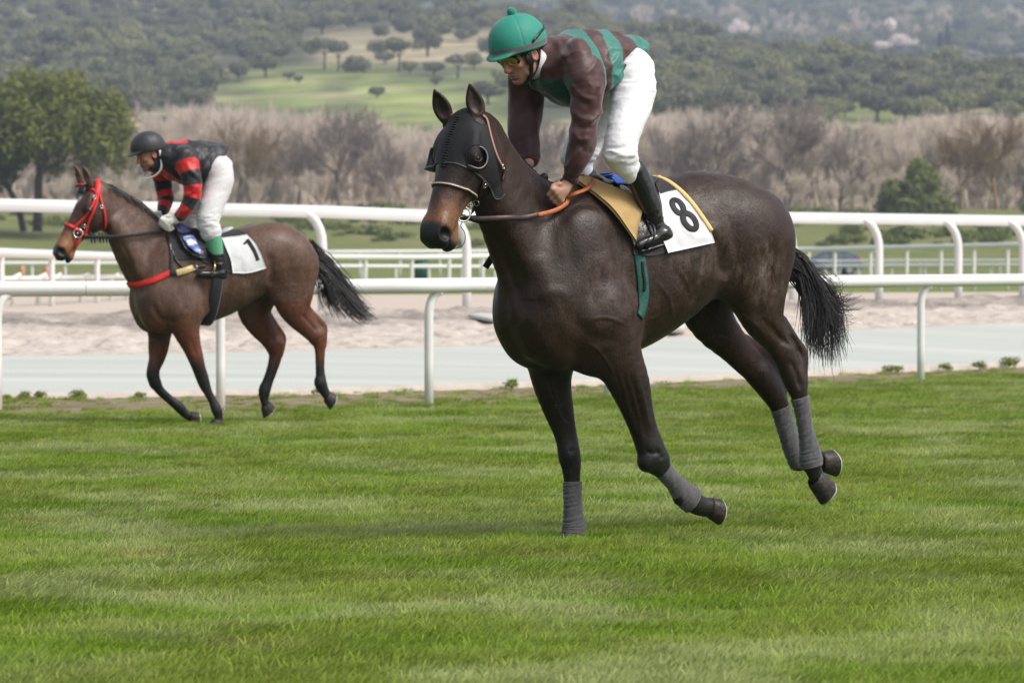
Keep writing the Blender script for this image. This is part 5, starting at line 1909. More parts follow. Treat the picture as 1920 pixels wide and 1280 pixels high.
    f2 = ridged(v * np.array([5, 5, 26]), 15, 2) * .0026 * seat
    kn = np.exp(-((P[:, 1] - 292) / 16) ** 2)
    f3 = (.008 + .007 * ridged(v * np.array([16, 16, 34]), 16, 2)) * kn - .004 * sstep(300, 312, P[:, 1])
    f4 = ridged(v * np.array([16, 16, 16]), 19, 3) * .0010
    v = wrinkle(v, q, [f1, f2, f3, f4])
    mesh_np('breeches', v, q, mat('white_breeches', (.78, .78, .80), .62, .35, sheen=.15, bump=(45, .15, 6), wear=(9, .56, .8, (.55, .52, .48), .35)), body, True)
    # ---- boots
    for sd in ('l', 'r'):
        F = Field(lo, np.array([hi[0], hi[1], 1.9]), .0048)
        p, r = rig.nodes(nodes['boot_' + sd], .9, 4)
        F.chain(p, r, .9, .02)
        p, r = rig.nodes(nodes['foot_' + sd], .85, 4)
        F.chain(p, r, .95, .02)
        v, q = F.mesh(1)
        P = px_of(rig, v)
        an = np.exp(-((P[:, 1] - 418) / 22) ** 2)
        v = wrinkle(v, q, [ridged((v @ np.array([[.85, 0, .5], [0, 1, 0], [-.5, 0, .85]])) * np.array([6, 6, 40]), 21, 2) * .0034 * an, ridged(v * 9, 22, 2) * .0018])
        bt = mesh_np('riding_boot', v, q, mat('boot_leather', (.010, .010, .011), .20, .55, bump=(20, .12, 5)), body, True)
        sl = [rig.P(a, b, (.235 if sd == 'l' else -.245)) for a, b in (((1258, 453), (1240, 457), (1218, 464), (1196, 470)) if sd == 'l' else ((1170, 452), (1148, 457), (1122, 464), (1104, 467)))]
        mb = MB(); band(mb, spline(np.array(sl), 6), np.tile(np.array([0, 0, -1.0]), (19, 1)), .058, .010); mb.build('sole', M_blackleather, bt)
        # stirrup iron
        c = rig.P(1212, 458, .24) if sd == 'l' else rig.P(1120, 456, -.25)
        mb = torus_mb(c + np.array([0, 0, .035]), (1, .0, .25), .060, .0055)
        mb.build('stirrup_iron', mat('dark_iron', (.06, .06, .065), .35, .5, metal=.8), bt, True)
    # ---- cap, inner helmet, goggles, straps
    hb, hc, Rt = helmet(rig, head_o, head_R, -12, body, mat('cap_cloth', rough=.6, spec=.35, sheen=.2, tint=True, bump=(70, .06, 4)), 'cap', (.014, .225, .165), band=(.115, .095, .10), grow=1.03, pom=mat('teal_wool', (.012, .21, .15), .9, .2, sheen=.4))
    L = lambda u, vv, n: head_o + head_R @ np.array([u, vv, n])
    F = Field(head_o - .2, head_o + .2, .005)
    F.ell(hc + Rt @ np.array([0, 0, -.034]), (.122, .098, .020), Rt, 0)
    F.ell(hc + Rt @ np.array([.0, 0, -.05]), (.098, .078, .06), Rt, .004, 'carve')
    for s in (-1, 1):
        F.ell(L(.030, s * .080, -.018), (.022, .008, .034), head_R, .01)
    vv, qq = F.mesh(1)
    mesh_np('inner_helmet', vv, qq, M_blackleather, hb)
    gg = MB()
    gl = mat('yellow_lens', (.40, .36, .02), .10, .6, coat=.6)
    fr = mat('goggle_frame', (.012, .012, .013), .35, .5)
    pts = [L(.080 + .018 * math.cos(a * 1.0) * (1 - (abs(y) / .075) ** 2), y, .000 + z) for a, y, z in [(t, .066 * math.sin(t) * 1.05, .026 * math.cos(t)) for t in np.linspace(0, 2 * math.pi, 33)[:-1]]]
    cen = L(.098, 0, 0)
    gg.add([cen] + [p + head_R[:, 0] * .004 for p in pts], [(0, 1 + i, 1 + (i + 1) % 32) for i in range(32)])
    go = gg.build('goggles', gl, body, True)
    MB().tube(pts + pts[:1], .0062, 8, False).build('goggle_frame', fr, go, True)
    for s in (-1, 1):
        torus_mb(L(.092, s * .040, -.002), head_R @ np.array([.85, s * .45, 0]), .018, .003).build('lens_rim', gl, go, True)
    # goggle strap over the cap and round its back
    st, sn = [], []
    hsk = Skin(rig, np.array([x.co[:] for x in hb.data.vertices]), np.array([list(f.vertices) for f in hb.data.polygons]))
    for k in range(41):
        ph = math.radians(-180 + 360 * k / 40)
        dirv = Rt @ np.array([-math.cos(ph) * .55, math.sin(ph), .0])
        cc = hc + Rt @ np.array([.0, 0, .010 + .030 * math.cos(ph)])
        if math.cos(ph) < -.18: continue
        h = hsk.bvh.ray_cast(Vector(cc + dirv * .4), Vector(-dirv / la(dirv)))
        if h[0] is None: continue
        st.append(np.array(h[0]) + dirv / la(dirv) * .002); sn.append(dirv / la(dirv))
    if len(st) > 5:
        st = [L(.070, -.078, .008)] + st + [L(.070, .078, .008)]
        sn = [head_R @ np.array([.3, -1, 0])] + sn + [head_R @ np.array([.3, 1, 0])]
        st, sn = spline(np.array(st), 3), spline(np.array(sn), 3)
        mb = MB(); band(mb, st, sn, .013, .003); mb.build('goggle_strap', fr, go)
    ch = spline(np.array([L(-.028, .080, .012), L(-.030, .078, -.04), L(.0, .066, -.085), L(.045, .035, -.122), L(.055, 0, -.131), L(.045, -.035, -.122), L(.0, -.066, -.085), L(-.03, -.078, -.04)]), 5)
    mb = MB(); band(mb, ch, np.array([(p - head_o) / la(p - head_o) for p in ch]), .014, .004); mb.build('chin_strap', fr, hb)
    ch = spline(np.array([L(.028, .083, .012), L(.030, .080, -.04), L(.034, .060, -.085), L(.045, .035, -.122)]), 5)
    mb = MB(); band(mb, ch, np.array([(p - head_o) / la(p - head_o) for p in ch]), .022, .006); mb.build('ear_strap', fr, hb)
    place(body, rig)
    # ---- whip carried in the far hand
    wp = empty('riding_whip')
    tag(wp, 'black riding whip hanging down behind the neck of the hooded dark horse', 'whip')
    a, b, e = rig.P(992, 316, -.15), rig.P(925, 478, -.22), rig.P(910, 502, -.23)
    MB().tube([a, (a + b) / 2, b], [.007, .005, .004], 8).build('shaft', M_blackleather, wp, True)
    mb = MB(); band(mb, [b, (b + e) / 2, e], [(.3, .9, .2)] * 3, .030, .004); mb.build('flap', M_black, wp)
    place(wp, rig)


def rider_two(skn, hw):
    rig = rig2
    lo, hi = np.array([-.75, -.5, 1.0]), np.array([.85, .55, 2.45])
    head_o, head_R = head_frame(rig, 279, 287, .0, 6, 20)
    M_skin = MATS['skin_tan']
    nodes = dict(
        torso=[(412, 300, 0, 22), (396, 305, 0, 34), (370, 307, 0, 43), (343, 304, 0, 41), (320, 298, 0, 32), (304, 292, 0, 20)],
        arm_l=[(346, 296, .15, 21), (354, 318, .20, 19.5), (361, 345, .22, 17), (361, 371, .225, 15), (348, 392, .20, 12.5), (337, 405, hw + .03, 9)],
        arm_r=[(308, 305, -.15, 21), (301, 328, -.20, 18.5), (306, 352, -.22, 16.5), (311, 373, -.20, 14), (308, 388, -.14, 11), (305, 396, -.10, 8)],
        leg_l=[(408, 318, .10, 27), (411, 340, .12, 27), (404, 365, .15, 25), (394, 395, .19, 22.5), (390, 415, .21, 21), (396, 435, .22, 19)],
        leg_r=[(402, 318, -.10, 26), (396, 345, -.13, 25), (380, 372, -.17, 22), (364, 398, -.20, 18), (356, 414, -.21, 16), (364, 436, -.22, 13)],
        sock_l=[(397, 436, .22, 16), (401, 452, .222, 15.5), (405, 474, .225, 13.5)],
        boot_l=[(404, 472, .225, 14), (408, 490, .23, 12.5), (412, 505, .23, 11), (414, 512, .23, 11)],
        foot_l=[(422, 517, .23, 8.5), (405, 515, .24, 8), (388, 514, .245, 7), (375, 514, .25, 6)],
        boot_r=[(366, 436, -.22, 13), (376, 465, -.23, 13), (386, 500, -.24, 11), (388, 508, -.24, 10)],
        foot_r=[(397, 513, -.24, 8), (380, 512, -.25, 8), (358, 512, -.26, 6)])
    F = Field(lo, hi, .0055)
    for k, q in (('torso', 1.05), ('arm_l', 1), ('arm_r', 1), ('leg_l', .95), ('leg_r', .95), ('sock_l', .95)):
        p, r = rig.nodes(nodes[k], q, 3)
        F.chain(p, np.maximum(r * .72 - .006, .018), q, .03)
    for k in ('boot_l', 'boot_r', 'foot_l', 'foot_r'):
        p, r = rig.nodes(nodes[k], .85, 3)
        F.chain(p, r * .75, .85, .02)
    nk = np.array([head_o + head_R @ np.array([-.03, 0, -.05]), rig.P(303, 298, 0), rig.P(318, 300, 0)])
    F.chain(nk, [.056, .062, .075], .95, .03)
    person_head(F, head_o, head_R)

    def hand2(F2, grow=0.0):
        K = [rig.P(303 + 4.2 * i, 411 + 4.0 * i, hw + .05 - .004 * i) for i in range(4)]
        wr, pl = rig.P(336, 408, hw + .03), rig.P(320, 414, hw + .035)
        px = 1 / rig.scale(pl)
        cu = [np.array([1 * px, -.018, -8 * px]), np.array([-8 * px, -.022, -2 * px]), np.array([-6 * px, .006, 4 * px])]
        th = [rig.P(326, 408, hw + .03), rig.P(315, 405, hw + .05), rig.P(306, 407, hw + .045)]
        hand(F2, wr, pl, K, cu, th, .0105 + grow)
        mir = np.array([1, -1, 1.0])
        sh = rig.P(306, 399, -.09) - wr * mir + np.array([0, 0, 0])
        dn = np.array([.06, 0, -.035])
        hand(F2, wr * mir + sh, wr * mir + sh + dn, [wr * mir + sh + dn * 1.9 + np.array([.0, -.03 + .02 * i, .012 - .012 * i]) for i in range(4)], [c * mir * .9 for c in cu],
             [wr * mir + sh + dn * .6 + np.array([.0, .02, .02]), wr * mir + sh + dn + np.array([.02, .02, .03])], .0105 + grow)
    hand2(F)
    v, q = F.mesh(1)
    body = mesh_np('person', v, q, M_skin, None, True, skin_colors(v, (.36, .18, .115), head_o, head_R, 1, .3))
    tag(body, 'jockey in black and red silks with black cap on the bay horse', 'person', 'jockeys')
    # gloves
    F = Field(lo, hi, .0055)
    hand2(F, .003)
    v, q = F.mesh(0)
    v = v + vnormals(v, q) * .003
    mesh_np('riding_gloves', v, q, mat('white_gloves', (.66, .64, .60), .8, .3, bump=(80, .3, 4), vary=(30, .12)), body, True)
    # silks
    F = Field(lo, hi, .006)
    p, r = rig.nodes([(416, 302, 0, 28), (398, 304, 0, 35), (370, 307, 0, 43), (343, 304, 0, 41), (320, 298, 0, 32), (304, 292, 0, 20)], 1.05, 4)
    F.chain(p, r, 1.05, .03)
    hA, hN = hem_plane(rig, (416, 288), (368, 349))
    half_space(F, hA, hN)
    for k in ('arm_l', 'arm_r'):
        p, r = rig.nodes(nodes[k], 1, 4)
        F.chain(p, r, 1, .035)
    F.ell(head_o + head_R @ np.array([-.02, 0, -.05]), (.062, .066, .10), head_R, .02, 'carve')
    v, q = F.mesh(1)
    P = px_of(rig, v)
    f1 = ridged(v * np.array([7, 7, 4]), 34, 2) * .008
    f2 = ridged((v @ np.array([[.8, 0, .6], [0, 1, 0], [-.6, 0, .8]])) * np.array([5, 5, 13]), 38, 2) * .006
    v = wrinkle(v, q, [f1, f2])
    v = relief(rig, v, q, [(a, b * .6, c * 1.15) for a, b, c in FOLDS2])
    blk, red = np.array([.014, .014, .017]), np.array([.52, .016, .014])
    c = np.tile(blk, (len(v), 1))
    for k in ('arm_l', 'arm_r'):
        pts, rad = rig.nodes(nodes[k], 1, 5)
        best = np.full(len(v), 9.0); arg = np.zeros(len(v))
        for i, (a, b) in enumerate(zip(pts[:-1], pts[1:])):
            d = b - a
            t = np.clip(((v - a) @ d) / (d @ d), 0, 1)
            dd = np.linalg.norm(v - a - t[:, None] * d, axis=1) - (rad[i] + (rad[i + 1] - rad[i]) * t)
            m = dd < best
            best[m] = dd[m]; arg[m] = (i + t[m]) / (len(pts) - 1)
        near = (best < .016) & (arg > .09)
        for a, b in ((.10, .24), (.42, .60), (.72, .90)):
            c[near & (arg > a) & (arg < b)] = red
    chest = (v[:, 2] < rig.P(320, 318, 0)[2]) & (np.abs(v[:, 1]) < .10) & (P[:, 0] < 360)
    c[chest & (np.abs(v[:, 1] - .02) < .07)] = red
    top = (np.abs(v[:, 1]) < .11) & (v[:, 2] > rig.P(335, 270, 0)[2]) & (P[:, 0] > 312) & (P[:, 0] < 352)
    c[top] = red
    mesh_np('silks_jacket', v, q, silk_mat('black_red_silk', .42, .2, .30, .16), body, True, c * (1 + .05 * noise3(v * 50, 7))[:, None])
    # breeches and green sock
    F = Field(lo, hi, .006)
    for k in ('leg_l', 'leg_r'):
        p, r = rig.nodes(nodes[k], .95, 4)
        F.chain(p, r, .95, .04)
    p, r = rig.nodes([(396, 312, 0, 27), (410, 314, 0, 28)], 1.3, 2)
    F.chain(p, r * .95, 1.25, .05)
    half_space(F, hA - hN * .05, hN, False)
    v, q = F.mesh(1)
    P = px_of(rig, v)
    kn = sstep(385, 415, P[:, 1])
    v = wrinkle(v, q, [ridged((v @ np.array([[.9, 0, .45], [0, 1, 0], [-.45, 0, .9]])) * np.array([4, 5, 15]), 44, 3) * .0035, ridged(v * np.array([9, 9, 30]), 46, 2) * .006 * kn])
    mesh_np('breeches', v, q, mat('grey_white_breeches', (.62, .61, .62), .65, .35, sheen=.15, bump=(45, .15, 6), wear=(7, .5, .8, (.5, .48, .45), .35)), body, True)
    for sg in (1, -1):
        F = Field(lo, hi, .006)
        p, r = rig.nodes(nodes['sock_l'], .95, 4)
        if sg < 0: p, r = p * np.array([1, -1, 1]) + (rig.P(366, 440, -.22) - p[0] * np.array([1, -1, 1])), r * .9
        F.chain(p, r, .95, 0)
        v, q = F.mesh(1)
        v = wrinkle(v, q, [ridged(v * np.array([24, 24, 4]), 48, 2) * .0018])
        mesh_np('green_sock', v, q, mat('sock_wool', (.085, .31, .17), .75, .3, sheen=.2, bump=(90, .2, 4), wear=(40, .6, .75, (.03, .08, .05), .7)), body, True)
    for sd in ('l', 'r'):
        F = Field(lo, np.array([hi[0], hi[1], 1.8]), .006)
        p, r = rig.nodes(nodes['boot_' + sd], .9, 4)
        F.chain(p, r, .9, .02)
        p, r = rig.nodes(nodes['foot_' + sd], .85, 4)
        F.chain(p, r, .95, .02)
        v, q = F.mesh(1)
        v = wrinkle(v, q, [ridged(v * np.array([8, 8, 30]), 51, 2) * .003])
        bt = mesh_np('riding_boot', v, q, MATS['boot_leather'], body, True)
        c = rig.P(398, 512, .245) if sd == 'l' else rig.P(372, 510, -.25)
        torus_mb(c + np.array([0, 0, .03]), (1, 0, .2), .060, .0065).build('stirrup_iron', M_brass, bt, True)
    hb, hc, Rt = helmet(rig, head_o, head_R, -10, body, mat('black_cap', rough=.5, spec=.45, sheen=.15, tint=True, bump=(70, .06, 4)), 'cap', (.020, .020, .024), vox=.006, seams=4)
    L = lambda u, vv, n: head_o + head_R @ np.array([u, vv, n])
    # black neck warmer under the chin
    F = Field(head_o - .25, head_o + .25, .006)
    F.chain([L(-.035, 0, -.03), L(-.03, 0, -.09), nk[1]], [.078, .080, .088], 1, .02)
    F.ell(L(.02, 0, -.105), (.05, .05, .022), head_R, .03)
    F.ell(L(.075, 0, -.03), (.075, .075, .085), head_R, .01, 'carve')
    F.ell(L(-.004, .085, -.018), (.03, .02, .04), head_R, .01, 'carve')
    vv, qq = F.mesh(1)
    mesh_np('neck_warmer', vv, qq, M_black, body)
    # goggles hanging round the neck on a white strap
    g = spline(np.array([L(-.055, .088, .0), L(-.045, .092, -.05), L(-.025, .088, -.125), L(.02, .066, -.165), L(.075, .03, -.175), L(.095, 0, -.165), L(.085, -.04, -.15), L(.03, -.08, -.12), L(-.03, -.09, -.05)]), 5)
    mb = MB(); band(mb, g, np.array([(p - head_o) / np.linalg.norm(p - head_o) for p in g]), .022, .008)
    mb.build('hanging_goggles', M_whiteplastic, body, True)
    place(body, rig)
# ------------------------------------------------------------------ the ground
XS = (0, 500, 960, 1440, 1920)


def ext(pxs, vals, px):
    """linear interpolation that runs on past both ends"""
    px = np.asarray(px, float)
    r = np.interp(px, pxs, vals)
    k0 = (vals[1] - vals[0]) / (pxs[1] - pxs[0])
    k1 = (vals[-1] - vals[-2]) / (pxs[-1] - pxs[-2])
    r = np.where(px < pxs[0], vals[0] + k0 * (px - pxs[0]) * .6, r)
    return np.where(px > pxs[-1], vals[-1] + k1 * (px - pxs[-1]) * .6, r)


def curve(px, ys, ds, pxs=XS):
    y, d = ext(pxs, ys, px), ext(pxs, ds, px)
    return np.array([at_y(a, b, c) for a, b, c in zip(px, y, d)])


PX = np.linspace(-1100, 3020, 180)
verge_y = (780, 774, 757, 727, 705)
verge_d = [CAMH * FPX / (y - HORIZON) for y in verge_y]
kerb_y = (738, 731, 717, 699, 678)
kerb_d = [CAMH * FPX / (y + 12 - HORIZON) for y in kerb_y]
back_y = (668, 660, 646, 626, 605)
back_d = [d + 9 for d in kerb_d]
crest_y = (588, 586, 579, 563, 556)
crest_d = [d + 10 for d in back_d]
far1_d = [d + 24 for d in crest_d]
far1_y = [HORIZON + (CAMH - .50) * FPX / d for d in far1_d]
far2_d = [d + 45 for d in crest_d]
far2_y = [HORIZON + (CAMH - .55) * FPX / d for d in far2_d]


def strip(name, rows, mat_, sub=1, disp=None, smooth=True):
    """sheet through rows of points (each the same length); sub: linear subdivisions between rows"""
    R = [rows[0]]
    for a, b in zip(rows[:-1], rows[1:]):
        for k in range(1, sub + 1):
            R.append(a + (b - a) * k / sub)
    G = np.array(R)
    m, n = G.shape[:2]
    v = G.reshape(-1, 3)
    if disp is not None: v = disp(v, m, n)
    i, j = np.meshgrid(np.arange(m - 1), np.arange(n - 1), indexing='ij')
    a = (i * n + j).ravel()
    q = np.stack([a, a + 1, a + n + 1, a + n], 1)
    o = mesh_np(name, v, q, mat_, None, smooth)
    o['kind'] = 'structure'
    return o


def nodes_mat(name):
    m = bpy.data.materials.new(name)
    m.use_nodes = True
    MATS[name] = m
    return m, m.node_tree.nodes, m.node_tree.links, m.node_tree.nodes['Principled BSDF']


def ground_mat(name, cols, scale, rough=.9, bump=.3, bump_scale=40, stretch=(1, 1, 1), spec=.2, pos=(.3, .7), detail=8, bdist=.03):
    m, N, L, b = nodes_mat(name)
    tc = N.new('ShaderNodeTexCoord')
    mp = N.new('ShaderNodeMapping')
    mp.inputs['Scale'].default_value = stretch
    L.new(tc.outputs['Object'], mp.inputs['Vector'])
    n = N.new('ShaderNodeTexNoise')
    n.inputs['Scale'].default_value = scale
    n.inputs['Detail'].default_value = detail
    n.inputs['Roughness'].default_value = .62
    L.new(mp.outputs[0], n.inputs['Vector'])
    r = N.new('ShaderNodeValToRGB')
    el = r.color_ramp.elements
    for i, c in enumerate(cols):
        p = pos[0] + (pos[1] - pos[0]) * i / max(len(cols) - 1, 1)
        e = el[i] if i < 2 else el.new(p)
        e.position = p
        e.color = (*c, 1)
    L.new(n.outputs['Fac'], r.inputs['Fac'])
    L.new(r.outputs['Color'], b.inputs['Base Color'])
    b.inputs['Roughness'].default_value = rough
    b.inputs['Specular IOR Level'].default_value = spec
    if bump:
        n2 = N.new('ShaderNodeTexNoise')
        n2.inputs['Scale'].default_value = bump_scale
        n2.inputs['Detail'].default_value = 6
        L.new(tc.outputs['Object'], n2.inputs['Vector'])
        bp = N.new('ShaderNodeBump')
        bp.inputs['Strength'].default_value = bump
        bp.inputs['Distance'].default_value = bdist
        L.new(n2.outputs['Fac'], bp.inputs['Height'])
        L.new(bp.outputs['Normal'], b.inputs['Normal'])
    return m


verge = curve(PX, verge_y, verge_d)
kerbc = curve(PX, kerb_y, kerb_d)
kerb0 = kerbc * [1, 1, 0]
backc = curve(PX, back_y, back_d)
crestc = curve(PX, crest_y, crest_d)
far1 = curve(PX, far1_y, far1_d)
far2 = curve(PX, far2_y, far2_d)
near = np.array([[x, 9.0, 0] for x in np.linspace(-6.0, 6.0, len(PX))])

M_soil = ground_mat('turf_soil', [(.07, .095, .028), (.11, .15, .042)], 6, bump=.3)
strip('turf', [near, verge * [1, 1, 0]], M_soil, 10)
M_verge = ground_mat('verge_soil', [(.16, .115, .07), (.20, .17, .09), (.36, .29, .22)], 3.5, bump=.7, bump_scale=12, stretch=(.5, 1.6, 1), bdist=.05)
strip('verge', [verge * [1, 1, 0] + [0, 0, -.004], verge * .5 + kerb0 * .5 + [0, 0, .02], kerb0 + [0, 0, .005]], M_verge, 6, lambda v, m, n: v + np.stack([0 * v[:, 0], 0 * v[:, 0], .012 * noise3(v * [2.5, 2.5, 0], 4)], 1))
M_kerb = ground_mat('kerb_concrete', [(.42, .36, .31), (.55, .50, .45)], 3, bump=.3)
lip = kerbc + [0, .22, .002]
strip('kerb', [kerb0 + [0, -.02, -.05], kerbc + [0, -.008, -.006], kerbc + [0, .006, .002], lip], M_kerb, 1, None, False)
M_path = ground_mat('pale_path', [(.40, .435, .40), (.46, .48, .44), (.52, .53, .49)], .8, bump=.12, stretch=(.10, 1.1, 1), bump_scale=25)
strip('path', [lip + [0, 0, -.003], (lip + backc) / 2 + [0, 0, -.02], backc], M_path, 4)


def sand_disp(v, m, n):
    t = np.repeat(np.linspace(0, 1, m), n)
    w = np.clip(np.minimum(t, 1 - t) * 9, 0, 1)
    h = .030 * noise3(v * [2.2, 1.3, 0], 11, 4) + .030 * noise3(v * [5.5, 2.8, 0], 12, 2)
    h -= .06 * np.clip(noise3(v * [2.8, 1.6, 0], 13, 2) - .25, 0, 1)
    lump = .10 * np.clip(noise3(v * [1.6, 1.6, 0], 15, 4), 0, 1) * sstep(.70, .84, t) * sstep(1.0, .95, t)
    return v + np.stack([0 * h, 0 * h, h * w + lump], 1)


m, N, L, b = nodes_mat('sand')
tc = N.new('ShaderNodeTexCoord')
at = N.new('ShaderNodeAttribute'); at.attribute_name = 'tint'
n1 = N.new('ShaderNodeTexNoise'); n1.inputs['Scale'].default_value = 4.0; n1.inputs['Detail'].default_value = 10; n1.inputs['Roughness'].default_value = .8
mp = N.new('ShaderNodeMapping'); mp.inputs['Scale'].default_value = (1.0, .55, 1)
L.new(tc.outputs['Object'], mp.inputs['Vector']); L.new(mp.outputs[0], n1.inputs['Vector'])
r = N.new('ShaderNodeValToRGB')
r.color_ramp.elements[0].position = .33; r.color_ramp.elements[0].color = (.25, .215, .185, 1)
r.color_ramp.elements[1].position = .60; r.color_ramp.elements[1].color = (.56, .495, .435, 1)
e = r.color_ramp.elements.new(.46); e.color = (.47, .41, .36, 1)
L.new(n1.outputs['Fac'], r.inputs['Fac'])
mx = N.new('ShaderNodeMix'); mx.data_type = 'RGBA'
L.new(at.outputs['Color'], mx.inputs['Factor']); L.new(r.outputs['Color'], mx.inputs['A'])
r2 = N.new('ShaderNodeValToRGB')
r2.color_ramp.elements[0].position = .35; r2.color_ramp.elements[0].color = (.13, .115, .105, 1)
r2.color_ramp.elements[1].position = .65; r2.color_ramp.elements[1].color = (.36, .315, .28, 1)
n2 = N.new('ShaderNodeTexNoise'); n2.inputs['Scale'].default_value = 5; n2.inputs['Detail'].default_value = 9; n2.inputs['Roughness'].default_value = .75
L.new(tc.outputs['Object'], n2.inputs['Vector']); L.new(n2.outputs['Fac'], r2.inputs['Fac'])
L.new(r2.outputs['Color'], mx.inputs['B']); L.new(mx.outputs['Result'], b.inputs['Base Color'])
b.inputs['Roughness'].default_value = .95; b.inputs['Specular IOR Level'].default_value = .15
bp = N.new('ShaderNodeBump'); bp.inputs['Strength'].default_value = .8; bp.inputs['Distance'].default_value = .05
n3 = N.new('ShaderNodeTexNoise'); n3.inputs['Scale'].default_value = 9; n3.inputs['Detail'].default_value = 8; L.new(tc.outputs['Object'], n3.inputs['Vector'])
L.new(n3.outputs['Fac'], bp.inputs['Height']); L.new(bp.outputs['Normal'], b.inputs['Normal'])
M_sand = m
PXs = np.linspace(-1100, 3020, 460)
b2, c2 = curve(PXs, back_y, back_d), curve(PXs, crest_y, crest_d)
so = strip('sand_track', [b2 + [0, 0, -.004], c2], M_sand, 90, sand_disp)
sv = np.array([v.co[:] for v in so.data.vertices])
tt = np.repeat(np.linspace(0, 1, 91), len(PXs))
gw = sstep(.50, .74, tt + .12 * noise3(sv * [.35, .6, 0], 21)) * (.75 + .5 * noise3(sv * [.5, .8, 0], 22, 3)) * sstep(1.0, .985, tt)
a = so.data.attributes.new('tint', 'FLOAT_COLOR', 'POINT')
a.data.foreach_set('color', np.repeat(np.clip(gw, 0, 1)[:, None], 4, 1).astype(np.float32).ravel())
M_sand2 = ground_mat('raked_sand', [(.47, .395, .33), (.55, .475, .405)], 1.5, bump=.3, stretch=(.5, 1.4, 1))
strip('sand_verge', [crestc + [0, 0, -.005], far1, far2], M_sand2, 4)

# infield grass, embankment, and the hillsides
M_infield = ground_mat('infield_grass', [(.11, .14, .035), (.15, .19, .05), (.21, .215, .085)], .10, bump=0, stretch=(.6, .5, 1))
f3d, f3y = [300] * 5, [HORIZON + (CAMH - .55) * FPX / 300] * 5
e0d, e0y = [335] * 5, (455, 462, 470, 468, 466)
e1d, e1y = [440] * 5, (404, 402, 400, 399, 398)
f3, e0, e1 = curve(PX, f3y, f3d), curve(PX, e0y, e0d), curve(PX, e1y, e1d)
strip('infield', [far2 + [0, 0, -.004], f3], M_infield, 8)
M_bank = ground_mat('bank_grass', [(.085, .105, .030), (.15, .17, .050), (.22, .19, .09)], .16, bump=.7, bump_scale=1.2, stretch=(.7, 1, 1), bdist=.3)
strip('embankment', [f3 + [0, 0, -.01], e0, e0 * .5 + e1 * .5 + [0, 0, .5], e1, e1 + [0, 30, .3]], M_bank, 6, lambda v, m, n: v + np.stack([0 * v[:, 0], 0 * v[:, 0], .35 * noise3(v * [.12, .06, 0], 31, 3) * sstep(310, 340, v[:, 1])], 1))

HY = np.array([402, 360, 330, 290, 245, 200, 165, 130, 95, 60, 20, -30, -90.])
HD = np.array([455, 530, 600, 680, 765, 850, 920, 1000, 1110, 1240, 1420, 1700, 2050.])


def hill_d(px, y):
    return np.interp(-np.asarray(y, float), -HY, HD) * (1 + .04 * np.sin(np.asarray(px) / 260.0 + 1))


def crest_of(px):
    return np.interp(px, [-1200, 0, 600, 900, 1050, 1150, 1300, 1420, 1500, 1700, 1920, 3100], [-60, -32, 2, 24, 38, 50, 84, 108, 120, 138, 150, 170])


def hill_point(px, y):
    return at_y(px, y, float(hill_d(px, y)))


m, N, L, b = nodes_mat('hill_grass')
at = N.new('ShaderNodeAttribute'); at.attribute_name = 'tint'
tc = N.new('ShaderNodeTexCoord')
n1 = N.new('ShaderNodeTexNoise'); n1.inputs['Scale'].default_value = .05; n1.inputs['Detail'].default_value = 8; n1.inputs['Roughness'].default_value = .65
L.new(tc.outputs['Object'], n1.inputs['Vector'])
r = N.new('ShaderNodeMapRange'); r.inputs['From Min'].default_value = .3; r.inputs['From Max'].default_value = .7; r.inputs['To Min'].default_value = .5; r.inputs['To Max'].default_value = 1.4
L.new(n1.outputs['Fac'], r.inputs['Value'])
mx = N.new('ShaderNodeMix'); mx.data_type = 'RGBA'; mx.blend_type = 'MULTIPLY'; mx.inputs['Factor'].default_value = 1
L.new(at.outputs['Color'], mx.inputs['A']); L.new(r.outputs['Result'], mx.inputs['B']); L.new(mx.outputs['Result'], b.inputs['Base Color'])
b.inputs['Roughness'].default_value = .95; b.inputs['Specular IOR Level'].default_value = .1
M_hill = m
PH = np.linspace(-1100, 3020, 150)
rows, cols_ = [], []
for k in range(61):
    t = k / 60
    ys = 402 + (crest_of(PH) - 402) * t
    rows.append(np.array([at_y(p, y, float(hill_d(p, y))) for p, y in zip(PH, ys)]))
    cols_.append(np.stack([PH, ys], 1))
for k in range(1, 5):
    rows.append(rows[60] + np.array([0, 60.0 * k, -14.0 * k]))
    cols_.append(cols_[60])
ho = strip('hillside', rows, M_hill)
IM = np.concatenate(cols_)
nz = noise3(np.c_[IM / [90, 34], np.zeros(len(IM))], 41, 3)
nz2 = noise3(np.c_[IM / [240, 26], np.zeros(len(IM))], 42, 3)
green, tan_, scrub = np.array([.27, .31, .10]), np.array([.40, .335, .21]), np.array([.10, .105, .06])
mead = sstep(380, 470, IM[:, 0]) * sstep(1010, 930, IM[:, 0]) * sstep(112, 150, IM[:, 1] + 10 * nz)
mead = np.maximum(mead, .8 * sstep(1500, 1560, IM[:, 0]) * sstep(1790, 1720, IM[:, 0]) * sstep(185, 200, IM[:, 1]) * sstep(235, 215, IM[:, 1]))
mead = mead * (.45 + .55 * sstep(-.35, .05, nz + .5 * nz2))
mead = np.maximum(mead, .8 * sstep(200, 240, IM[:, 0]) * sstep(140, 170, IM[:, 1]) * sstep(.15, .35, nz) * (IM[:, 0] < 480))
mead = np.maximum(mead, .5 * (sstep(190, 230, IM[:, 1]) * (IM[:, 0] > 1230)))
dry = sstep(.05, .45, nz2 + .5 * nz) * .8
dry = np.maximum(dry, sstep(560, 620, IM[:, 0]) * sstep(960, 900, IM[:, 0]) * sstep(128, 112, IM[:, 1]) * sstep(40, 80, IM[:, 1]) * .9)
c = scrub + (tan_ - scrub) * dry[:, None]
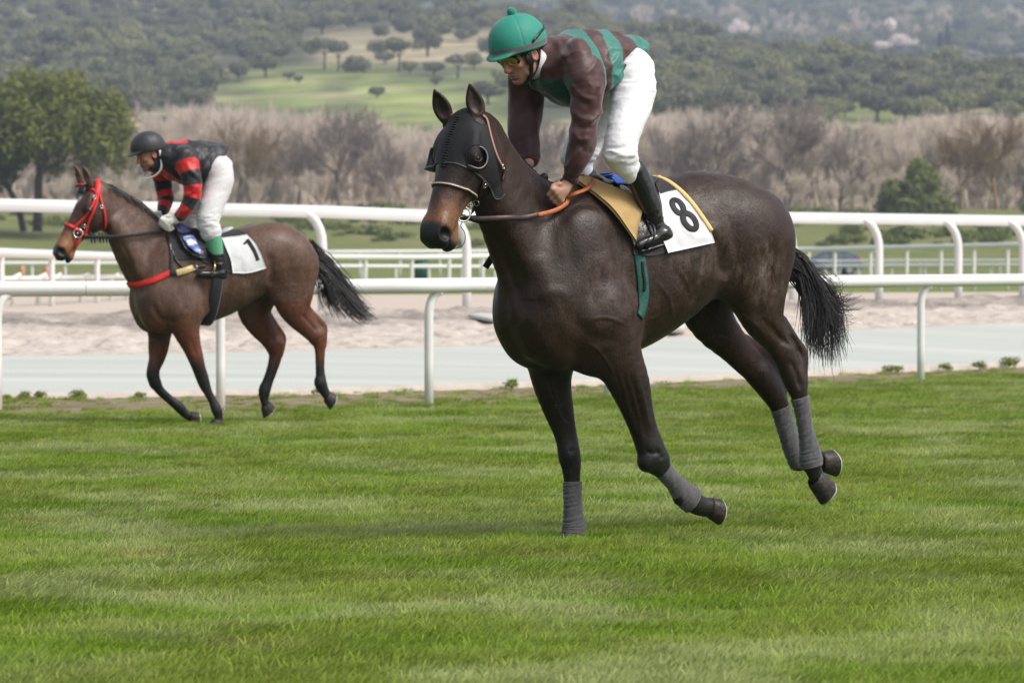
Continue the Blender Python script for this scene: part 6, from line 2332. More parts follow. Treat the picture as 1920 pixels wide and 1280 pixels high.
nz3 = noise3(np.c_[IM / [150, 9], np.zeros(len(IM))], 43, 3)
c = c + (green * (1 + .25 * nz2 + .22 * nz3)[:, None] - c) * (mead * (1 - .55 * sstep(.1, .5, nz3)))[:, None]
c = c + (np.array([.33, .275, .205]) - c) * sstep(285, 330, IM[:, 1])[:, None]
a = ho.data.attributes.new('tint', 'FLOAT_COLOR', 'POINT')
a.data.foreach_set('color', np.c_[c, np.ones(len(c))].astype(np.float32).ravel())
# the far blue hill
FY = np.array([190, 140, 100, 60, 20, -20, -80, -160.])
FD = np.array([1500, 1750, 1950, 2200, 2500, 2800, 3200, 3700.])
rows = []
for k in range(25):
    y = 190 - 350 * k / 24
    d = float(np.interp(-y, -FY, FD))
    rows.append(np.array([at_y(p, y + 10 * math.sin(p / 300.0) + 6 * math.sin(p / 120.0 + y / 40), d) for p in PH]))
M_far = ground_mat('far_scrub', [(.07, .08, .055), (.12, .115, .075), (.20, .17, .12)], .012, bump=0)
strip('far_hill', rows, M_far)


def far_point(px, y):
    d = float(np.interp(-y, -FY, FD))
    return at_y(px, y + 10 * math.sin(px / 300.0) + 6 * math.sin(px / 120.0 + y / 40), d)


# ------------------------------------------------------------------ rails
M_rail = mat('white_rail', (.74, .74, .72), .35, .45, vary=(2.5, .03), wear=(3.0, .62, .85, (.55, .55, .50), .35))
M_railpost = mat('white_post', (.74, .74, .71), .38, .45, vary=(4, .05), wear=(5, .6, .85, (.45, .44, .38), .5))


def sweep(path, prof, cap=True):
    mb = MB()
    P = np.asarray(path, float)
    T = np.gradient(P, axis=0)
    T /= np.linalg.norm(T, axis=1)[:, None]
    v = []
    for p, t in zip(P, T):
        s = np.cross(t, (0, 0, 1)); s /= np.linalg.norm(s)
        u = np.cross(s, t)
        v += [p + s * a + u * b for a, b in prof]
    n = len(prof)
    f = [(i * n + k, i * n + (k + 1) % n, (i + 1) * n + (k + 1) % n, (i + 1) * n + k) for i in range(len(P) - 1) for k in range(n)]
    if cap: f += [tuple(range(n))[::-1], tuple((len(P) - 1) * n + k for k in range(n))]
    return mb.add(v, f)


def running_rail(name, label, pxs, ys, ds, prof, posts, base_z, neck, r_post, cuts, drop, group='white running rails', neck_r=None, sink=.12):
    """pxs, ys, ds: the rail's centre line; posts: px of each upright; neck: (sideways, deep) throw of the curved arm"""
    root = empty(name)
    tag(root, label, 'running rail', group)

    def c(px): return at_y(px, float(ext(pxs, ys, px)), float(ext(pxs, ds, px)))
    cuts = sorted(cuts)
    for a, b in zip(cuts[:-1], cuts[1:]):
        path = np.array([c(p) for p in np.linspace(a, b, max(3, int((b - a) / 40)))])
        t = path[1] - path[0]; path[0] += t / np.linalg.norm(t) * .004
        o = sweep(path, prof).build('rail_section', M_rail, root, True)
        smooth_by_angle(o, 50)
    for px in posts:
        top = c(px)
        foot = top + np.array([neck[0], neck[1], 0])
        foot[2] = base_z(px)
        h = top[2] - drop
        bend = min(.45, (h - foot[2]) * .4, 1.9 * abs(neck[0]) + .02)
        pts = [foot + [0, 0, -sink], foot + [0, 0, (h - bend - foot[2]) * .5], [foot[0], foot[1], h - bend]]
        for k in range(1, 7):
            a = math.pi / 2 * k / 6
            pts.append([foot[0] - neck[0] * (1 - math.cos(a)), foot[1] - neck[1] * (1 - math.cos(a)), h - bend + bend * math.sin(a)])
        if abs(neck[0]) + abs(neck[1]) < .02: pts = pts[:3] + [[foot[0], foot[1], h + .02]]
        MB().tube(pts, r_post, 12, True, (0, 1, 0)).build('post', M_railpost, root, True)
    return root


def circ(r, n=20, e=1.0): return [(r * math.cos(2 * math.pi * k / n), r * e * math.sin(2 * math.pi * k / n)) for k in range(n)]


r1d = lambda px: float(ext((-20, 418, 805, 1140, 1440, 1727, 2010), (41.2, 41.5, 42.0, 44.6, 47.6, 50.6, 53.6), px))
R1PX = (-20, 418, 805, 1140, 1440, 1727, 2010)
running_rail('running_rail', 'nearest white tubular running rail along the edge of the turf behind both horses', R1PX, (542, 540, 535.5, 531.5, 529, 526.5, 523.5),
             (41.2, 41.5, 42.0, 44.6, 47.6, 50.6, 53.6), circ(.066), (-370, 18, 436, 826, 1162, 1456, 1744, 2026, 2310), lambda px: 0.0, (-.10, -.05), .040,
             (-1000, -560, 160, 905, 1640, 2380, 2900), .05)
hp = [(a * .85, b * .85) for a, b in [(-.055, -.095), (-.080, -.06), (-.080, .03), (-.058, .048), (-.058, .085), (-.03, .103), (.03, .103), (.058, .085), (.058, .048), (.080, .03), (.080, -.06), (.055, -.095)]]
R2D = [float(ext(XS, crest_d, p)) - .4 for p in (0, 600, 800, 1490, 1900)]
running_rail('running_rail', 'tall white capped running rail on curved posts along the far edge of the sand track', (0, 600, 800, 1490, 1900), (385, 397.5, 405.5, 409, 414.5), R2D, hp,
             (-420, -110, 252, 562, 834, 1076, 1272, 1449, 1612, 1762, 1884, 1990, 2090), lambda px: float(curve(np.array([px]), crest_y, crest_d)[0, 2]), (.30, .10), .062,
             (-900, -280, 252, 834, 1276, 1616, 1888, 2400), .0)
R3X = (-60, 0, 220, 800, 1500, 1920)
running_rail('running_rail', 'low white running rail beyond the sand track with closely spaced posts', R3X, (471, 474, 480.5, 482.5, 468.5, 459.5), (70, 75, 95, 130, 140, 125), circ(.078, 14),
             (-90, 2, 97, 182, 270, 350, 430, 510, 560, 625, 685, 772, 842, 905, 960, 1020, 1085, 1150, 1215, 1280, 1345, 1400, 1455, 1516, 1565, 1632, 1700, 1764, 1826, 1889, 1950, 2010), lambda px: .50, (-.0, .0), .052,
             (-400, 182, 560, 960, 1345, 1632, 1889, 2300), .04)
running_rail('running_rail', 'distant thin white running rail low across the infield grass', (-100, 300, 620, 1000, 1500, 1920), (494, 494, 499, 500, 499, 497), (150, 150, 175, 190, 200, 190), circ(.075, 10),
             tuple(range(60, 1990, 62)), lambda px: .5, (0, 0), .05, (-300, 330, 960, 1590, 2200), .04)
running_rail('running_rail', 'farthest faint white rail running just above the low rail', (560, 640, 1000, 1500, 2000), (472, 472, 470, 490, 488), (230, 230, 240, 260, 250), circ(.075, 8),
             tuple(range(600, 2000, 75)), lambda px: .5, (0, 0), .05, (560, 1000, 1500, 2000), .04)
# a curved-arm rail whose arms show above the nearest rail on the left
gr = empty('running_rail')
tag(gr, 'low curved-arm white rail just showing over the nearest rail at the left edge', 'running rail', 'white running rails')
pp = [at_y(px, y, d) for px, y, d in ((-120, 524, 84), (60, 522, 88), (160, 520, 93), (260, 518, 99))]
sweep(spline(np.array(pp), 4), circ(.05, 10)).build('rail_section', M_rail, gr, True)
for px in (24, 72, 100, 152, 208, 238):
    d = float(np.interp(px, [-120, 60, 160, 260], [84, 88, 93, 99]))
    f_ = at_y(px, 560, d); f_[2] = .48
    t_ = at_y(px + 16, 515, d)
    MB().tube([f_ - [0, 0, .1], [f_[0], f_[1], t_[2] - .13], [f_[0] + .04, f_[1], t_[2] - .04], t_], .05, 10, True, (0, 1, 0)).build('post', M_railpost, gr, True)

# concrete pieces lying in the sand by the path
M_conc = mat('pale_concrete', (.55, .54, .50), .85, .2, bump=(30, .3), vary=(5, .12))


def slab(pts, h, label, up=.02):
    v = [p + np.array([0, 0, up]) for p in pts] + [p + np.array([0, 0, up + h]) for p in pts]
    n = len(pts)
    f = [tuple(range(n, 2 * n)), tuple(range(n))[::-1]] + [(i, (i + 1) % n, n + (i + 1) % n, n + i) for i in range(n)]
    o = mesh_np('concrete_slab', v, f, M_conc, None, False)
    o.modifiers.new('edge', 'BEVEL').width = .01
    tag(o, label, 'slab')
    c = Vector(np.mean(pts, 0))
    o.data.transform(Matrix.Translation(-c)); o.location = c


def on_sand(px, y):
    """point of the sand slope seen at a pixel"""
    yb, yc = float(ext(XS, back_y, px)), float(ext(XS, crest_y, px))
    t = np.clip((yb - y) / (yb - yc), 0, 1)
    A, B = curve(np.array([px]), back_y, back_d)[0], curve(np.array([px]), crest_y, crest_d)[0]
    return A + (B - A) * t


slab([on_sand(878, 601), on_sand(962, 617), on_sand(975, 606), on_sand(900, 597)], .05, 'pale concrete ramp slab in the sand by the near horse chest')
slab([on_sand(1246, 627), on_sand(1284, 628), on_sand(1284, 622), on_sand(1246, 622)], .08, 'grey concrete block at the sand edge under the near horse belly')

# ------------------------------------------------------------------ car, markers, bin
car = empty('parked_car')
tag(car, 'dark blue hatchback parked on the infield behind the white rails', 'car')
M_paint = mat('blue_paint', (.016, .028, .13), .4, .3)
M_glass = mat('car_glass', (.10, .12, .13), .08, .6)
M_tyre = mat('tyre', (.015, .015, .015), .85, .3)
M_lamp = mat('red_lamp', (.45, .03, .03), .25, .5, coat=.5)
side = [(-2.05, .32), (-2.08, .55), (-2.0, .74), (-1.45, .88), (-1.05, .95), (-.45, 1.36), (.0, 1.47), (.9, 1.48), (1.55, 1.36), (1.95, .98), (2.05, .75), (2.06, .40), (1.98, .30), (-1.9, .24)]
secs = [(-.84, .93), (-.80, 1.0), (-.4, 1.015), (.4, 1.015), (.80, 1.0), (.84, .93)]
v, f = [], []
for yy, k in secs:
    for x, z in side:
        tum = 1 - .16 * max(0, z - .9) / .58
        v.append((x * (k if z > .3 else 1), yy * tum, .24 + (z - .24) * (1 if abs(yy) < .82 else .985)))
n = len(side)
for i in range(len(secs) - 1):
    for k in range(n): f.append((i * n + k, i * n + (k + 1) % n, (i + 1) * n + (k + 1) % n, (i + 1) * n + k))
f += [tuple(range(n))[::-1], tuple((len(secs) - 1) * n + k for k in range(n))]
bd = mesh_np('car_body', v, f, M_paint, car, True); smooth_by_angle(bd, 35)
for s in (-1, 1):
    for poly in ([(-.92, .98), (-.42, 1.31), (.02, 1.38), (.04, .99)], [(.12, .99), (.10, 1.39), (.82, 1.40), (.92, 1.0)], [(1.0, 1.0), (.92, 1.39), (1.35, 1.32), (1.62, 1.05)]):
        pts = [(x, s * (.853 * (1 - .16 * max(0, z - .9) / .58)), z) for x, z in poly]
        MB().add(pts, [(0, 1, 2, 3)]).build('side_window', M_glass, car)
    for x in (-1.3, 1.25):
        th = [2 * math.pi * k / 20 for k in range(20)]
        w = MB().add([(x + .31 * math.cos(t), s * .70, .31 + .31 * math.sin(t)) for t in th] + [(x + .31 * math.cos(t), s * .88, .31 + .31 * math.sin(t)) for t in th],
                     [tuple(range(20)), tuple(range(20, 40))] + [(k, (k + 1) % 20, 20 + (k + 1) % 20, 20 + k) for k in range(20)]).build('wheel', M_tyre, car)
        MB().add([(x + .2 * math.cos(t), s * .883, .31 + .2 * math.sin(t)) for t in th], [tuple(range(20))]).build('rim', M_steel, w)
    MB().box((1.93, s * .70, .98), (.20, .16, .26)).build('tail_lamp', M_lamp, car)
    MB().box((-1.98, s * .62, .68), (.18, .28, .14)).build('headlamp', M_glass, car)
MB().add([(1.62, -.62, 1.33), (1.62, .62, 1.33), (1.99, .70, .99), (1.99, -.70, .99)], [(0, 1, 2, 3)]).build('rear_window', M_glass, car)
cp = at_y(1551, 518, 300); car.location = (cp[0], cp[1], .56); car.rotation_euler = (0, 0, math.radians(6))

M_or = mat('faded_orange', (.62, .31, .20), .6, .3)
for px, lab in ((41, 'faded orange marker post on the infield, left of its pair'), (87, 'faded orange marker post on the infield, right of its pair')):
    p = at_y(px, 507, 160)
    o = empty('marker_post', (p[0], p[1], .55))
    tag(o, lab, 'marker post', 'orange marker posts')
    MB().tube([(0, 0, 0), (0, 0, .05)], [.26, .24], 16).build('base', mat('rubber_base', (.05, .05, .05), .8), o)
    MB().tube([(0, 0, .05), (0, 0, .62), (0, 0, .70)], [.13, .10, .07], 14).build('sleeve', M_or, o, True)
gb = empty('green_bin', tuple(at_y(790, 517, 220)))
tag(gb, 'dark green wheeled bin standing on the infield behind the rails', 'bin')
MB().box((0, 0, .45), (.62, .6, .9)).build('bin_body', mat('bin_green', (.01, .085, .045), .45, .4), gb)
MB().box((0, 0, .95), (.68, .68, .09)).build('bin_lid', MATS['bin_green'], gb)
gb.location.z = .55
# ------------------------------------------------------------------ trees
def leaf_mat(name, cols, trans=.25):
    m, N, L, b = nodes_mat(name)
    at = N.new('ShaderNodeAttribute'); at.attribute_name = 'tint'
    oi = N.new('ShaderNodeObjectInfo')
    r = N.new('ShaderNodeValToRGB')
    for i, c in enumerate(cols):
        e = r.color_ramp.elements[i] if i < 2 else r.color_ramp.elements.new(.5)
        e.position = i / (len(cols) - 1)
        e.color = (*c, 1)
    mm = N.new('ShaderNodeMath'); mm.operation = 'MULTIPLY_ADD'
    L.new(oi.outputs['Random'], mm.inputs[0]); mm.inputs[1].default_value = .55
    sp = N.new('ShaderNodeSeparateColor'); L.new(at.outputs['Color'], sp.inputs[0])
    L.new(sp.outputs[0], mm.inputs[2])
    L.new(mm.outputs[0], r.inputs['Fac'])
    L.new(r.outputs['Color'], b.inputs['Base Color'])
    b.inputs['Roughness'].default_value = .75
    b.inputs['Specular IOR Level'].default_value = .2
    t = N.new('ShaderNodeBsdfTranslucent'); L.new(r.outputs['Color'], t.inputs['Color'])
    mx = N.new('ShaderNodeMixShader'); mx.inputs[0].default_value = trans
    L.new(b.outputs[0], mx.inputs[1]); L.new(t.outputs[0], mx.inputs[2])
    L.new(mx.outputs[0], N['Material Output'].inputs['Surface'])
    return m


def leaves(rs, lobes, n, size, up=.35, shell_=.55, asp=.6, name='leaf_mesh', mat_=None):
    """n leaf-clump cards spread through ellipsoid lobes (x,y,z,rx,ry,rz)"""
    lobes = np.array(lobes, float)
    vol = lobes[:, 3] * lobes[:, 4] * lobes[:, 5]
    k = rs.choice(len(lobes), n, p=vol ** .7 / (vol ** .7).sum())
    d = rs.normal(size=(n, 3)); d /= np.linalg.norm(d, axis=1)[:, None]
    rad = (shell_ + (1 - shell_) * rs.rand(n)) ** .6
    c = lobes[k, :3] + d * lobes[k, 3:] * rad[:, None] * (1 + .12 * rs.normal(size=(n, 1)))
    nn = d + rs.normal(size=(n, 3)) * .7 + [0, 0, up]
    nn /= np.linalg.norm(nn, axis=1)[:, None]
    a = np.cross(nn, rs.normal(size=(n, 3))); a /= np.linalg.norm(a, axis=1)[:, None]
    b = np.cross(nn, a)
    s = size * (.6 + .8 * rs.rand(n, 1))
    v = np.stack([c - a * s, c + b * s * asp, c + a * s, c - b * s * asp], 1).reshape(-1, 3)
    q = np.arange(4 * n).reshape(-1, 4)
    lobe_t = rs.rand(len(lobes))[k]
    t = np.clip(.30 * lobe_t + .40 * rs.rand(n), 0, 1)
    col = np.repeat(np.stack([t, t, t], 1), 4, 0)
    return mesh_np(name, v, q, mat_, None, False, col, link=False)


def limb_mesh(rs, segs, name, mat_, n=6):
    mb = MB()
    for pts, r in segs: mb.tube(pts, r, n)
    return mesh_np(name, np.array(mb.v), mb.f, mat_, None, True, link=False)


M_bark = mat('grey_bark', (.10, .085, .075), .9, .2, bump=(6, .6), vary=(3, .25))
M_pinebark = mat('pine_bark', (.085, .062, .052), .9, .2, bump=(5, .7), vary=(3, .3))
M_oakleaf = leaf_mat('holm_oak_leaf', [(.050, .062, .034), (.25, .245, .150), (.12, .132, .075)])
M_pineleaf = leaf_mat('pine_needles', [(.045, .060, .012), (.21, .225, .050), (.115, .135, .030)])
M_bushleaf = leaf_mat('bush_leaf', [(.055, .078, .022), (.20, .23, .075), (.12, .15, .045)])
M_twig = mat('bare_twigs', (.62, .53, .435), .9, .15)
M_twig2 = mat('bare_twigs_grey', (.53, .455, .385), .9, .15)
M_twigd = mat('dark_twigs', (.25, .205, .175), .9, .15)
M_twig3 = mat('bare_twigs_ochre', (.25, .175, .09), .9, .15)


def oak_variant(seed):
    rs = np.random.RandomState(seed)
    lobes = [(0, 0, 4.0, 2.6, 2.6, 2.0)]
    for i in range(9):
        a = 2 * math.pi * i / 9 + rs.rand()
        r = 1.6 + 1.2 * rs.rand()
        s = 1.1 + .7 * rs.rand()
        lobes.append((r * math.cos(a), r * math.sin(a), 2.9 + 2.2 * rs.rand(), s, s, s * .8))
    cr = leaves(rs, lobes, 2000, .30, mat_=M_oakleaf, name='crown_mesh')
    segs = [([(0, 0, -.6), (.05, 0, 1.0), (.1, .05, 2.4)], [.34, .27, .2])]
    for k in range(4):
        a = 2 * math.pi * k / 4 + rs.rand()
        segs.append(([(.06, 0, 1.4), (.8 * math.cos(a), .8 * math.sin(a), 2.6), (1.7 * math.cos(a), 1.7 * math.sin(a), 3.8)], [.16, .11, .06]))
    return cr, limb_mesh(rs, segs, 'trunk_mesh', M_bark)


OAKS = [oak_variant(100 + i) for i in range(6)]
M_oakleaf2 = leaf_mat('pale_oak_leaf', [(.085, .095, .040), (.30, .30, .15), (.19, .20, .095)])
for k in (4, 5): OAKS[k][0].materials[0] = M_oakleaf2


def tree_thing(name, meshes, loc, sc, rz, label, cat, group=None):
    root = empty(name, loc, rz)
    root.scale = sc if hasattr(sc, '__len__') else (sc, sc, sc)
    tag(root, label, cat, group)
    for nm, me in zip(('crown', 'trunk'), meshes):
        if me is None: continue
        o = bpy.data.objects.new(nm, me); COL.objects.link(o); o.parent = root
    return root


rs = np.random.RandomState(77)
# named trees of the clearing: px, base y, width px, height px, kind, label
for px, y, wpx, hpx, kind, lab in (
        (608, 131, 74, 60, 'pine', 'umbrella pine with flat dark crown at the left of the hillside clearing'),
        (634, 134, 50, 56, 'pine', 'slim umbrella pine close behind the flat crowned pine in the clearing'),
        (672, 134, 42, 26, 'oak', 'round low bush oak below the pines in the hillside clearing'),
        (722, 122, 40, 26, 'oak', 'grey-green bush oak beside the tall pine in the clearing'),
        (748, 135, 62, 62, 'pine', 'tall open umbrella pine in the middle of the hillside clearing'),
        (768, 141, 32, 28, 'oak', 'small dark oak at the foot of the tall pine in the clearing'),
        (814, 143, 42, 28, 'oak', 'very dark round bush standing alone on the green slope'),
        (858, 148, 52, 44, 'pine', 'small umbrella pine at the right of the hillside clearing'),
        (498, 146, 56, 50, 'oak', 'dark oak with two bare stems at the left edge of the meadow'),
        (447, 152, 44, 34, 'oak', 'dark oak bush at the lower left corner of the meadow'),
        (560, 158, 20, 16, 'oak', 'tiny dark bush alone on the left of the meadow'),
        (542, 152, 26, 16, 'oak', 'low pale bush beside the tiny dark bush on the meadow'),
        (915, 195, 70, 44, 'oak', 'wide dark oak on the meadow just above the near horse ears'),
        (330, 186, 54, 30, 'oak', 'low dark bush at the foot of the wood above the bare thicket')):
    p = hill_point(px, y)
    s = FPX / p[1]
    if kind == 'oak':
        v = OAKS[rs.randint(6)]
        tree_thing('holm_oak', v, p, (wpx / s / 7.2, wpx / s / 7.2, hpx / s / 6.2), rs.rand() * 6.28, lab, 'tree', 'trees of the hillside clearing')
    else:
        q = np.random.RandomState(px)
        H, Wd = hpx / s, wpx / s
        lob = [(rs.normal(0, Wd * .2), rs.normal(0, Wd * .2), H * (.74 + .16 * rs.rand()), Wd * .28, Wd * .28, H * .14) for _ in range(8)] + [(0, 0, H * .82, Wd * .44, Wd * .44, H * .13)]
        cr = leaves(q, lob, 1100, .30, mat_=M_oakleaf, name='crown_mesh')
        tr = limb_mesh(q, [([(0, 0, -.5), (.1, 0, H * .4), (0, 0, H * .75)], [.25, .2, .12])] + [([(.1, 0, H * .45), (Wd * .22 * k, 0, H * .7)], [.12, .05]) for k in (-1, 1)], 'trunk_mesh', M_bark)
        tree_thing('umbrella_pine', (cr, tr), p, 1, 0, lab, 'tree', 'trees of the hillside clearing')

# the wood on the hillside: one tree at a time
def woods(px, y):
    """how thickly oaks grow at a place on the hillside"""
    w = 1.0
    if 400 < px < 1000 and y > 118 - max(0, (560 - px)) * .0: w = .10
    if 400 < px < 600 and y > 60 + (600 - px) * .0 and y > 150 - (600 - px) * .25: w = .06
    if 560 < px < 960 and 58 < y <= 118: w = .3
    if px > 1480 and px < 1780 and 186 < y < 225: w = .12
    if y > 205: w *= .5 if px > 1000 else .1 if px > 430 else .6
    if px < 430 and y > 175: w *= .7
    return w


ZONES = ((70, 'at the far left above the stone pine'), (180, 'just right of the far left corner'), (290, 'straight above the far jockey cap'), (400, 'up and right of the far jockey'), (520, 'at the left flank of the green clearing'), (640, 'above the flat crowned pine'),
         (760, 'above the tall open umbrella pine'), (880, 'above the small umbrella pine'), (1000, 'behind the teal cap'), (1230, 'behind the near jockey back'), (1320, 'just right of the near jockey hips'), (1410, 'right of the faint grey blossom tree'), (1500, 'above the spreading bare tree'),
         (1610, 'left below the blossom trees'), (1720, 'right below the blossom trees'), (1820, 'below the cypress spire'), (2300, 'at the right edge of the wood'))


def oak_label(px, y, cy, wpx):
    z = next(b for a, b in ZONES if px < a)
    t_ = (y - cy) / (230 - cy)
    row = 'on the skyline' if t_ < .16 else 'in the upper rows' if t_ < .42 else 'in the middle rows' if t_ < .7 else 'along the lower fringe'
    return ('wide' if wpx > 72 else 'rounded' if wpx > 50 else 'small') + ' holm oak ' + row + ' ' + z


count = 0
spots = []
tries = 0
while count < 270 and tries < 9000:
    tries += 1
    px = rs.uniform(-120, 2040)
    cy = float(crest_of(px))
    y = rs.uniform(cy + 2, 245)
    if 985 < px < 1215 and y > 60 and rs.rand() < .8: continue          # behind the jockey
    if rs.rand() > woods(px, y): continue
    p = hill_point(px, y)
    s = FPX / p[1]
    wpx = (5.2 + 3.6 * rs.rand()) * s * (.45 if woods(px, y) < .2 else 1)
    if any(abs(px - a) < .40 * (wpx + w_) / 2 and abs(y - b) < 10 for a, b, w_ in spots): continue
    spots.append((px, y, wpx))
    v = OAKS[rs.randint(6)]
    k = wpx / s / 7.2
    big = k * (.82 + .3 * rs.rand())
    left = px < 1000
    tree_thing('holm_oak', v, p - np.array([0, 0, .2]), (k, k, big), rs.rand() * 6.28,
               oak_label(px, y, cy, wpx), 'tree', 'holm oaks of the left hillside wood' if left else 'holm oaks of the right hillside wood')
    count += 1


def scatter(name, pts, scl, rot, protos, label, cat, seed=0):
    """one 'stuff' object: instances of the prototype objects on given points"""
    me = bpy.data.meshes.new(name)
    me.from_pydata([tuple(p) for p in pts], [], [])
    for nm, arr in (('sc', scl), ('rz', rot)):
        a = me.attributes.new(nm, 'FLOAT', 'POINT')
        a.data.foreach_set('value', np.asarray(arr, dtype=np.float32))
    a = me.attributes.new('pick', 'INT', 'POINT')
    a.data.foreach_set('value', np.random.RandomState(seed).randint(0, len(protos), len(pts)).astype(np.int32))
    o = bpy.data.objects.new(name, me)
    COL.objects.link(o)
    tag(o, label, cat, None, 'stuff')
    g = bpy.data.node_groups.new(name + '_nodes', 'GeometryNodeTree')
    g.interface.new_socket('Geometry', in_out='INPUT', socket_type='NodeSocketGeometry')
    g.interface.new_socket('Geometry', in_out='OUTPUT', socket_type='NodeSocketGeometry')
    N, L = g.nodes, g.links
    gi, go = N.new('NodeGroupInput'), N.new('NodeGroupOutput')

    def named(nm, t):
        n = N.new('GeometryNodeInputNamedAttribute'); n.data_type = t; n.inputs['Name'].default_value = nm
        return n.outputs['Attribute']
    sc, rz, pk = named('sc', 'FLOAT'), named('rz', 'FLOAT'), named('pick', 'INT')
    cx = N.new('ShaderNodeCombineXYZ'); L.new(rz, cx.inputs['Z'])
    er = N.new('FunctionNodeEulerToRotation'); L.new(cx.outputs[0], er.inputs[0])
    jn = N.new('GeometryNodeJoinGeometry')
    for k, pr in enumerate(protos):
        oi = N.new('GeometryNodeObjectInfo'); oi.inputs['Object'].default_value = pr; oi.inputs['As Instance'].default_value = True
        cm = N.new('FunctionNodeCompare'); cm.data_type = 'INT'; cm.operation = 'EQUAL'
        ia = [i for i in cm.inputs if i.type == 'INT']
        L.new(pk, ia[0]); ia[1].default_value = k
        ip = N.new('GeometryNodeInstanceOnPoints')
        L.new(gi.outputs[0], ip.inputs['Points']); L.new(cm.outputs[0], ip.inputs['Selection']); L.new(oi.outputs['Geometry'], ip.inputs['Instance'])
        L.new(er.outputs[0], ip.inputs['Rotation']); L.new(sc, ip.inputs['Scale'])
        L.new(ip.outputs[0], jn.inputs[0])
    L.new(jn.outputs[0], go.inputs[0])
    md = o.modifiers.new('scatter', 'NODES')
    md.node_group = g
    return o


def proto(name, me):
    return bpy.data.objects.new(name, me)            # never linked: only its mesh is used


# bare deciduous trees
def bare_tree(seed, H=9.5, spread=.42, twig=.020, mat_=None, depth=5, upright=.5, fan=3):
    q = np.random.RandomState(seed)
    segs = []

    def grow(p, d, l, r, k):
        n = 3
        pts = [p]
        for i in range(n):
            d = d + q.normal(0, .09, 3) + np.array([0, 0, .05 * upright])
            d /= np.linalg.norm(d)
            pts.append(pts[-1] + d * l / n)
        r1 = max(r * .62, twig * .55)
        segs.append((k, pts, np.linspace(r, r1, n + 1)))
        if k == 0: return
        m = fan + (1 if k < 4 else 0) + (q.rand() < .4)
        for i in range(m):
            t = .35 + .65 * (i + q.rand()) / m
            s = pts[min(int(t * n), n - 1)] + (pts[min(int(t * n) + 1, n)] - pts[min(int(t * n), n - 1)]) * (t * n % 1)
            a = q.rand() * 6.28
            side_ = np.cross(d, [math.cos(a), math.sin(a), .3]); side_ /= np.linalg.norm(side_)
            nd = d * (1 - spread * .5) + side_ * spread * (.8 + .7 * q.rand()) + np.array([0, 0, upright * .35])
            nd /= np.linalg.norm(nd)
            grow(s, nd, l * (.62 + .2 * q.rand()), max(r1 * .72, twig), k - 1)
    grow(np.array([0, 0, -.3]), np.array([0, 0, 1.0]), H * .36, H * .021, depth)
    low = [(p, r) for k, p, r in segs if k >= depth - 1]
    hi = [(p, r) for k, p, r in segs if k < depth - 1]
    tr = limb_mesh(q, low, 'trunk_mesh', mat_, 6)
    mb = MB()
    for p, r in hi: mb.tube(p, r, 3, False)
    cr = mesh_np('twig_mesh', np.array(mb.v), mb.f, mat_, None, True, link=False)
    return cr, tr


def joined(a, b, name):
    bm = bmesh.new()
    bm.from_mesh(a); bm.from_mesh(b)
    me = bpy.data.meshes.new(name)
    bm.to_mesh(me); bm.free()
    me.materials.append(a.materials[0])
    return me


BARE = [bare_tree(200 + i, 9.0 + i % 3, .52, .026, (M_twig, M_twig2)[i % 2], 4, .5, 4) for i in range(4)]
THIN = [bare_tree(300 + i, 9.0, .34, .030, (M_twig, M_twig, M_twig2)[i % 3], 4, .9, 4) for i in range(4)]
TP = [proto('bare_tree_mesh', joined(*t, 'bare_tree_mesh')) for t in THIN]
# individual bare trees in front of the thicket
for px, y, hpx, k, lab in (
        (1478, 402, 225, 0, 'spreading bare grey tree just right of the near horse croup'),
        (1345, 400, 225, 1, 'tall bare tree behind the near horse rump'),
        (1870, 404, 215, 2, 'ochre tinged bare tree at the right edge above the rail'),
        (1800, 402, 170, 3, 'smaller bare tree left of the ochre tree by the right edge'),
        (1575, 401, 180, 1, 'slim bare tree between the grey spreading tree and the small pine'),
        (1255, 402, 190, 2, 'bare tree just right of the near jockey white breeches'),
        (640, 404, 215, 0, 'wide bare tree between the far jockey and the near horse head'),
        (470, 405, 190, 3, 'low branching ochre bare tree behind the far jockey breeches'),
        (735, 404, 165, 1, 'bare tree close to the left of the near horse head'),
        (1020, 403, 190, 3, 'bare tree behind the near jockey far arm'),
        (560, 403, 170, 2, 'upright bare tree left of the wide one in the thicket')):
    d = 452.0
    p = at_y(px, y, d)
    s = FPX / d
    cr, tr = BARE[k]
    H = max(v.co.z for v in cr.vertices)
    sc = hpx / s / H
    cr, tr = cr.copy(), tr.copy()
    cr.materials[0] = tr.materials[0] = M_twig3 if 'ochre' in lab else M_twigd
    tree_thing('bare_tree', (cr, tr), p, sc, rs.rand() * 6.28, lab, 'tree', 'bare trees in front of the thicket')
q = np.random.RandomState(9)
pts, scl, rot = [], [], []
for i in range(900):
    px = q.uniform(-260, 2180)
    d = 460 + 170 * q.rand() ** 1.1
    y = np.interp(d, [455, 530, 600, 640], [402, 362, 332, 312])
    top = np.interp(px, [-300, 250, 450, 620, 760, 900, 1000, 1230, 1400, 1600, 1750, 2200], [190, 172, 165, 182, 210, 226, 220, 185, 172, 205, 185, 155])
    h = (y - top) / (FPX / d)
    pts.append(at_y(px, y + 2, d)); scl.append(max(.45, h / 10.2 * (.80 + .28 * q.rand()))); rot.append(q.rand() * 6.28)
for i in range(420):
    px = q.uniform(-260, 2180)
    d = 446 + 60 * q.rand()
    pts.append(at_y(px, np.interp(d, [446, 530], [403, 366]) + 2, d)); scl.append(.28 + .30 * q.rand()); rot.append(q.rand() * 6.28)
scatter('bare_thicket', pts, scl, rot, TP, 'pale brown leafless thicket filling the flat below the hills', 'thicket', 3)

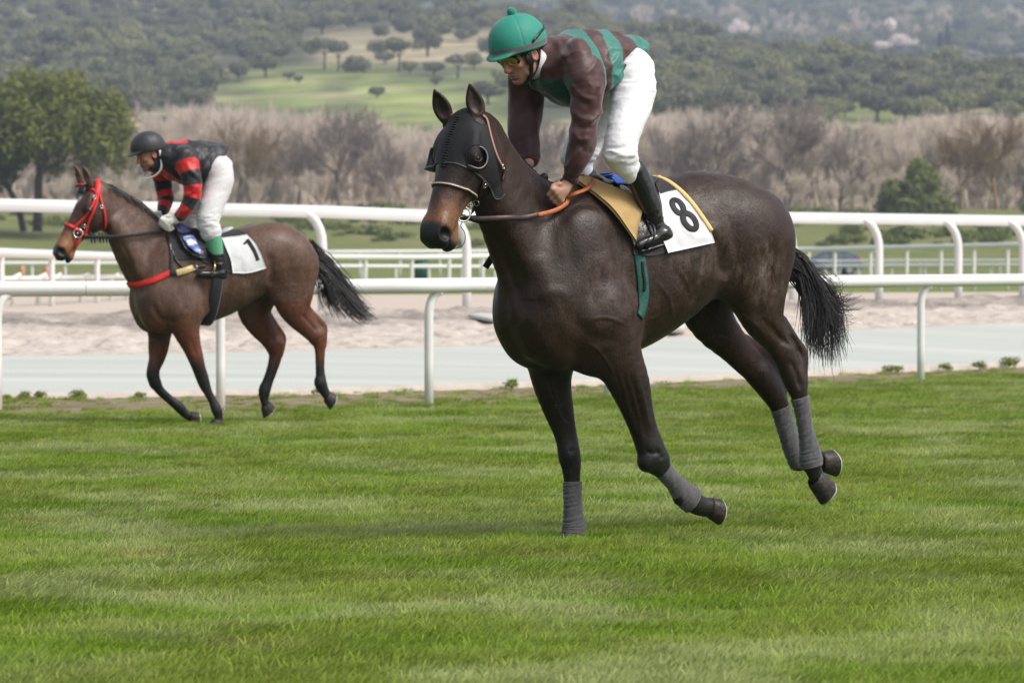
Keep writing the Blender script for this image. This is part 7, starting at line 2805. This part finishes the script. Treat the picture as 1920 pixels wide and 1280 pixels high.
# stone pines at the left
def stone_pine(seed, W, H, crown_h, trunk, n=26000):
    q = np.random.RandomState(seed)
    lobes = []
    for i in range(64):
        a, r = q.rand() * 6.28, math.sqrt(q.rand()) * W * .44
        zz = H - crown_h * (.16 + .26 * (r / (W * .44)) ** 2 + .34 * q.rand())
        s = W * (.085 + .05 * q.rand())
        lobes.append((r * math.cos(a), r * math.sin(a), zz, s * 1.05, s * 1.05, s * 1.25))
    for i in range(26):
        a, r = q.rand() * 6.28, W * (.26 + .20 * q.rand())
        s = W * (.075 + .04 * q.rand())
        lobes.append((r * math.cos(a), r * math.sin(a), H - crown_h * (.55 + .32 * q.rand()), s, s, s * 1.5))
    cr = leaves(q, lobes, n, .27, .5, .3, .35, 'crown_mesh', M_pineleaf)
    segs = [trunk]
    top = np.array(trunk[0][-1])
    for k in range(9):
        a = 2 * math.pi * k / 9 + q.rand() * .5
        e = np.array([W * .30 * math.cos(a), W * .30 * math.sin(a), H - crown_h * .45])
        segs.append(([top, top * .5 + e * .5 + [0, 0, -.3], e], [.16, .11, .05]))
    return cr, limb_mesh(q, segs, 'trunk_mesh', M_pinebark, 8)


d = 350.0
s = FPX / d
p = at_y(70, 424, d)
cr, tr = stone_pine(5, 360 / s, 292 / s, 182 / s, ([(0, 0, -.4), (.05, 0, 1.5), (.1, 0, 3.2), (.2, .1, 4.4)], [.36, .32, .30, .26]))
tree_thing('stone_pine', (cr, tr), p, 1, 0, 'broad green stone pine with dense umbrella crown behind the bay horse', 'tree', 'stone pines at the left')
p = at_y(-40, 424, d + 6)
cr, tr = stone_pine(6, 230 / s, 262 / s, 190 / s, ([(3.3, 0, -.4), (3.0, 0, 1.2), (2.2, 0, 2.8), (1.0, 0, 4.0)], [.26, .24, .22, .2]), 13000)
tree_thing('stone_pine', (cr, tr), p, 1, .0, 'stone pine with a leaning curved trunk cut off by the left edge', 'tree', 'stone pines at the left')
# young pine at the right
d = 400.0; s = FPX / d
p = at_y(1722, 452, d)
q = np.random.RandomState(12)
k = 1 / s
lobes = [(0 * k, 0, 130 * k, 24 * k, 24 * k, 26 * k), (-6 * k, 0, 100 * k, 26 * k, 26 * k, 26 * k), (22 * k, 0, 108 * k, 22 * k, 20 * k, 24 * k), (-48 * k, 0, 95 * k, 22 * k, 20 * k, 22 * k), (-58 * k, 2, 64 * k, 20 * k, 20 * k, 30 * k),
         (-22 * k, 0, 60 * k, 34 * k, 30 * k, 34 * k), (20 * k, 0, 62 * k, 36 * k, 30 * k, 34 * k), (52 * k, 0, 52 * k, 24 * k, 22 * k, 26 * k), (60 * k, 0, 30 * k, 18 * k, 18 * k, 20 * k), (0, 0, 30 * k, 46 * k, 40 * k, 24 * k), (-42 * k, 0, 34 * k, 26 * k, 24 * k, 26 * k)]
cr = leaves(q, lobes, 9500, .25, .4, .35, .4, 'crown_mesh', M_bushleaf)
tr = limb_mesh(q, [([(0.6, 0, -.4), (.3, 0, 2.0), (.0, 0, 5.5)], [.22, .17, .06])] + [([(.3, 0, 1.4 + i * .5), (1.6 * (-1) ** i, .3, 2.2 + i * .55)], [.07, .03]) for i in range(6)], 'trunk_mesh', M_pinebark)
tree_thing('young_pine', (cr, tr), p, 1, 0, 'young green pine with a ragged top above the right rails', 'tree')

# scrub on the embankment
SH = []
for i in range(3):
    q = np.random.RandomState(60 + i)
    SH.append(leaves(q, [(q.normal(0, .5), q.normal(0, .5), .5 + .4 * q.rand(), .7, .7, .5) for _ in range(7)], 420, .16, .4, .4, .6, 'foliage_mesh', M_bushleaf))
BAREB = [bare_tree(400 + i, 2.2, .7, .018, M_twig2, 3, .3, 4) for i in range(2)]
q = np.random.RandomState(31)
k = 0
for px, y, w, kind in [(1380, 452, 60, 0), (1545, 430, 70, 0), (1610, 445, 60, 1), (1840, 436, 56, 1), (1900, 452, 60, 0), (1250, 440, 70, 0), (320, 392, 60, 0), (255, 398, 46, 0), (690, 452, 70, 1), (600, 440, 60, 0), (770, 440, 60, 1),
                       (820, 420, 56, 0), (150, 398, 50, 1), (540, 420, 60, 1), (1460, 440, 56, 1), (1780, 450, 60, 0), (1690, 455, 70, 0), (715, 405, 70, 0), (655, 416, 54, 1), (865, 392, 40, 0), (395, 404, 48, 1)]:
    t = (np.interp(px, XS, e0y) - y) / (np.interp(px, XS, e0y) - np.interp(px, XS, e1y))
    d = 335 + 105 * np.clip(t, 0, 1.0)
    p = at_y(px, y + 8, d)
    p[2] += .5 * (1 - abs(2 * t - 1)) + .1
    sc = 1.25 * w / (FPX / d) / 2.6
    o = empty('scrub_bush', p, q.rand() * 6.28)
    o.scale = (sc, sc, sc * .8)
    near_ = min(((1250, 'behind the near jockey boot'), (1380, 'behind the near horse croup'), (1480, 'by the first right rail post'), (1575, 'over the blue car'), (1655, 'left of the young pine foot'), (1725, 'under the young pine'), (1800, 'by the third right rail post'), (1860, 'near the right edge'), (1905, 'at the right edge'),
                 (150, 'between the stone pine trunk and the bay horse ears'), (255, 'under the far jockey cap'), (320, 'behind the far jockey arms'), (395, 'behind the far jockey breeches'), (540, 'over the bay horse croup'), (605, 'by the left rail bend'), (660, 'right of the left rail bend'), (700, 'midway between the two horses'), (770, 'left of the near horse nose'), (830, 'behind the near horse muzzle'), (870, 'behind the near horse cheek')), key=lambda z: abs(z[0] - px))[1]
    tag(o, ('leafy olive bush ' if kind == 0 else 'half bare bush ') + ('high' if y < 425 else 'low') + ' on bank ' + near_, 'bush', 'leafy scrub on the embankment' if kind == 0 else 'half bare scrub on the embankment')
    f_ = bpy.data.objects.new('foliage', SH[k % 3]); COL.objects.link(f_); f_.parent = o
    if kind == 1:
        for me in BAREB[k % 2]:
            b_ = bpy.data.objects.new('stems', me); COL.objects.link(b_); b_.parent = o
    k += 1

pts = []
for i in range(420):
    px, t = q.uniform(-150, 2080), q.rand()
    y = ext(XS, e0y, px) * (1 - t) + ext(XS, e1y, px) * t
    g = at_y(px, float(y), 335 + 105 * t); g[2] += .5 * (1 - abs(2 * t - 1))
    if noise3(np.array([[px / 110.0, t * 2, 0]]), 91, 2)[0] > -.15: pts.append(g)
scatter('bank_scrub', pts, q.uniform(.25, .75, len(pts)), q.uniform(0, 6, len(pts)), [proto('scrub_mesh', me) for me in SH], 'low rough scrub and tall weeds covering the bank behind the rails', 'scrub', 13)

# across the valley: blossom trees, cypress, bare crowns, and the far wooded slope
M_blossom = leaf_mat('blossom', [(.70, .60, .58), (.92, .85, .84), (.84, .74, .73)], .35)
for px, y, w, h, lab in ((1672, 66, 30, 34, 'white blossoming tree on the far slope, topmost of the pale group'), (1690, 94, 44, 30, 'pink blossoming tree just below the white one on the far slope'),
                         (1650, 98, 46, 22, 'low pale pink blossoming tree at the left of the far blossom group'), (1385, 72, 36, 36, 'faint pale grey blossoming tree above the oak wood on the right hill')):
    d = 1650.0; s = FPX / d
    q = np.random.RandomState(px)
    p = at_y(px, y, d)
    W_, H_ = w / s, h / s
    cr = leaves(q, [(q.normal(0, W_ * .2), q.normal(0, W_ * .2), H_ * (.45 + .35 * q.rand()), W_ * .26, W_ * .26, H_ * .24) for _ in range(9)], 700, .34, .3, .3, .7, 'crown_mesh', M_blossom)
    tr = limb_mesh(q, [([(0, 0, -6.0), (0, 0, H_ * .5)], [.2, .1])], 'trunk_mesh', M_bark)
    tree_thing('blossom_tree', (cr, tr), p, 1, 0, lab, 'tree', 'blossoming trees across the valley')
M_cyp = leaf_mat('cypress_leaf', [(.012, .022, .012), (.03, .042, .02), (.02, .03, .016)])
for px, y, w, h, lab in ((1777, 90, 14, 50, 'tall dark cypress spire on the far slope'), (1762, 90, 10, 30, 'short dark cypress beside the tall one on the far slope')):
    d = 1620.0; s = FPX / d
    q = np.random.RandomState(px)
    p = at_y(px, y, d)
    H_, W_ = h / s, w / s
    cr = leaves(q, [(0, 0, H_ * t, W_ * .5 * (1 - .75 * max(0, t - .3)), W_ * .5 * (1 - .75 * max(0, t - .3)), H_ * .12) for t in np.linspace(.12, .92, 9)], 800, .22, .6, .5, .6, 'crown_mesh', M_cyp)
    tr = limb_mesh(q, [([(0, 0, -6), (0, 0, H_ * .4)], [.25, .15])], 'trunk_mesh', M_bark)
    tree_thing('cypress', (cr, tr), p, 1, 0, lab, 'tree', 'cypresses across the valley')
q = np.random.RandomState(19)
pts, scl, rot = [], [], []
for i in range(1700):
    px = q.uniform(-250, 2170)
    y = q.uniform(-75, 150)
    if y > float(crest_of(px)) + 22: continue
    p = far_point(px, y)
    pts.append(p); scl.append(.95 + .9 * q.rand()); rot.append(q.rand() * 6.28)
scatter('far_wood', pts, scl, rot, [proto('far_oak_mesh', OAKS[i][0]) for i in (0, 1, 2, 5)], 'hazy blue oak wood covering the far hill', 'wood', 8)
pts, scl, rot = [], [], []
for i in range(90):
    px = q.uniform(1150, 2050)
    y = q.uniform(60, 112)
    if y > float(crest_of(px)) + 12: continue
    pts.append(far_point(px, y)); scl.append(1.0 + .5 * q.rand()); rot.append(q.rand() * 6.28)
scatter('far_bare_trees', pts, scl, rot, TP, 'pale bare trees along the valley between the two hills', 'wood', 9)
# filler oaks that close the wood on the near hill behind the single trees
pts, scl, rot = [], [], []
for i in range(1500):
    px = q.uniform(-150, 2070)
    cy = float(crest_of(px))
    y = q.uniform(cy, 215)
    if q.rand() > woods(px, y) ** 1.5: continue
    pts.append(hill_point(px, y) - np.array([0, 0, .6])); scl.append(.5 + .45 * q.rand()); rot.append(q.rand() * 6.28)
scatter('hillside_scrub', pts, scl, rot, [proto('scrub_oak_mesh', OAKS[i][0]) for i in (0, 1, 2, 4)], 'low dark oak scrub growing between the trees on the near hill', 'scrub', 10)

# ------------------------------------------------------------------ weeds along the kerb
WD = []
for i in range(3):
    q = np.random.RandomState(80 + i)
    WD.append(leaves(q, [(q.normal(0, .06), q.normal(0, .05), .05 + .05 * q.rand(), .09, .07, .06) for _ in range(6)], 260, .022, .6, .2, .4, 'foliage_mesh', M_bushleaf))
M_weed = leaf_mat('weed_leaf', [(.07, .10, .015), (.22, .26, .05), (.14, .18, .03)])
for me in WD: me.materials[0] = M_weed
for px, sc, lab in ((48, 1.15, 'bright green weed tuft at the kerb, nearest the left edge'), (82, 1.1, 'dull weed clump between the two bright tufts at the left kerb'), (144, 1.3, 'largest bright green weed tuft at the left kerb'), (12, .8, 'small weed at the kerb in the left corner'),
                    (262, .8, 'weed at the kerb behind the bay horse far foreleg'), (960, 1.5, 'weed at the kerb left of the near horse standing foreleg'), (1665, 1.4, 'low weed at the kerb left of the right rail post'), (1775, 1.3, 'weed clump at the kerb just right of the right post'),
                    (1838, 1.4, 'upright weed at the kerb toward the right edge'), (1903, 1.9, 'tallest weed at the kerb by the right edge'), (1690, 1.2, 'weed beside the low one at the right kerb'), (600, 1.0, 'weed at the kerb under the bay horse tail')):
    y, d = float(ext(XS, kerb_y, px)), float(ext(XS, kerb_d, px))
    p = at_y(px, y, d - .35); p[2] = .01
    o = empty('weed', p, px)
    sc *= .5
    o.scale = (sc, sc, sc)
    tag(o, lab, 'weed', 'weeds along the kerb')
    f_ = bpy.data.objects.new('foliage', WD[px % 3]); COL.objects.link(f_); f_.parent = o
    st = MB()
    for k in range(5): st.tube([(0, 0, 0), (.04 * math.cos(k * 1.3), .04 * math.sin(k * 1.3), .07), (.07 * math.cos(k * 1.3), .07 * math.sin(k * 1.3), .17)], [.003, .002, .001], 4)
    st.build('stems', M_weed, o)

# ------------------------------------------------------------------ grass of the turf
m, N, L, b = nodes_mat('grass_blade')
geo = N.new('ShaderNodeNewGeometry')
at = N.new('ShaderNodeAttribute'); at.attribute_name = 'tint'
oi = N.new('ShaderNodeObjectInfo')


def gnoise(scale, stretch, detail=4):
    mp = N.new('ShaderNodeMapping'); mp.inputs['Scale'].default_value = stretch
    L.new(geo.outputs['Position'], mp.inputs['Vector'])
    n = N.new('ShaderNodeTexNoise'); n.inputs['Scale'].default_value = scale; n.inputs['Detail'].default_value = detail
    L.new(mp.outputs[0], n.inputs['Vector'])
    return n.outputs['Fac']


def mrange(v, a0, a1, b0, b1):
    r = N.new('ShaderNodeMapRange')
    for k, x in zip(('From Min', 'From Max', 'To Min', 'To Max'), (a0, a1, b0, b1)): r.inputs[k].default_value = x
    L.new(v, r.inputs['Value'])
    return r.outputs['Result']


def mixc(f, a, bcol):
    mx = N.new('ShaderNodeMix'); mx.data_type = 'RGBA'
    if isinstance(f, (int, float)): mx.inputs['Factor'].default_value = f
    else: L.new(f, mx.inputs['Factor'])
    for k, v in (('A', a), ('B', bcol)):
        if isinstance(v, tuple): mx.inputs[k].default_value = (*v, 1)
        else: L.new(v, mx.inputs[k])
    return mx.outputs['Result']


pale = mrange(gnoise(1.0, (.8, .55, 1), 5), .46, .60, 0, 1)
lush = mrange(gnoise(1.0, (.9, .8, 1), 4), .50, .64, 0, 1)
dry = mrange(gnoise(2.4, (.6, .5, 1), 5), .58, .74, 0, .5)
c1 = mixc(pale, (.225, .305, .030), (.335, .40, .130))
c2 = mixc(lush, c1, (.180, .295, .012))
c3 = mixc(dry, c2, (.36, .30, .11))
sep = N.new('ShaderNodeSeparateColor'); L.new(at.outputs['Color'], sep.inputs[0])
c4 = mixc(mrange(sep.outputs[0], .93, .96, 0, .7), c3, (.36, .33, .15))
mu = N.new('ShaderNodeMix'); mu.data_type = 'RGBA'; mu.blend_type = 'MULTIPLY'; mu.inputs['Factor'].default_value = 1
L.new(c4, mu.inputs['A']); L.new(mrange(sep.outputs[0], 0, 1, .70, 1.25), mu.inputs['B'])
L.new(mu.outputs['Result'], b.inputs['Base Color'])
b.inputs['Roughness'].default_value = .5; b.inputs['Specular IOR Level'].default_value = .28
tr_ = N.new('ShaderNodeBsdfTranslucent'); L.new(mu.outputs['Result'], tr_.inputs['Color'])
ms = N.new('ShaderNodeMixShader'); ms.inputs[0].default_value = .36
L.new(b.outputs[0], ms.inputs[1]); L.new(tr_.outputs[0], ms.inputs[2]); L.new(ms.outputs[0], N['Material Output'].inputs['Surface'])
M_grass = m


def clump(seed, n=70, rad=.10, h=.062, lean=.55):
    q = np.random.RandomState(seed)
    V, F_, C = [], [], []
    for i in range(n):
        a, r = q.rand() * 6.28, rad * math.sqrt(q.rand())
        p = np.array([r * math.cos(a), r * math.sin(a), -.004])
        H = h * (.55 + .75 * q.rand())
        az = q.normal(0, .8)
        d = np.array([math.cos(az), math.sin(az), 0]) * lean * (.4 + 1.2 * q.rand())
        w = .0017 + .0011 * q.rand()
        sd = np.array([-math.sin(az + q.normal(0, .6)), math.cos(az), 0]) * w
        t = q.rand()
        b0 = len(V)
        for k, ww in ((0, 1.0), (.38, .95), (.72, .7)):
            c = p + d * H * k ** 1.8 + np.array([0, 0, H * (k - .18 * k * k * lean)])
            V += [c - sd * ww, c + sd * ww]
        V.append(p + d * H + np.array([0, 0, H * (1 - .22 * lean)]))
        F_ += [(b0, b0 + 1, b0 + 3, b0 + 2), (b0 + 2, b0 + 3, b0 + 5, b0 + 4), (b0 + 4, b0 + 5, b0 + 6)]
        C += [(t, t, t)] * 7
    return mesh_np('grass_clump_mesh', np.array(V), F_, M_grass, None, True, np.array(C), link=False)


CL = [proto('grass_clump_mesh', clump(500 + i, 70, .10, (.050, .060, .070, .045, .056)[i], (.5, .7, .85, .6, 1.0)[i])) for i in range(5)]
q = np.random.RandomState(55)
pts, scl, rot = [], [], []
tot = 0
dd = np.concatenate([q.uniform(13.2, 24, 14000), q.uniform(24, 38, 15500), q.uniform(38, 64, 17000)])
for d in dd:
    hw_ = d * 960 / FPX + .7
    x = q.uniform(-hw_, hw_)
    px = 960 + x / d * FPX
    vd = float(ext(XS, verge_d, px))
    if d > vd + q.normal(0, .25): continue
    pts.append((x, d, 0.0)); tot += 1
P = np.array(pts)
w = noise3(P * [1.1, .7, 0], 61, 3)
w2 = noise3(P * [.9, .45, 0], 62, 3)
scl = (.72 + .30 * q.rand(len(P)) + .22 * w2)
rot = .25 + .7 * w + q.normal(0, .6, len(P))
scatter('turf_grass', pts, np.clip(scl, .45, 1.3), rot, CL, 'mown green racecourse turf with paler swathes', 'grass', 11)
# thin grass in the dirt by the kerb
pts = []
for i in range(900):
    px = q.uniform(-100, 2020)
    a, b_ = float(ext(XS, verge_d, px)), float(ext(XS, kerb_d, px))
    t = q.rand() ** 1.3
    if noise3(np.array([[px / 60.0, t * 2, 0]]), 71, 2)[0] < -.05 and q.rand() < .85: continue
    d = a + (b_ - a) * t
    g = at_y(px, 700, d); pts.append((g[0], g[1], .012))
scatter('verge_grass', pts, q.uniform(.35, .8, len(pts)), q.uniform(-1, 1.5, len(pts)), CL, 'thin dry grass in the strip of dirt along the kerb', 'grass', 12)

# ------------------------------------------------------------------ the air
hz = MB().box((0, 1850, 138), (2600, 3760, 284)).build('haze', None)
hz['kind'] = 'stuff'
m = bpy.data.materials.new('haze_air'); m.use_nodes = True
N, L = m.node_tree.nodes, m.node_tree.links
N.remove(N['Principled BSDF'])
pv = N.new('ShaderNodeVolumePrincipled')
pv.inputs['Color'].default_value = (.68, .80, 1.0, 1)
pv.inputs['Density'].default_value = .00023
pv.inputs['Anisotropy'].default_value = 0.0
L.new(pv.outputs[0], N['Material Output'].inputs['Volume'])
hz.data.materials.append(m)

# ------------------------------------------------------------------ horses and riders
_a = horse_one()
_b = horse_two()
rider_one(_a[0], _a[2])
rider_two(_b[0], _b[2])
